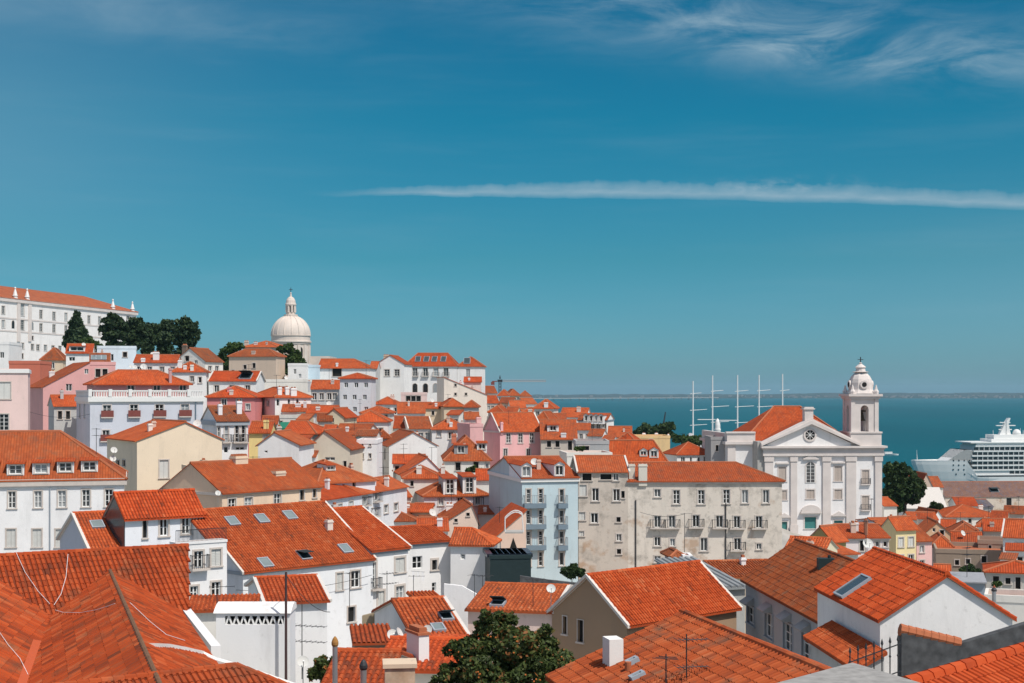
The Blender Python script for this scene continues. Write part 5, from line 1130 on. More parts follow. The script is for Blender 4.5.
    wall_face(wb, [(xa, -6), (-.005, -6), (-.005, wz), (xa, wz)], [], lambda a, z, o=0: V((a, 3.5 - o, z))); wb.poly([(xa, 3.5, -6), (xa, 25, -6), (xa, 25, wz), (xa, 3.5, wz)]); wb.poly([(xa, 25, -6), (0, 25, -6), (0, 25, wz), (xa, 25, wz)])
    wb.build('wing_wall', MP, r, (.80, .78, .77))
    wc = MB(); wc.box(xa - .5, -.8, 2.9, 25.3, wz, wz + .5); wc.box(xa - .1, -.8, 3.3, 4.0, wz + .5, Z(433.8)); wc.box(xa - .1, xa + .5, 4.0, 25, wz + .5, Z(433.8)); wc.box(xa - .3, -.8, 3.1, 4.2, Z(433.8), Z(432.2)); wc.box(xa, U(739.5), 3.25, 3.49, -6, wz); wc.box(U(757), -.3, 3.25, 3.49, -6, wz)
    wc.build('wing_parapet', STONE2, r)
    ws = MB(); ws.box(-1.2, -.003, .1, 3.4, -6, zc + 2.5); ws.build('buttress', CONCRETE, r)
    # bell tower
    T0, T1 = U(854), U(880.5); s_ = T1 - T0; cx, cy = (T0 + T1) / 2, s_ / 2 + .3
    t = MB(); t.box(U(852), U(883.5), -.25, s_ + 1.2, zb, Z(433.5)); t.box(U(851.3), U(884.2), -.4, s_ + 1.35, Z(433.5), Z(431.8))
    z0, z1 = Z(431.8), Z(399); pw = s_ * .345
    for ax in (0, 1):
        for ay in (0, 1):
            x = T0 if ax == 0 else T1 - pw; y = .3 if ay == 0 else .3 + s_ - pw
            t.box(x, x + pw, y, y + pw, z0, z1)
            t.box(x - .15 if ax == 0 else x + pw - .55, x + .55 if ax == 0 else x + pw + .15, y - .15 if ay == 0 else y + pw - .55, y + .55 if ay == 0 else y + pw + .15, z0, z1 - .01)
    ow = s_ - 2 * pw; zs = z1 - 1.1 - ow / 2
    arch = [(T0 + pw, zs), (T0 + pw, z1), (T1 - pw, z1), (T1 - pw, zs)] + [((T0 + T1) / 2 + ow / 2 * math.cos(a), zs + ow / 2 * math.sin(a)) for a in [math.pi * i / 10 for i in range(1, 10)]]
    for i in range(10):                                              # arch head as wedge strips
        a0, a1 = math.pi * i / 10, math.pi * (i + 1) / 10
        q = [(ow / 2 * math.cos(a0), zs + ow / 2 * math.sin(a0)), (ow / 2 * math.cos(a0), z1), (ow / 2 * math.cos(a1), z1), (ow / 2 * math.cos(a1), zs + ow / 2 * math.sin(a1))]
        t.prism([(cx + a, b) for a, b in q], 'y', .3, .3 + pw); t.prism([(cx + a, b) for a, b in q], 'y', .3 + s_ - pw, .3 + s_)
        t.prism([(cy + a, b) for a, b in q], 'x', T0, T0 + pw); t.prism([(cy + a, b) for a, b in q], 'x', T1 - pw, T1)
    t.box(T0 + pw * .5, T1 - pw * .5, .3 + pw * .5, .3 + s_ - pw * .5, z1 - .3, z1 - .01)
    t.box(T0 - .35, T1 + .35, -.05, s_ + .65, z1, z1 + .45); t.box(T0 - .7, T1 + .7, -.4, s_ + 1.0, z1 + .45, z1 + .85); t.box(T0 + .1, T1 - .1, .4, .2 + s_, z1 + .85, Z(392.5))
    # square ogee dome
    hw = (T1 - T0) / 2; pr = [(1.0, 393.5), (.90, 391.8), (.82, 389.5), (.80, 386), (.79, 382.5), (.73, 379), (.62, 376), (.46, 373.4), (.28, 371.6)]
    for (a, ya), (b, yb) in zip(pr, pr[1:]):
        za_, zb_ = Z(ya), Z(yb)
        def ring(k, z): c_ = k * hw * .45; k_ = k * hw; return [(cx - k_ + c_, cy - k_, z), (cx + k_ - c_, cy - k_, z), (cx + k_, cy - k_ + c_, z), (cx + k_, cy + k_ - c_, z), (cx + k_ - c_, cy + k_, z), (cx - k_ + c_, cy + k_, z), (cx - k_, cy + k_ - c_, z), (cx - k_, cy - k_ + c_, z)]
        p, q = ring(a, za_), ring(b, zb_)
        for i in range(8): t.poly([p[i], p[(i + 1) % 8], q[(i + 1) % 8], q[i]])
    t.lathe([(1.3, Z(372.2)), (1.45, Z(371.5)), (.85, Z(371)), (.75, Z(367.5)), (.95, Z(367)), (.6, Z(365)), (.2, Z(363.6)), (.3, Z(362.6)), (0, Z(361.8))], 10, (cx, cy, 0))
    for k in range(8): a = math.pi / 4 * k; 
    for cxy in ((T0 + .2, .5), (T1 - .2, .5), (T0 + .2, .1 + s_), (T1 - .2, .1 + s_)): t.lathe([(.42, z1 + .85), (.5, z1 + 1.3), (.25, z1 + 1.7), (.12, z1 + 2.3), (0, z1 + 2.5)], 6, (*cxy, 0))
    bt = t.build('bell_tower', STONE2, r)
    o = MB()
    for rot in range(4):
        Mx = Matrix.Translation((cx, cy, Z(384.5))) @ Matrix.Rotation(math.pi / 2 * rot, 4, 'Z')
        k = len(o.v); o.prism([(.72 * math.cos(2 * math.pi * i / 12), .72 * math.sin(2 * math.pi * i / 12)) for i in range(12)], 'y', -hw * .93, -hw * .6, 0)
        o.prism([(.42 * math.cos(2 * math.pi * i / 12), .42 * math.sin(2 * math.pi * i / 12)) for i in range(12)], 'y', -hw * .95, -hw * .9, 1)
        o.v[k:] = [tuple(Mx @ V(p)) for p in o.v[k:]]
    o.build('round_window', [STONE2, HOLE], bt)
    b = MB(); b.lathe([(0, 1.6), (.35, 1.55), (.5, 1.2), (.62, .5), (.85, .1), (.85, 0), (0, .2)], 14, (cx, cy, z0 + 1.8)); b.box(T0 + pw * .5, T1 - pw * .5, cy - .1, cy + .1, z0 + 3.4, z0 + 3.65); b.build('bell', BRONZE, bt)
    c = MB(); c.tube((cx, cy, Z(363)), (cx, cy, Z(356.5)), .09); c.box(cx - .5, cx + .5, cy - .07, cy + .07, Z(359.4), Z(358.8)); c.build('cross', DARK_METAL, bt)
    for x in (867.5,):
        for y in (484.5, 510.5): add_balcony(r, U(x), Z(y), 1.7, 0, P, d=.4, lod=1, smat=STONE2)
church()

# ------------------------------------------------------------------ trees
def leaf_cloud(mb, blobs, n, size, seed, gap=0.0, sz=(0.7, 1.3)):
    g = np.random.default_rng(seed); vol = np.array([b[3] ** 2 for b in blobs]); vol = vol / vol.sum()
    idx = g.choice(len(blobs), n, p=vol)
    bl = np.array([b[:4] for b in blobs], float)
    d = g.normal(size=(n, 3)); d /= np.linalg.norm(d, axis=1)[:, None]
    rr = g.uniform(0.55, 1.06, n) ** 0.6
    c = bl[idx, :3] + d * (bl[idx, 3] * rr)[:, None] * np.array([1, 1, .82])
    tone = g.uniform(0.1, 0.9, len(blobs))
    tt = np.clip(tone[idx] * .45 + g.normal(.28, .22, n), 0, 1)
    a = g.normal(size=(n, 3)) + d * 0.9; a /= np.linalg.norm(a, axis=1)[:, None]          # leaf normals lean outwards
    h = g.normal(size=(n, 3)); u = np.cross(a, h); u /= np.linalg.norm(u, axis=1)[:, None]; w = np.cross(a, u)
    s = size * g.uniform(*sz, n)[:, None]
    p = [c - u * s, c - w * s * .55, c + u * s, c + w * s * .55]
    k = len(mb.v); arr = np.stack(p, 1).reshape(-1, 3); mb.v.extend(map(tuple, arr.tolist()))
    nf = len(mb.f)
    for i in range(n):
        q = k + 4 * i; mb.f.append((q, q + 1, q + 2, q + 3)); mb.m.append(0); mb.t[nf + i] = float(tt[i])
def tree(label, x, y, Y, blobs, leaf, n, lmat, trunk_r=.25, drop=2.0, seed=1, name='tree', cat='tree', group=None, trunkmat=None):
    """blobs in pixels (x, y, radius, depth offset m); (x, y) is the pixel at the trunk's foot"""
    c = px(x, y, Y); r = empty(name, label, cat, group, tuple(c)); s = Y / F
    bl = [((bx - x) * s, (bd if len(b) > 3 else 0) * 1.0 if False else b[3] if len(b) > 3 else 0, (y - by) * s, br * s) for b in blobs for bx, by, br in [b[:3]] for bd in [0]]
    more = []
    g = random.Random(seed)
    for b in bl:                                                     # smaller clumps break the outline
        for _ in range(11):
            a, e = g.uniform(0, 6.28), g.uniform(-.6, 1.3); q = b[3] * g.uniform(.75, 1.12); rr = b[3] * g.uniform(.16, .38)
            more.append((b[0] + q * math.cos(a) * math.cos(e), b[1] + q * math.sin(a) * math.cos(e), b[2] + q * math.sin(e) * .85, rr))
    cr_ = MB(); leaf_cloud(cr_, [(*b[:3], b[3] * .86) for b in bl] + more, n, leaf, seed); cr_.build('crown', lmat, r)
    t = MB(); top = max(b[2] for b in bl); t.tube((0, 0, -drop), (0, 0, top * .55), trunk_r, trunk_r * .6, 8)
    for b in bl:
        st = V((0, 0, min(top * .45, max(0, b[2] * .5)))); t.tube(st, V(b[:3]), trunk_r * .5, trunk_r * .12, 6)
    t.build('trunk', trunkmat or BARK, r); return r
GP = 'pines below the monastery'
tree('pointed dark cypress like conifer in front of the monastery', 77, 352, 400, [(77, 314, 3.4), (77, 319, 5), (76, 325, 7), (78, 331, 9), (75, 337, 11, 1), (80, 342, 12, -1), (70, 344, 8), (86, 345, 7)], .55, 5200, LEAF_PINE, .5, 4, 3)
pn_ = [('broad pine tree nearest the pointed conifer', 113, 352, [(104, 329, 5), (112, 322, 9), (121, 325, 7), (118, 334, 8), (108, 337, 6), (112, 346, 7), (121, 347, 6)]), ('second broad pine with a flat crown beside the monastery end', 135, 352, [(128, 328, 6), (136, 325, 8), (142, 331, 7), (134, 336, 9), (139, 342, 8), (131, 349, 7)]),
       ('low thin pine between two broad pines', 150, 352, [(147, 332, 7), (152, 328, 6), (151, 340, 8), (148, 350, 7)]), ('round pine with dense crown in the middle of the row', 163, 353, [(160, 330, 8), (167, 327, 7), (165, 338, 10), (158, 341, 7), (165, 350, 8)]),
       ('tallest pine at the end of the row with ragged crown', 186, 355, [(180, 326, 6), (187, 322, 6), (192, 328, 7), (184, 333, 10), (194, 337, 6), (188, 343, 9), (178, 341, 7), (198, 333, 3), (190, 351, 7), (178, 352, 6)])]
for i, (lb, x, y, b) in enumerate(pn_): tree(lb, x, y, 345 + 7 * i, b, .5, 3400, LEAF_PINE, .35, 4, 20 + i, 'pine_tree', 'pine tree', GP)
tree('light green shrub at the foot of the pointed conifer', 94, 352, 330, [(88, 343, 6), (96, 346, 5), (100, 350, 4)], .4, 1300, LEAF_GREEN, .15, 3, 31, 'shrub', 'shrub')
tree('green tree by the stone wall beside the beige rubble house', 226, 376, 345, [(226, 353, 7), (232, 349, 6), (221, 360, 6), (236, 347, 5), (227, 365, 8), (240, 346, 4), (224, 371, 5)], .42, 2600, LEAF_GREEN, .25, 4, 32)
tree('bright leafy tree under the stone dome', 291, 378, 340, [(283, 350, 5), (289, 349, 6), (295, 356, 6), (301, 361, 4.5), (292, 361, 8), (285, 362, 7), (288, 370, 7)], .42, 3600, LEAF_GREEN, .3, 4, 33)
tree('dark spreading tree beside the church tower', 905, 515, 282, [(898, 472, 10), (908, 476, 10), (893, 483, 9), (915, 487, 9), (903, 488, 12), (889, 470, 7), (911, 497, 10), (897, 499, 9), (891, 493, 8), (919, 493, 5), (887, 508, 6), (898, 507, 7)], .42, 9000, LEAF_DARK, .45, 6, 34)
tree('dark round shrub above the white gable near the river', 937, 516, 285, [(935, 507, 5), (940, 509, 4), (931, 510, 3)], .35, 900, LEAF_DARK, .12, 3, 35, 'shrub', 'shrub')
rt = [('riverside tree behind the ochre house chimney', 645, 442, [(640, 431, 5), (646, 428, 5), (651, 432, 5), (655, 429, 4)]), ('taller riverside tree next to the black crane', 668, 444, [(664, 428, 6), (670, 427, 5), (668, 434, 6), (661, 433, 4)]), ('bright riverside tree in front of the white tent', 682, 444, [(677, 439, 5), (684, 440, 5), (690, 440, 5)]),
      ('bright riverside tree beside the church wing', 702, 446, [(698, 441, 6), (705, 441, 5), (711, 442, 4), (692, 442, 4)]), ('low riverside shrub beside the ochre house', 634, 440, [(631, 434, 3), (636, 433, 3), (627, 436, 3)])]
for i, (lb, x, y, b) in enumerate(rt): tree(lb, x, y, 420 + 4 * i, b, .5, 1500, LEAF_GREEN if i in (2, 3) else LEAF_DARK, .25, 8, 40 + i, 'tree', 'tree', 'riverside trees')
tree('green shrub on the terrace beside the tall light blue house', 572, 578, 150, [(566, 572, 5), (573, 569, 5), (579, 572, 5), (570, 575, 5), (582, 575, 3)], .2, 2200, LEAF_DARK, .06, 2, 50, 'shrub', 'shrub')
tree('small green shrub on the roof terrace behind the stained block', 580, 452, 214, [(577, 449, 2.5), (582, 449, 2.5)], .2, 500, LEAF_GREEN, .05, 1, 51, 'shrub', 'shrub')
tree('bush among roofs beside the two dormer house', 473, 474, 212, [(468, 471, 3), (474, 469.5, 3.5), (480, 471, 3)], .22, 900, LEAF_GREEN, .06, 2, 52, 'shrub', 'shrub')
tree('bush by the ruined brown house wall', 968, 575, 178, [(963, 571, 4), (970, 569, 5), (976, 572, 4)], .22, 900, LEAF_DARK, .06, 3, 53, 'shrub', 'shrub')
tree('small bush under the porch of the house below the ruin', 997, 590, 140, [(995, 585, 3), (999, 584, 3)], .15, 500, LEAF_GREEN, .05, 2, 54, 'shrub', 'shrub')
tree('bushy plant with yellow leaves beside the metal flue', 330, 690, 58, [(322, 664, 8), (333, 668, 9), (316, 674, 7), (342, 675, 8), (329, 680, 10)], .13, 2200, LEAF_CITRUS, .05, 2, 55, 'shrub', 'shrub')
ot = tree('dark orange tree full of fruit in front of the roofs', 508, 720, 52, [(470, 652, 20, 0), (492, 632, 18, .3), (515, 645, 26, -.3), (540, 648, 19, .2), (558, 668, 22, 0), (530, 672, 28, -.4), (487, 668, 26, -.3), (463, 676, 18, .2), (505, 690, 30, -.5), (575, 680, 16, .2), (487, 617, 7, 0), (510, 622, 9, .2), (449, 672, 10, 0), (545, 632, 8, .1), (442, 684, 10, 0), (590, 688, 9, .2)], .095, 26000, LEAF_CITRUS, .12, 3, 60, 'orange_tree', 'orange tree')
g = random.Random(4); sph = MB(); sph.lathe([(0, -.036), (.026, -.026), (.036, 0), (.026, .026), (0, .036)], 8); frm = mesh_of(sph, 'orange', ORANGE); s_ = 52 / F
for i in range(44):
    b = g.choice([(470, 652, 19, 0), (492, 632, 17, .3), (515, 645, 25, -.3), (540, 648, 18, .2), (558, 668, 21, 0), (530, 672, 27, -.4), (487, 668, 25, -.3), (463, 676, 17, .2)]); a = g.uniform(0, 6.28); q = b[2] * g.uniform(.1, .95)
    o = link('orange', frm, ot); o.location = ((b[0] + q * math.cos(a) - 508) * s_, b[3] - math.sqrt(max(0, b[2] ** 2 - q * q)) * s_ * .97, (720 - b[1] - q * math.sin(a) * .8) * s_)

# ------------------------------------------------------------------ ships, cranes, bridge
def cruise_ship():
    Y = 905.0; s = Y / F; c = px(1000, 487, Y); r = empty('cruise_ship', 'white cruise ship with rows of cabin balconies moored at the quay', 'cruise ship', None, (c.x, c.y, 0), R(7))
    X = lambda x: (x - 1000) * s; Z = lambda y: H + (HY - y) * s
    # hull: stations from the bow (x = -56 m) aft
    xb = X(907); n = 26; hw = 13.5; rows_ = []
    for i in range(n):
        t = i / (n - 1); t2 = t ** 1.4; x = xb + t2 * 190
        deck = Z(459.5) if x < X(961) else Z(475.5)
        row = []
        for j, zz in enumerate((0.0, .15, .35, .6, .85, 1.0)):
            z = -1 + (deck + 1) * zz; rake = (1 - zz) ** 1.5 * 10
            xx = max(x, xb + rake * max(0, 1 - t * 1.0)) if t < .5 else x
            xx = x + rake * max(0.0, 1 - t2 * 6)
            bw = hw * min(1, (max(0.0, (xx - xb - rake)) / 45) ** .65) if xx > xb + rake else 0.0
            row.append((xx, bw * (.97 + .03 * zz), z))
        rows_.append(row)
    hmb = MB()
    for a, b in zip(rows_, rows_[1:]):
        for j in range(5):
            for sg in (-1, 1):
                p = [(a[j][0], sg * a[j][1], a[j][2]), (b[j][0], sg * b[j][1], b[j][2]), (b[j + 1][0], sg * b[j + 1][1], b[j + 1][2]), (a[j + 1][0], sg * a[j + 1][1], a[j + 1][2])]
                hmb.poly(p if sg < 0 else list(reversed(p)), 0)
        hmb.poly([(a[5][0], -a[5][1], a[5][2] - .6), (b[5][0], -b[5][1], b[5][2] - .6), (b[5][0], b[5][1], b[5][2] - .6), (a[5][0], a[5][1], a[5][2] - .6)], 0)
    hull = hmb.build('hull', SHIPW, r, smooth=False)
    st = MB()
    for a, b in zip(rows_, rows_[1:]):
        za, zb_ = 6.3, 6.7
        st.poly([(a[2][0], -a[2][1] - .06, za), (b[2][0], -b[2][1] - .06, za), (b[2][0], -b[2][1] - .06, zb_), (a[2][0], -a[2][1] - .06, zb_)])
    st.build('stripe', SHIPD, hull); pm_ = None
    for (x, y) in [(x, y) for y in (459.5, 464, 468.5) for x in (945, 950, 955, 960)] + [(948, 473), (956, 473)]:
        t = X(x); pt = MB(); pt.box(-.4, .4, -.25, .25, -.45, .45)
        if pm_ is None: pm_ = mesh_of(pt, 'porthole', SHIPD)
        zz = (Z(y) + 1) / (Z(459.5) + 1); bw = 13.5 * min(1, ((t - xb - (1 - zz) ** 1.5 * 10) / 45) ** .65) * (.97 + .03 * zz); o = link('porthole', pm_, hull); o.location = (t, -bw + .18, Z(y)); o.rotation_euler = (0, 0, -.22)
    # forward white block and decks
    fb = MB(); xd = X(963)
    pr_ = [(X(938), Z(459.5) - 1), (xd, Z(459.5) - 1), (xd, Z(449)), (X(955), Z(449)), (X(944), Z(457))]; hwf = lambda q: 13.5 * min(1, ((q - xb) / 45) ** .65) - .7
    L_ = [(q, -hwf(q), z) for q, z in pr_]; R_ = [(q, hwf(q), z) for q, z in pr_]; fb.poly(L_); fb.poly(list(reversed(R_)))
    for i in range(5): j = (i + 1) % 5; fb.poly([L_[j], L_[i], R_[i], R_[j]]); fb.build('forward_house', SHIPW, r)
    dk = [Z(478), Z(474.2), Z(469.6), Z(465), Z(460.3), Z(455.6), Z(451), Z(446), Z(442.5)]
    for i in range(1, len(dk) - 1):
        z0, z1 = dk[i], dk[i + 1]; d = MB(); x0 = X(962.5) if i < 6 else X(964 + (i - 6) * 2); x1 = X(1004) if i == 1 else x0
        d.box(x0, xb + 186, -11.4, 11.4, z0, z0 + .85, 0); d.box(x0 + 1, xb + 184, -10.4, 10.4, z0 + .85, z1 - .01, 0)
        if i < 7:
            k = x1 + .6 if i > 1 else X(1002)
            step = 3.4
            while k < xb + 180: d.box(k, k + step - .5, -10.46, -10.38, z0 + .86, z1 - .35, 1); d.box(k + step - .5, k + step - .25, -11.35, -10.4, z0 + .85, z1 - .02, 0); k += step
        d.build('deck', [SHIPW, SHIPD], r)
    tp = MB(); zt = dk[-1]; tp.box(X(961), xb + 178, -11.6, 11.6, zt, zt + .7)
    tp.box(X(985), X(1060), -8, 8, zt + .7, Z(438.6)); tp.box(X(989), X(1050), -6, 6, Z(438.6), Z(434.5)); tp.build('sun_deck', SHIPW, r)
    ms = MB(); mx = X(1004)
    ms.prism([(mx - 3.5, Z(434.5)), (mx + 4, Z(434.5)), (mx + 2.4, Z(424)), (mx + 3.8, Z(418)), (mx + 2.6, Z(418)), (mx - .2, Z(424))], 'y', -1.6, 1.6)
    for z, l in ((Z(426), 7.5), (Z(430), 5), (Z(423), 4)): ms.box(mx - l * .7, mx + l, -.8, .8, z, z + .6)
    ms.tube((mx + 1, -2, Z(434.5)), (mx + 1, -2, Z(421)), .18); ms.build('radar_mast', SHIPW, r)
    rd = MB(); rd.lathe([(0.6, -2.4), (1.6, -1.9), (2.5, -.6), (2.6, .4), (1.9, 1.8), (.9, 2.5), (0, 2.6)], 18, (X(1016), -2, Z(433.2))); rd.build('radome', SHIPW, r)
    an = MB()
    for x, y0, y1 in ((990.5, 438, 430), (1019, 438, 428), (983, 440, 434), (1022, 440, 430)): an.tube((X(x), -3, Z(y0)), (X(x), -3, Z(y1)), .16)
    an.tube((X(913.5), 0, Z(459)), (X(913), 0, Z(449.5)), .22, .1); an.build('antenna', SHIPW, r)
    fn = MB(); fn.prism([(X(1075), zt), (X(1098), zt), (X(1094), zt + 11), (X(1080), zt + 10)], 'y', -4, 4); fn.build('funnel', SHIPW, r)
cruise_ship()
def sail_ship():
    Y = 760.0; s = Y / F; c = px(738, 490, Y); r = empty('sailing_ship', 'sailing ship with five tall white masts behind the church', 'sailing ship', None, (c.x, c.y, 0), R(0))
    X = lambda x: (x - 738) * s; Z = lambda y: H + (HY - y) * s
    h = MB(); L_ = 62
    for i in range(20):
        a, b = -1 + i / 10, -1 + (i + 1) / 10
        wa, wb = 7.5 * (1 - abs(a) ** 3), 7.5 * (1 - abs(b) ** 3)
        for sg in (-1, 1): h.poly([(a * L_, sg * wa * .8, -1), (b * L_, sg * wb * .8, -1), (b * L_, sg * wb, 9), (a * L_, sg * wa, 9)])
        h.poly([(a * L_, -wa, 8.6), (b * L_, -wb, 8.6), (b * L_, wb, 8.6), (a * L_, wa, 8.6)])
    h.box(-40, 44, -5.5, 5.5, 8.6, 14); h.build('hull', SHIPW, r)
    for x, yt, (b0, b1), ys in ((693, 381, (690, 707), (394, 410.5, 425.5)), (712.5, 375.5, (711, 729), (391.5, 407, 422.5)), (737.5, 375, (735, 754), (391.5, 407, 423)), (759, 375, (757, 776), (391, 407, 423)), (782.5, 374, (780, 795), (391, 407, 423))):
        m = MB(); m.tube((X(x), 0, 8), (X(x), 0, Z(yt)), .55, .32, 8)
        for y in ys: m.tube((X(b0), 0, Z(y)), (X(b1) - (3 if y < 400 else 0), 0, Z(y) + .6), .22, .16, 6)
        m.build('mast', WHITE_PAINT, r)
sail_ship()
vd = px(717.5, 436, 640); vt = MB(); sV = 640 / F
vt.lathe([(2.6 * sV, -40), (2.6 * sV, 2 * sV), (3.4 * sV, 6 * sV), (3.4 * sV, 7 * sV), (2.8 * sV, 7.2 * sV), (2.8 * sV, 11 * sV), (2.2 * sV, 14.5 * sV), (1 * sV, 17 * sV), (0, 17.6 * sV)], 16); vt.box(-9, -1, -1, 1, 16.2 * sV, 16.8 * sV); vt.box(1, 9, -1, 1, 15.4 * sV, 16.0 * sV)
tag(vt.build('harbour_tower', WHITE_PAINT, None, loc=vd), 'white harbour tower with rounded cap between the ship masts', 'tower')
tn = MB(); c = px(691, 441, 470)
for i, (x, w, h) in enumerate(((0, 4, 2.6), (4.2, 3, 1.8))): tn.prism([(x - w / 2, -4), (x + w / 2, -4), (x + w / 2, h * .35), (x, h), (x - w / 2, h * .35)], 'y', -3, 3 + i * .02)
tag(tn.build('tent', WHITE_CLOTH, None, loc=c), 'white peaked tent among the riverside trees', 'tent')
def tower_crane():
    Y = 520.0; s = Y / F; c = px(500, 392, Y); r = empty('tower_crane', 'tower crane with a long pale jib over the distant houses', 'crane', None, (c.x, c.y, c.z - 12))
    Z = lambda y: H + (HY - y) * s - (c.z - 12); X = lambda x: (x - 500) * s
    m = MB(); w = .4; zt = Z(382)
    for sx in (-w, w):
        for sy in (-w, w): m.tube((sx, sy, -4), (sx, sy, zt), .12, n=4)
    for i in range(16):
        z0, z1 = -4 + (zt + 4) * i / 16, -4 + (zt + 4) * (i + 1) / 16
        for a, b in (((-w, -w), (w, -w)), ((w, w), (-w, w)), ((-w, w), (-w, -w)), ((w, -w), (w, w))): m.tube((*a, z0), (*b, z1), .07, n=3)
    m.build('mast', DARK_METAL, r)
    cb = MB(); cb.box(-.9, .9, -.7, .7, zt, zt + .9); cb.prism([(-.3, zt + 1.2), (.3, zt + 1.2), (.1, zt + 2.4), (-.1, zt + 2.4)], 'y', -.3, .3); cb.build('cab', DARK_METAL, r)
    j = MB(); z0, z1 = Z(381.6), Z(380.1)
    for a, b in (((1, -.5, z0), (X(546), -.5, z0)), ((1, .5, z0), (X(546), .5, z0)), ((1, 0, z1), (X(546), 0, z1))): j.tube(a, b, .11, n=4)
    for i in range(22):
        xa, xb_ = 1 + (X(546) - 1) * i / 22, 1 + (X(546) - 1) * (i + 1) / 22; j.tube((xa, -.5, z0), ((xa + xb_) / 2, 0, z1), .06, n=3); j.tube(((xa + xb_) / 2, 0, z1), (xb_, .5, z0), .06, n=3)
    j.build('jib', STEEL, r)
    k = MB(); k.box(X(492), -1, -.5, .5, z0 - .1, z0 + .25); k.box(X(491), X(494.5), -.6, .6, z0 - 1.2, z0 - .1); k.build('counterweight', IRON_RED, r)
tower_crane()
hc = MB(); c = px(661, 441, 480); s = 480 / F; hc.box(-2, 2, -1.5, 1.5, -6, 1.5); hc.tube((-.5, 0, 1), (2.4 * s, 0, 16 * s), .55, .35, 6); hc.tube((2.4 * s, 0, 16 * s), (4.5 * s, 0, 29 * s), .32, .2, 6)
tag(hc.build('harbour_crane', DARK_METAL, None, loc=c), 'dark harbour crane boom rising behind the riverside trees', 'crane')
bo = MB(); c = px(889, 455.5, 1340); c.z = 0
for i in range(8):
    a, b = -1 + i / 4, -1 + (i + 1) / 4; wa, wb = 1.8 * (1 - abs(a) ** 2.5), 1.8 * (1 - abs(b) ** 2.5)
    for sg in (-1, 1): bo.poly([(a * 9, sg * wa * .6, -.3), (b * 9, sg * wb * .6, -.3), (b * 9, sg * wb, 1.3), (a * 9, sg * wa, 1.3)])
    bo.poly([(a * 9, -wa, 1.2), (b * 9, -wb, 1.2), (b * 9, wb, 1.2), (a * 9, wa, 1.2)])
bo.box(-4, 3, -1.2, 1.2, 1.2, 3.2)
tag(bo.build('boat', SHIPW, None, loc=c), 'small white boat out on the water beside the church tower', 'boat')
br = MB(); Yb = 9000
p0, p1 = V((-900, 8200, 0)), V((1500, 10400, 0)); dd = (p1 - p0); nrm = V((-dd.y, dd.x, 0)).normalized()
a = [p0 + nrm * 15, p0 - nrm * 15, p1 - nrm * 15, p1 + nrm * 15]
br.poly([q + ZUP * 17 for q in a]); br.poly([q + ZUP * 13 for q in reversed(a)])
for i, j in ((0, 1), (1, 2), (2, 3), (3, 0)): br.poly([a[i] + ZUP * 13, a[j] + ZUP * 13, a[j] + ZUP * 17, a[i] + ZUP * 17])
for i in range(42):
    q = p0 + dd * (i / 41.0); br.tube(q - ZUP * 2, q + ZUP * 13, 3.5, n=6)
tag(br.build('bridge', CONCRETE, None), 'long low bridge on piers far across the river', 'bridge')
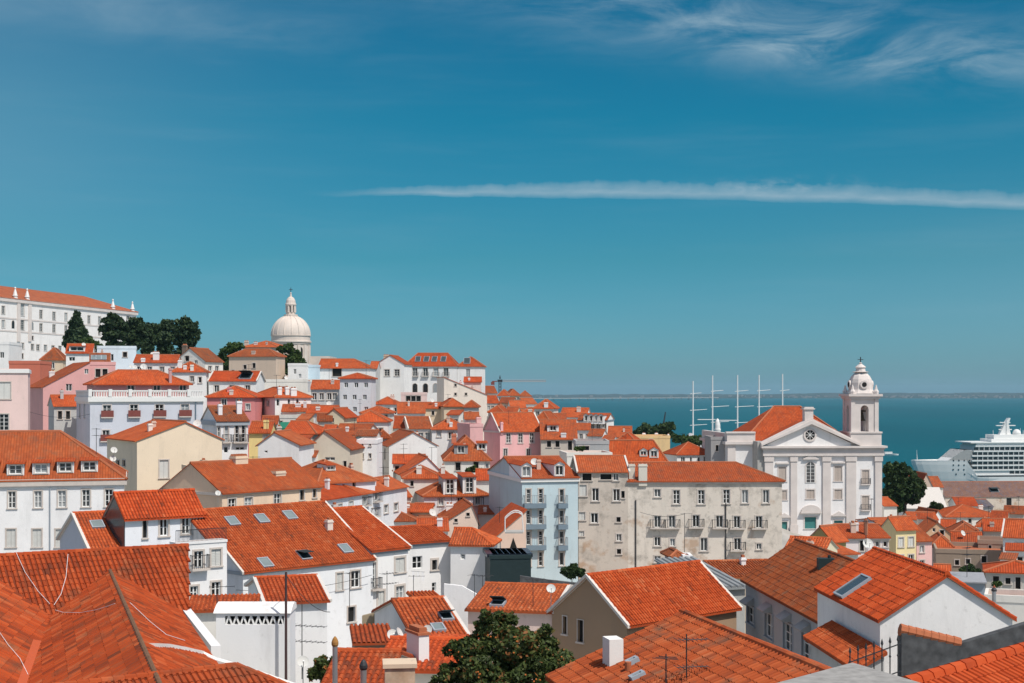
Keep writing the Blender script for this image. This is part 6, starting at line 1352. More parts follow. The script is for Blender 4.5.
# ------------------------------------------------------------------ the big tiled roof by the viewpoint
def ray_z(x, y, z): Y = (H - z) * F / (y - HY); return px(x, y, Y)
def ray_plane(x, y, p, n):
    d = V(((x - CX) / F, 1, (HY - y) / F)); o = V((0, 0, H)); return o + d * (n.dot(p - o) / n.dot(d))
def pnorm(a, b, c):
    n = (b - a).cross(c - a).normalized(); return n if n.z > 0 else -n
def fore_roof():
    T0 = px(-12, 556.5, 58); T1 = ray_z(188.5, 545.5, T0.z); e = (T1 - T0).normalized(); dn = V((e.y, -e.x, 0))
    n3 = e.cross(V((dn.x, dn.y, -math.tan(R(29))))).normalized(); n3 = n3 if n3.z > 0 else -n3
    c = (T0 + T1) / 2; base = 42.0
    r = empty('tiled_roof_house', 'large old house of which only the weathered tiled roofs with two wings show nearby', 'house', None, (c.x, c.y, base))
    GROUND.append((c.x, c.y, base))
    off = V((c.x, c.y, base)); Lc = lambda q: V(q) - off
    BR = ray_plane(189.5, 612, T0, n3); BL = ray_plane(-14, 646, T0, n3)
    A = ray_plane(110, 571, T0, n3); B = ray_z(154, 672, A.z); B2 = A + (B - A) * 1.3
    V0 = ray_plane(50, 618, T0, n3); nl = pnorm(A, B, V0); V2 = ray_plane(18, 712, A, nl)
    Q = ray_plane(-28, 561, T0, n3); nq = pnorm(V0, V2, Q); R2 = ray_plane(-70, 712, V0, nq)
    C_ = ray_plane(181, 612, T0, n3); D_ = C_ + (B2 - A)
    rb = MB()
    slope(rb, [Lc(q) for q in (T0, T1, BR, BL)], True, .1, .205, .38)
    slope(rb, [Lc(q) for q in (A, B2, V2, V0)], True, .1, .40, .42, flat_tiles=True)
    slope(rb, [Lc(q) for q in (Q, V0, V2, R2)], True, .1, .40, .42, flat_tiles=True)
    slope(rb, [Lc(q) for q in (A, C_, D_, B2)], True, .1, .26, .36, flat_tiles=True)
    caps(rb, Lc(T0), Lc(T1), .11, 0, .34)
    a, b = Lc(A), Lc(B2)
    caps(rb, a + V((0, 0, .02)), b + V((0, 0, .02)), .075, 1, .4)
    rb.build('roof', [MT_NEAR, simple('dark_ridge', (.17, .09, .05), .95, var=.6, scale=5), BRICKCAP], r, (.90, .86, .84, .25))  # wing ridge caps in a darker, uneven colour
    gut = MB(); g0, g1 = ray_plane(46, 640, V0, nq) , V2
    va, vb = V0 + (V2 - V0) * .33, V2
    wdir = (va - vb).normalized().cross(ZUP).normalized()
    for q in ((va, vb),):
        s1 = nq; w2 = .55; away = (R2 - V2).normalized() * w2
        gut.poly([Lc(q[0] + ZUP * .1), Lc(q[1] + ZUP * .1), Lc(q[1] + away + ZUP * .12), Lc(q[0] + away + ZUP * .12)])
    gut.build('valley_strip', simple('valley_sheet', (.50, .10, .035), .7, var=.1), r)
    wb = MB()                                                        # walls carrying the roofs
    def wall(p, q, top=.15): wb.poly([Lc(V((p.x, p.y, base - 4))), Lc(V((q.x, q.y, base - 4))), Lc(q - ZUP * top), Lc(p - ZUP * top)])
    wall(T0 - dn * .2, T1 - dn * .2, .5); wall(T1, BR); wall(BR, C_); wall(C_, D_); wall(D_, B2); wall(B2, V2); wall(V2, R2)
    wb.build('wall', MP, r, OFFW)
    nr = pnorm(A, C_, B2)
    # cables lying on the tiles
    for k, (pts, P0, nn) in enumerate((([(16, 555), (25, 575), (38, 594), (50, 607)], T0, n3), ([(68, 557), (66, 580), (61, 597), (54, 608)], T0, n3), ([(52, 612), (63, 615.5), (80, 616), (97, 613), (115, 607)], A, nl), ([(-5, 629), (8, 648), (20, 662), (28, 678)], V0, nq), ([(130, 606), (150, 625), (166, 638), (185, 644)], A, nr))):
        m = MB(); q = [ray_plane(x, y, P0, nn) + ZUP * .12 for x, y in pts]; o = q[0]
        m.path([p - o for p in q], .010, 5)
        tag(m.build('cable', WHITE_CLOTH, None, loc=o), ['thin white cable sagging down the tiles from the far ridge', 'second thin cable running straight down the near tiles', 'thin cable crossing the wing of flat tiles', 'white cable at the frame edge over flat tiles', 'thin cable on the smooth slope beside the white coping'][k], 'cable')
    # white coping curving round the smooth slope
    m = MB(); q = [ray_plane(x, y, A, nr) + ZUP * .10 for x, y in ((150, 646.5), (165, 647), (182, 650), (200, 654))]
    Yl = q[-1].y
    for x, y in ((216, 658.5), (238, 665), (262, 673), (300, 686), (330, 700)): q.append(px(x, y, Yl)); Yl -= .15
    o = q[0]
    for a, b in zip(q, q[1:]):
        d = (b - a); sdv = d.cross(ZUP).normalized() * .16; c8 = [p - o for p in (a - sdv - ZUP * .6, a + sdv - ZUP * .6, a + sdv, a - sdv, b - sdv - ZUP * .6, b + sdv - ZUP * .6, b + sdv, b - sdv)]
        for f in ((0, 1, 2, 3), (4, 7, 6, 5), (0, 4, 5, 1), (1, 5, 6, 2), (2, 6, 7, 3), (3, 7, 4, 0)): m.poly([c8[i] for i in f])
    tag(m.build('coping_wall', MP, None, (.80, .78, .74), loc=o), 'curved white coping wall bordering the smooth roof slope', 'wall')
    # white parapet running down beside the wing
    m = MB(); a, b = px(177.5, 603, 59.5), px(211, 646, 51.5); o = a; t = V((.34, .08, 0))
    c8 = [p - o for p in (a - ZUP * 2, a + t - ZUP * 2, a + t, a, b - ZUP * 2, b + t - ZUP * 2, b + t, b)]
    for f in ((0, 1, 2, 3), (4, 7, 6, 5), (0, 4, 5, 1), (1, 5, 6, 2), (2, 6, 7, 3), (3, 7, 4, 0)): m.poly([c8[i] for i in f])
    tag(m.build('parapet_wall', MP, None, (.78, .77, .76), loc=o), 'slanting white parapet between the smooth slope and zigzag wall', 'wall')
fore_roof()
def near_strip():                                                   # nearest strip of tiles at the bottom edge
    A = px(60, 686, 36); B = ray_z(236, 665.5, A.z); e = (B - A).normalized(); dn = V((e.y, -e.x, 0)); c = B
    r = empty('tiled_roof_house', 'nearest strip of ridged tiles along the bottom edge with a hip end', 'house', None, (c.x, c.y, A.z - 6)); off = V((c.x, c.y, A.z - 6)); GROUND.append((c.x, c.y - 3, A.z - 9))
    dd = dn * 6 - ZUP * 2.9; Cc = B + dn * 5 + e * 4.2 - ZUP * 2.6
    A2 = A - e * 3
    rb = MB(); slope(rb, [q - off for q in (A2, B, B + dd, A2 + dd)], True, .1, .17, .36)
    slope(rb, [q - off for q in (B, B + dd, B + dd + e * 6)], True, .1, .17, .36)
    slope(rb, [q - off for q in (B, B + dd + e * 6, B - dn * 3 + e * 6 - ZUP * 2.9)], True, .1, .17, .36)
    caps(rb, A2 - off, B - off, .10, 0, .3); caps(rb, B - off, B + dd + e * 6 - off, .10, 0, .3)
    rb.build('roof', [MT_NEAR, BRICKCAP, BRICKCAP], r, TO)
    w = MB(); p = [q - off for q in (A2, B, B + dd + e * 6, B + dd, A2 + dd)]
    for a, b in zip(p, p[1:] + p[:1]): w.poly([(a.x, a.y, -6), (b.x, b.y, -6), (b.x, b.y, b.z - .25), (a.x, a.y, a.z - .25)])
    w.build('wall', MP, r, OFFW)
near_strip()
def zigzag():
    Y = 60.0; s = Y / F; c = px(216, 672, Y); r = empty('vented_parapet', 'white parapet block with a row of zigzag vents', 'parapet', None, tuple(c)); GROUND.append((c.x + 1.5, c.y + 1, c.z - 2))
    X = lambda x: (x - 216) * s; Z = lambda y: (672 - y) * s; w = X(290)
    m = MB(); x0, x1, z0, z1 = X(225), X(284), Z(624.5), Z(616)
    wall_face(m, [(0, -5), (w, -5), (w, Z(613)), (0, Z(613))], [(x0, x1, z0, z1)], lambda a, z, o=0: V((a, -o, z)), deep=.35)
    for sx in (0, w): m.poly([(sx, 0, -5), (sx, 1.5, -5), (sx, 1.5, Z(613)), (sx, 0, Z(613))])
    m.poly([(0, 1.5, -5), (w, 1.5, -5), (w, 1.5, Z(613)), (0, 1.5, Z(613))]); m.build('wall', MP, r, (.80, .80, .80))
    n = 8; zz = MB()
    for i in range(n):
        a = x0 + (x1 - x0) * i / n; b = a + (x1 - x0) / n; mid_ = (a + b) / 2; t = .035
        zz.prism([(a, z0), (a + 2 * t, z0), (mid_ + t, z1), (mid_ - t, z1)], 'y', .02, .12); zz.prism([(b - 2 * t, z0), (b, z0), (mid_ + t, z1), (mid_ - t, z1)], 'y', .025, .125)
    zz.build('zigzag_vent', MP, r, (.82, .82, .80)); bk = MB(); bk.poly([(x0, .34, z0), (x1, .34, z0), (x1, .34, z1), (x0, .34, z1)]); bk.build('vent_back', HOLE, r)
    cp = MB(); cp.prism([(-.1, Z(613)), (1.6, Z(613)), (1.4, Z(607)), (1.0, Z(605)), (.55, Z(606.5)), (.15, Z(610))], 'x', -.1, w + .05); cp.build('coping', MP_DIRTY, r, (.80, .79, .77))
zigzag()

# ------------------------------------------------------------------ small things on roofs
def dish(label, x, y, rp_, Y, az_=25, pole=1.0, group=None):
    s = Y / F; rr = rp_ * s; c = px(x, y, Y); r = empty('satellite_dish', label, 'satellite dish', group, (c.x, c.y, c.z - pole))
    Mx = Matrix.Translation((0, 0, pole)) @ Matrix.Rotation(R(az_), 4, 'Z') @ Matrix.Rotation(R(62), 4, 'X')
    m = MB(); m.lathe([(0, -.16 * rr), (.4 * rr, -.13 * rr), (.75 * rr, -.05 * rr), (rr, .05 * rr), (rr * 1.01, .03 * rr), (.75 * rr, -.08 * rr), (0, -.2 * rr)], 20); m.v = [tuple(Mx @ V(p)) for p in m.v]; m.build('reflector', SHUT_W, r)
    a = MB(); a.tube(Mx @ V((0, -rr, 0)), Mx @ V((0, -rr * .25, rr * .85)), max(.014, rr * .03)); a.tube(Mx @ V((0, -rr * .25, rr * .78)), Mx @ V((0, -rr * .2, rr * .98)), max(.03, rr * .09)); a.build('feed_arm', STEEL, r)
    p = MB(); p.tube((0, .12 * rr, 0), Mx @ V((0, 0, -.16 * rr)), max(.02, rr * .05)); p.build('bracket', STEEL, r)
dish('white satellite dish beside the bushy plant at the bottom edge', 303, 661.5, 6, 56, 15)
dish('round white dish at the end of the flat tiled shed roof', 392.5, 634.5, 5.5, 66, 20)
dish('grey satellite dish seen from the side next to the round white dish', 400, 633, 6, 66, 75)
dish('white dish on top of the narrow white chimney', 427.5, 629.5, 4.8, 62, -10)
dish('large white dish on a mast below the church', 868, 543.5, 5.4, 95, 10, 1.6)
dish('white dish on a corner pole behind the orange tree', 551, 588.5, 4.6, 84, 5, 1.2)
dish('upper of two white dishes beside the big cream house', 114, 450, 3.4, 152, 30); dish('lower of two white dishes beside the big cream house', 113, 458.5, 3.2, 152, 30)
dish('small white dish on the wall of the wide beige house', 218, 493, 2.8, 146, 20)
dish('white dish at the foot of the grey pyramid tiled hut', 678.5, 563.5, 4, 124, 0, .3)
dish('largest white dish on the roofs under the monastery pines', 143.5, 366.5, 3.2, 256, 10); dish('smaller white dish on the roofs under the monastery pines', 135, 367, 2.2, 256, 20); dish('pale dish nearest the solar panels below the monastery', 131, 366.5, 2.0, 256, 40)
def aerial(label, x, y0, y1, Y, els=7, yaw=20, r_=.022, boom=1.1, at_=(.0,)):
    s = Y / F; c = px(x, y1, Y); hgt = (y1 - y0) * s; r = empty('tv_aerial', label, 'TV aerial', 'TV aerials on roofs', tuple(c), R(yaw))
    m = MB(); m.tube((0, 0, -.5), (0, 0, hgt), r_, n=6); m.build('mast', DARK_METAL, r)
    for a in at_:
        b = MB(); z = hgt - .08 - a; b.tube((-boom * .3, 0, z), (boom * .7, 0, z), .014, n=4)
        for i in range(els): t = -boom * .3 + boom * i / max(1, els - 1); l = .42 - .2 * i / els; b.tube((t, -l, z), (t, l, z), .011, n=4)
        b.build('antenna_array', DARK_METAL, r)
for lb, x, y0, y1, els, yaw, bm_, at_ in (('TV aerial on the roof nearest the bottom edge, taller with crossbars', 686.5, 634, 681, 8, 10, 1.0, (.1, .95)), ('short TV aerial with small top near the bottom edge', 666, 654, 690, 3, 70, .35, (.05,))):
    P_ = f6.root.matrix_basis @ f6.hit(x, y1)[0]; aerial(lb, x, y0, y1, P_.y, els, yaw, .022, bm_, at_)
aerial('TV aerial rising from white house behind the zigzag parapet', 302, 604, 668, 64, 7, -15, .022, 1.6, (.9, 1.6))
aerial('TV aerial behind the orange tree, taller of a pair', 482.6, 575, 607, 100, 5, 20); aerial('TV aerial behind the orange tree, shorter of a pair', 474.5, 574, 592, 102, 4, -30)
aerial('tall TV aerial in front of the white apartment house', 387, 571, 612, 98, 6, 40, .022, 1.2, (.1, .8)); aerial('slim TV aerial before the laundry', 413.5, 575, 606, 100, 4, 0)
aerial('mast with aerial beside the big dish below the church', 866, 520, 566, 95, 5, 30, .03)
aerial('slim aerial in front of the long terracotta roof', 349.5, 572, 606, 96, 4, 60); aerial('TV aerial standing on the zigzag parapet side', 217, 585, 606, 64, 4, 10); aerial('tall thin aerial on roof below faded tiles', 533, 578, 614, 90, 4, 15)
aerial('TV aerial on the stained apartment block wall', 684.5, 513, 554, 160, 5, 10, .03, 1.2); aerial('aerial on the roof of the mansion row by the chapel', 378, 432, 446, 220, 4, 10, .03); aerial('aerial on the hip roof in the centre', 383, 452, 468, 190, 4, 50, .03)
pl = MB(); c = px(286, 661, 59.5); pl.tube((0, 0, -1), (0, 0, (661 - 572) * 59.5 / F), .06, .05, 8); tag(pl.build('iron_pole', simple('old_iron', (.07, .04, .04), .8), None, loc=c), 'tall dark iron pole standing against the zigzag parapet', 'pole')
def flue(label, x, y0, y1, Y, rp_, capm):
    s = Y / F; c = px(x, y1, Y); r = empty('flue_pipe', label, 'flue', None, tuple(c)); h = (y1 - y0) * s
    m = MB(); m.tube((0, 0, -1.5), (0, 0, h - .22), rp_ * s, n=14); m.build('pipe', STEEL, r)
    k = MB(); k.lathe([(rp_ * s * 1.02, h - .26), (rp_ * s * 1.35, h - .2), (rp_ * s * 1.35, h - .12), (rp_ * s * .9, h - .02), (.02, h + .05)], 14); k.build('cap', capm, r)
flue('metal flue with a rusty cone cap', 335, 638, 690, 44, 2.6, simple('rust', (.34, .17, .05), .9, var=.3)); flue('shorter metal flue with a dark round cap', 363.5, 661, 700, 42, 3.1, DARK_METAL)
flue('slim flue with dark cap on the terrace by the white gable', 994, 588, 606, 116, 2.0, DARK_METAL)
def box_thing(name, label, cat, x0, x1, y0, y1, Y, dep, mt, col=None, top=None, yaw=0):
    s = Y / F; c = px((x0 + x1) / 2, y1, Y); w = (x1 - x0) * s; h = (y1 - y0) * s; m = MB(); m.box(-w / 2, w / 2, 0, dep, -7, h, 0)
    mats = [mt]
    if top: m.box(-w / 2 - .06, w / 2 + .06, -.06, dep + .06, h, h + .12, 1); mats.append(top)
    o = m.build(name, mats, None, col, loc=c); o.rotation_euler = (0, 0, R(yaw)); return tag(o, label, cat)
box_thing('chimney_stack', 'ochre stone chimney with blackened top at the bottom edge', 'chimney', 385, 415, 668, 700, 41, .8, MP_OLD, (.66, .52, .38), MP_DIRTY, 6)
nc_ = empty('chimney_stack', 'narrow white chimney beside two satellite dishes', 'chimney', None, tuple(px(424, 658, 61)), R(28)); m = MB(); m.box(-.24, .24, 0, 1.3, -1.2, .98); m.build('shaft', MP, nc_, (.78, .77, .76)); m = MB(); m.box(-.3, .3, -.06, 1.36, .98, 1.08, 0); m.box(-.18, .18, .1, 1.2, 1.08, 1.28, 0); m.build('cap', BRICKCAP, nc_)
f6.chimney(606, 667, 22, 29, (.80, .78, .74), 'x', .5); f6.skylight(633.5, 664, .34, .42); f6.skylight(638.5, 679, .36, .5)
vp, nn_, t_ = f6.hit(628, 672); m = MB(); m.tube((0, 0, -.2), (0, 0, .34), .11, n=10); tag(m.build('vent_pipe', BRICKCAP, None, loc=f6.root.matrix_basis @ vp), 'short terracotta vent pipe on the tiled roof with white chimney', 'vent')
ac = f7.hit(826, 565)[0]; m = MB(); m.box(-.5, .5, -.3, .3, -.3, .42); m.tube((.2, 0, .42), (.2, 0, .6), .1, n=10); tag(m.build('roof_vent', DARKBOX, None, loc=f7.root.matrix_basis @ ac), 'dark box vent sitting on the faded tiled roof', 'vent')
for q in [(751, 604, 10), (769, 611, 11), (788, 620, 12), (807, 630, 13)]:
    a, _ = f7.plane(q[0], q[1], 'f'); m = MB(); m.prism([(-.55, 0), (.003, 0), (.003, .5), (-.12, .42), (-.62, .1)], 'x', a.x - .75, a.x + .75); m.v = [(p[0], p[1], p[2] + a.z) for p in m.v]; m.build('window_hood', CONCRETE, f7.root)
g = random.Random(21)
for hs, nch in HOUSES:                                              # the small chimneys that crowd these roofs
    if hs.roof == 'flat' or not hs.slopes or hs.Y < 112 or hs.Y > 360 or nch > 1 or hs.w < 3: continue
    for _ in range(g.choice([0, 1, 1, 2]) if hs.w > 5 else g.choice([0, 1])):
        q = hs.slopes[0] if g.random() < .75 else hs.slopes[1 % len(hs.slopes)]
        n = len(q); wts = [g.random() + .05 for _ in q]; sm = sum(wts); p = V((0, 0, 0))
        for k_, v_ in zip(wts, q): p += v_ * (k_ / sm)
        w_, dd_, hh_ = g.choice([.4, .5, .6, .9]), g.uniform(.38, .5), g.uniform(.55, 1.15); cm = MB()
        cm.box(p.x - w_ / 2, p.x + w_ / 2, p.y - dd_ / 2, p.y + dd_ / 2, p.z - .5, p.z + hh_, 0, M=hs.T); cm.box(p.x - w_ / 2 - .06, p.x + w_ / 2 + .06, p.y - dd_ / 2 - .06, p.y + dd_ / 2 + .06, p.z + hh_ - .25, p.z + hh_ - .14, 0, M=hs.T)
        for k_ in range(max(1, int(w_ / .4))): xx = p.x - w_ / 2 + w_ * (k_ + .5) / max(1, int(w_ / .4)); cm.box(xx - .12, xx + .12, p.y - dd_ / 2 + .06, p.y + dd_ / 2 - .06, p.z + hh_ + .002, p.z + hh_ + .2, 1, M=hs.T)
        cm.build('chimney', [MP, BRICKCAP], hs.roofobj, g.choice([OFFW, (.70, .62, .55), (.55, .50, .46), (.62, .48, .40), (.72, .70, .70), WHITE]))
g = random.Random(33); na = nd = 0
for hs, nch in HOUSES:                                              # aerials and dishes standing on roofs along the slope
    if not hs.slopes or hs.Y < 140 or hs.Y > 300 or len(hs.label.split()) > 11 or hs.w < 3 or hs.root['category'] != 'house': continue
    q = hs.slopes[g.randrange(len(hs.slopes))]; wts = [g.random() + .1 for _ in q]; sm = sum(wts); p = V((0, 0, 0))
    for k_, v_ in zip(wts, q): p += v_ * (k_ / sm)
    P_ = hs.root.matrix_basis @ (hs.T @ p); t_ = g.random()
    if t_ < .5:
        r = empty('tv_aerial', 'TV aerial on the ' + hs.label, 'TV aerial', 'TV aerials on roofs', tuple(P_), R(g.uniform(-80, 80))); hgt = g.uniform(1.6, 3.2); m = MB(); m.tube((0, 0, -.4), (0, 0, hgt), .03, n=5)
        for z in ([hgt - .1] if g.random() < .6 else [hgt - .1, hgt - .8]):
            m.tube((-.4, 0, z), (.8, 0, z), .022, n=4)
            for i in range(5): m.tube((-.4 + i * .28, -.35 + .04 * i, z), (-.4 + i * .28, .35 - .04 * i, z), .016, n=4)
        m.build('mast', DARK_METAL, r)
    elif t_ < .72:
        r = empty('satellite_dish', 'small white dish on the ' + hs.label, 'satellite dish', 'small satellite dishes on roofs', tuple(P_)); Mx = Matrix.Translation((0, 0, .9)) @ Matrix.Rotation(R(g.uniform(-10, 45)), 4, 'Z') @ Matrix.Rotation(R(62), 4, 'X'); m = MB(); rr = g.uniform(.38, .5)
        m.lathe([(0, -.16 * rr), (.4 * rr, -.13 * rr), (.75 * rr, -.05 * rr), (rr, .05 * rr), (rr * 1.01, .03 * rr), (.75 * rr, -.08 * rr), (0, -.2 * rr)], 14); m.v = [tuple(Mx @ V(p)) for p in m.v]; m.build('reflector', SHUT_W, r); m = MB(); m.tube((0, .05, -.3), (0, .05, .9), .03, n=5); m.build('bracket', STEEL, r)
# downpipes of the stained block
for x, y0, y1 in ((635.7, 500, 575), (725.6, 503, 575)):
    a, _ = st_.plane(x, y0, 'f'); b, _ = st_.plane(x, y1, 'f'); m = MB(); m.tube((a.x, -.1, b.z), (a.x, -.1, a.z), .07, n=6); m.build('downpipe', DARK_METAL, st_.root)
a, _ = wl.plane(50, 488, 'f'); m = MB(); m.tube((a.x, -.12, -4), (a.x, -.12, a.z), .06, n=6); m.build('downpipe', GREY_PAINT, wl.root)
a, _ = a9.plane(195.5, 400, 'f'); m = MB(); m.tube((a.x, -.12, -4), (a.x, -.12, a.z - .3), .09, n=6); m.build('downpipe', BLUEGREY, a9.root)
m = MB(); m.prism([(0, -3), (e2.d, -3), (e2.d, e2.he), (e2.d / 2, e2.hr - .05), (0, e2.he)], 'x', -.06, -.004); m.build('dark_side_panel', SHIPD, e2.root)  # thin dark sheet laid over the end gable to darken it
m = MB(); n = 40
for i in range(n + 1): m.box(e2b.w * i / n - .012, e2b.w * i / n + .012, .02, .045, e2b.he + .06, e2b.he + .9)
m.box(0, e2b.w, .01, .055, e2b.he + .9, e2b.he + .95); m.build('terrace_railing', DARK_METAL, e2b.root)
# roof balustrade of the lavender mansion
m = MB(); n = 46
for i in range(n):
    if i % 8 == 0: m.box(a9.w * i / n - .25, a9.w * i / n + .25, -.3, .3, a9.he + .06, a9.he + 1.15)
    m.box(a9.w * (i + .3) / n, a9.w * (i + .7) / n, -.1, .1, a9.he + .06, a9.he + .8)
m.box(-.1, a9.w + .1, -.16, .16, a9.he + .8, a9.he + 1.0)
for i in range(24): m.box(-.1, .1, a9.d * (i + .3) / 24, a9.d * (i + .7) / 24, a9.he + .06, a9.he + .8)
m.box(-.16, .16, .16, a9.d, a9.he + .8, a9.he + 1.0); m.build('balustrade', WHITE_PAINT, a9.root)
# dark box building, low walls, terrace
db = Hs('dark clad modern box building beside the white house end', 490, 531, 128, 556, None, 6, 5, 9, 'flat', (.03, .052, .056), side='l', para=.25, near=True); db.wall.data.materials[0] = DARKBOX; db.roofobj.data.materials[0] = CONCRETE; db.roofobj.data.materials[1] = DARKBOX
m = MB(); 
for i in range(7): m.box(db.w * (i + .5) / 7 - .5, db.w * (i + .5) / 7 + .5, .6, 5.2, db.he - .2, db.he + .12)
m.build('roof_panel', SOLAR, db.root)
def wall_thing(label, pts, Y, bot, thick, mt, col, name='garden_wall', yaw_pts=None):
    """pts: pixel outline of the wall's top edge from one end to the other"""
    c = px(pts[0][0], bot, Y); s = Y / F; p = [((x - pts[0][0]) * s, (bot - y) * s) for x, y in pts]; w = p[-1][0]
    m = MB(); m.prism([(0, -9)] + [(w, -9)] + list(reversed(p)), 'y', 0, thick)
    return tag(m.build(name, mt, None, col, loc=c), label, 'wall')
wall_thing('dark grey retaining wall below the tall light blue house', [(520, 576), (548, 580), (584, 584)], 122, 600, .5, SOOT, None)
fw = wall_thing('black stained wall in front of the white gable', [(901.5, 629.5), (962, 643.5), (1045, 618)], 57, 676, .45, SOOT, None)
cp = MB(); c = px(901, 629.5, 57); s = 57 / F; d_ = V((60.5 * s, 0, -14 * s)); e = d_.normalized(); k = int(d_.length / .3)
for i in range(k): a = d_ * (i / k); b = d_ * ((i + 1) / k); cp.tube(a + V((0, .2, -.03)), b + V((0, .2, -.03)), .25, .225, 8)
tag(cp.build('wall_coping', BRICKCAP, None, loc=c), 'row of terracotta coping tiles on the black stained wall', 'coping')
wall_thing('brown earthy garden wall below the white apartment house', [(362, 616), (398, 607)], 95, 640, .4, MP_DIRTY, (.36, .29, .2))
wall_thing('pale plastered garden wall above the orange roofs by the orange tree', [(444, 584), (462, 586), (480, 596)], 106, 606, .4, MP, (.78, .77, .76))
fe = empty('spear_fence', 'black iron fence with spear tips beside the stained wall', 'fence', None, tuple(px(870, 672, 52))); s = 52 / F
ra = MB(); ra.tube(((-22) * s, 0, (672 - 663) * s), (31 * s, 0, (672 - 643.5) * s), .025, n=5); ra.tube((-22 * s, 0, (672 - 690) * s), (31 * s, 0, (672 - 671) * s), .025, n=5); ra.build('rail', DARK_METAL, fe)
for i in range(7):
    x = (-20 + i * 8) * s; zt = (672 - 647 + (i - 3.2) * 2.0) * s; m = MB(); m.tube((x, 0, -1.2), (x, 0, zt), .024, n=6); m.lathe([(.024, zt), (.055, zt + .06), (.02, zt + .2), (0, zt + .26)], 6, (x, 0, 0)); m.lathe([(.024, zt * .5), (.05, zt * .5 + .05), (.024, zt * .5 + .1)], 6, (x, 0, 0)); m.build('bar', DARK_METAL, fe)
# bottom right ridge and slab
A = px(905, 684.5, 33); B = ray_z(1045, 643, A.z); e = (B - A).normalized(); dn = V((e.y, -e.x, 0)); r = empty('tiled_roof_house', 'nearest roof corner with large overlapping ridge tiles at the bottom edge', 'house', None, (A.x, A.y, A.z - 6)); off = V((A.x, A.y, A.z - 6)); GROUND.append((A.x + 3, A.y, A.z - 8))
rb = MB(); dd = dn * 4 - ZUP * 1.7; slope(rb, [q - off for q in (A, B, B + dd, A + dd)], True, .1, .24, .38); slope(rb, [q - off for q in (A, B, B - dn * 4 - ZUP * 2.4, A - dn * 4 - ZUP * 2.4)], True, .1, .24, .38); caps(rb, A - off, B - off, .19, 0, .52)
rb.build('roof', [MT_NEAR, BRICKCAP, BRICKCAP], r, TR); w = MB()
p = [q - off for q in (A, B, B + dd, A + dd)]
w.poly([(p[0].x, p[0].y, -5), (p[3].x, p[3].y, -5), (p[3].x, p[3].y, p[3].z - .15), (p[0].x, p[0].y, p[0].z - .15)]); w.poly([(p[3].x, p[3].y, -5), (p[2].x, p[2].y, -5), (p[2].x, p[2].y, p[2].z - .2), (p[3].x, p[3].y, p[3].z - .2)]); w.build('wall', MP, r, OFFW)
z = px(852.5, 662.5, 30).z; p = [ray_z(852.5, 662.5, z), ray_z(735, 694, z), ray_z(820, 760, z), ray_z(945, 690, z)]; c = p[0]; m = MB(); m.prism([(q.x - c.x, q.y - c.y) for q in p], 'z', -14, 0)
tag(m.build('concrete_slab', SLAB, None, loc=c), 'pale concrete wall top at the bottom edge before the spear fence', 'slab')
# laundry and cloth
def laundry(label, x0, x1, y, Y, n, seed):
    a, b = px(x0, y, Y), px(x1, y + 1, Y + 2); r = empty('clothes_line', label, 'laundry', None, tuple(a)); m = MB(); m.tube((0, 0, 0), b - a, .012, n=4); m.build('line', DARK_METAL, r); g = random.Random(seed)
    for i in range(n):
        p = (b - a) * ((i + .3) / n); w, h = g.uniform(.28, .4), g.uniform(.5, .8); q = MB(); e = (b - a).normalized(); nn = V((e.y, -e.x, 0))
        for k in range(4): q.poly([p + e * w * (k / 4) + nn * .05 * math.sin(k * 2) - ZUP * h, p + e * w * ((k + 1) / 4) + nn * .05 * math.sin(k * 2 + 2) - ZUP * h, p + e * w * ((k + 1) / 4), p + e * w * (k / 4)])
        q.build('garment', g.choice([WHITE_CLOTH, DARK_CLOTH, DARK_CLOTH]), r)
laundry('dark and white washing hung under a window of the white apartment house', 411, 425, 571, 125, 3, 8)
m = MB(); c = px(536, 546, 175.5); s = 175.5 / F
for i in range(5): m.poly([(-3 * s + i * 1.2 * s, -.1 + .06 * math.sin(i * 2), 0), (-3 * s + (i + 1) * 1.2 * s, -.1 + .06 * math.sin(i * 2 + 2), 0), (-3 * s + (i + 1) * 1.2 * s, 0, 4.4 * s), (-3 * s + i * 1.2 * s, 0, 4.4 * s)])
tag(m.build('hanging_cloth', RED_CLOTH, None, loc=c), 'red cloth hung over a balcony of the tall light blue house', 'cloth')
m = MB(); c = px(285.5, 422, 224); s = 224 / F; w = 18 * s; m.prism([(0, 0), (-1.6, -.9), (-1.6, -1.5), (-1.5, -1.5), (0, -.3)], 'x', -w / 2, w / 2); tag(m.build('awning', GREEN_AWN, None, loc=c), 'dark green awning below the hipped white house', 'awning')
pg = empty('pergola', 'white arched metal pergola on the peach house terrace', 'pergola', None, tuple(px(514, 532, 153))); s = 153 / F
for yy in (0, 2.2):
    m = MB(); pts = [V((-9 * s, yy, 0)), V((-9 * s, yy, 13 * s))] + [V((-9 * s + 18 * s * t, yy, (13 + 7 * math.sin(t * 2.6)) * s)) for t in (.15, .35, .55, .75, .95)] + [V((9.5 * s, yy, 0))]; m.path(pts, .06); m.build('hoop', WHITE_PAINT, pg)
m = MB(); m.box(-9 * s, 9 * s, -.1, 2.4, -.15, 0); m.build('deck', CONCRETE, pg)
m = MB(); P = lambda x, y: pe.plane(x, y, 'f')[0]; t1, t2, t3 = P(508, 554), P(519, 553.5), P(513.2, 537.5); m.prism([(t1.x, t1.z), (t2.x, t2.z), (t3.x, t3.z)], 'y', -.03, .3); m.build('window', HOLE, pe.root)
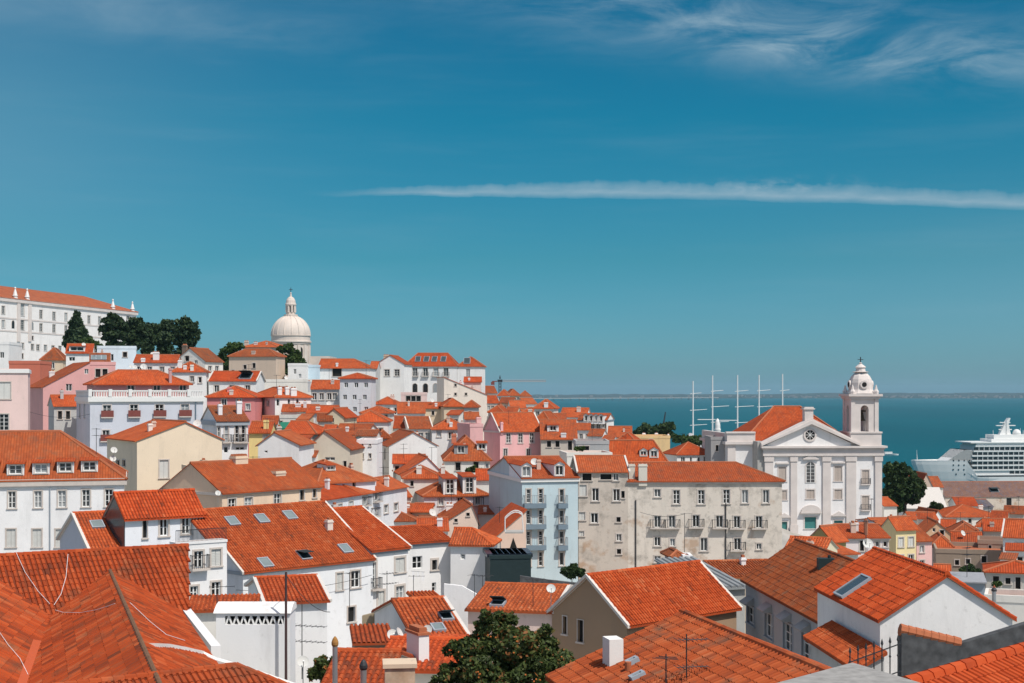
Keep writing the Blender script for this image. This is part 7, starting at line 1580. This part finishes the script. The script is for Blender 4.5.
for lb, p0, p1, sag in (('loose black cable hanging across the large white house front', px(236, 590, 117), px(372, 575, 127), .5), ('thin wire from iron pole to the low white house', px(286, 575, 59.5), px(330, 612, 80), .4), ('wire slung before the stained apartment block windows', px(640, 512, 168), px(684.5, 514, 160), .4), ('wire crossing below the pink house and lavender mansion', px(30, 412, 190), px(90, 414, 200), .6)):
    m = MB(); q = [p0.lerp(p1, i / 12) - ZUP * sag * 4 * (i / 12) * (1 - i / 12) - p0 for i in range(13)]; m.path(q, .02, 4); tag(m.build('cable', DARK_METAL, None, loc=p0), lb, 'cable')
# ------------------------------------------------------------------ ground, river, far shore, air
def terrain():
    pts = list(GROUND)
    for x in range(-120, 900, 60): pts.append((x, 640, -5)); pts.append((x, 760, -9))
    pts += [(-140, 600, 62), (-260, 620, 72), (-420, 700, 74), (-110, 760, 62), (-300, 900, 60), (-60, 560, 50), (-420, 420, 62), (-300, 250, 52), (-200, 120, 46), (10, 8, 46), (-40, 8, 46), (40, 8, 44), (60, 20, 42), (-60, 20, 42), (250, 300, 22), (330, 420, 8), (420, 300, 14), (300, 150, 30), (200, 80, 36), (420, 560, 3), (250, 560, 4), (150, 540, 6)]
    for x in range(70, 560, 35): pts += [(x, 345, 20), (x, 385, 13), (x, 425, 7), (x, 470, 3), (x, 520, 2)]
    for x in range(-10, 70, 25): pts += [(x, 400, 34), (x, 450, 24), (x, 500, 12), (x, 560, 2)]
    P = np.array(pts); xs = np.arange(-460, 961, 7.0); ys = np.arange(-30, 931, 7.0)
    XX, YY = np.meshgrid(xs, ys); Zs = np.zeros_like(XX); Wt = np.zeros_like(XX)
    for x, y, z in P:
        d2 = (XX - x) ** 2 + (YY - y) ** 2 + 30.0; w = d2 ** -2.0; Zs += w * z; Wt += w
    Zs = Zs / Wt - 0.4; Zs[YY > 640] = np.minimum(Zs[YY > 640], np.where(XX[YY > 640] > -60, -4, 99))
    v = [(float(a), float(b), float(c)) for a, b, c in zip(XX.ravel(), YY.ravel(), Zs.ravel())]; nx, ny = len(xs), len(ys)
    f = [(j * nx + i, j * nx + i + 1, (j + 1) * nx + i + 1, (j + 1) * nx + i) for j in range(ny - 1) for i in range(nx - 1)]
    me = bpy.data.meshes.new('ground'); me.from_pydata(v, [], f); me.polygons.foreach_set('use_smooth', [True] * len(f))
    mt, t, b = mat('paved_ground'); g = N(t, 'ShaderNodeNewGeometry'); n = N(t, 'ShaderNodeTexNoise'); n.inputs['Scale'].default_value = .08; n.inputs['Detail'].default_value = 8; L(t, g.outputs['Position'], n.inputs['Vector'])
    L(t, RAMP(t, n.outputs[0], [(.35, (.26, .25, .23)), (.5, (.40, .38, .35)), (.62, (.33, .31, .28)), (.7, (.16, .16, .10))]), b.inputs['Base Color']); b.inputs['Roughness'].default_value = .95
    me.materials.append(mt); o = link('ground', me); o['kind'] = 'structure'
terrain()
def river():
    mt, t, b = mat('river_water'); g = N(t, 'ShaderNodeNewGeometry')
    def nz(sc, scl, det): 
        mp = N(t, 'ShaderNodeMapping'); mp.inputs['Scale'].default_value = scl; L(t, g.outputs['Position'], mp.inputs[0]); n = N(t, 'ShaderNodeTexNoise'); n.inputs['Scale'].default_value = sc; n.inputs['Detail'].default_value = det; L(t, mp.outputs[0], n.inputs['Vector']); return n.outputs[0]
    c = RAMP(t, nz(.002, (1, .35, 1), 5), [(.35, (.0, .070, .092)), (.65, (.0, .090, .115))]); L(t, c, b.inputs['Base Color'])
    b.inputs['Roughness'].default_value = .35; b.inputs['Specular IOR Level'].default_value = .05; b.inputs['IOR'].default_value = 1.2
    bp = N(t, 'ShaderNodeBump'); bp.inputs['Strength'].default_value = 1.0; bp.inputs['Distance'].default_value = 1.2; L(t, nz(.12, (1, 1.6, 1), 6), bp.inputs['Height']); L(t, bp.outputs[0], b.inputs['Normal'])
    me = bpy.data.meshes.new('water'); me.from_pydata([(-9000, 300, 0), (9000, 300, 0), (9000, 15200, 0), (-9000, 15200, 0)], [], [(0, 1, 2, 3)]); me.materials.append(mt); o = link('water', me); o['kind'] = 'structure'
river()
def far_shore():
    xs = np.linspace(-8800, 8800, 420); ysr = [12400, 12600, 12900, 13400, 14200, 15000]; g = np.random.default_rng(3); hh = np.zeros_like(xs)
    for k in range(1, 9): hh += np.sin(xs / 8800 * 3.1 * k * 2.3 + g.uniform(0, 6.3)) / k
    prof = 24 + 6 * hh + np.clip((xs - 1200) / 3500, 0, 1) * 26 + g.normal(0, 2.2, len(xs)); prof = np.clip(prof, 12, 95); v = []; f = []
    for j, y in enumerate(ysr):
        for i, x in enumerate(xs): v.append((float(x), y, float(-1 if j == 0 else prof[i] * (.35, .55, .8, 1.0, .9)[j - 1])))
    n = len(xs)
    for j in range(len(ysr) - 1):
        for i in range(n - 1): f.append((j * n + i, j * n + i + 1, (j + 1) * n + i + 1, (j + 1) * n + i))
    me = bpy.data.meshes.new('hills'); me.from_pydata(v, [], f); mt, t, b = mat('far_land'); gg = N(t, 'ShaderNodeNewGeometry'); nn = N(t, 'ShaderNodeTexNoise'); nn.inputs['Scale'].default_value = .004; nn.inputs['Detail'].default_value = 6; L(t, gg.outputs['Position'], nn.inputs['Vector'])
    L(t, RAMP(t, nn.outputs[0], [(.4, (.012, .024, .020)), (.55, (.022, .034, .028)), (.66, (.06, .06, .055))]), b.inputs['Base Color']); b.inputs['Roughness'].default_value = 1; me.materials.append(mt); o = link('hills', me); o['kind'] = 'structure'
    m = MB(); q = random.Random(8)
    for _ in range(260):
        x = q.uniform(-6000, 8000); y = q.uniform(12380, 12800); w, h = q.uniform(8, 34), q.uniform(5, 13); z = 4 + (y - 12380) * .04
        if q.random() < .5: x = q.gauss(3600, 900)
        m.box(x - w / 2, x + w / 2, y, y + 20, z - 12, z + h)
    o = m.build('far_town', simple('far_walls', (.22, .21, .20), .9, var=.3, scale=.01)); o['kind'] = 'stuff'; tag(o, 'distant pale town spread along the far shore', 'town')
far_shore()
hz_ = MB(); hz_.box(-9400, 9400, -80, 15400, -12, 125); hzm = bpy.data.materials.new('haze'); hzm.use_nodes = True; t = hzm.node_tree; t.nodes.clear(); pv = N(t, 'ShaderNodeVolumePrincipled'); pv.inputs['Color'].default_value = (.50, .82, 1.0, 1); pv.inputs['Density'].default_value = 3.6e-5; pv.inputs['Anisotropy'].default_value = 0.0
mo_ = N(t, 'ShaderNodeOutputMaterial'); L(t, pv.outputs[0], mo_.inputs['Volume']); o = hz_.build('haze', hzm); o['kind'] = 'stuff'; o['label'] = 'thin pale haze over the river and town'; o['category'] = 'haze'
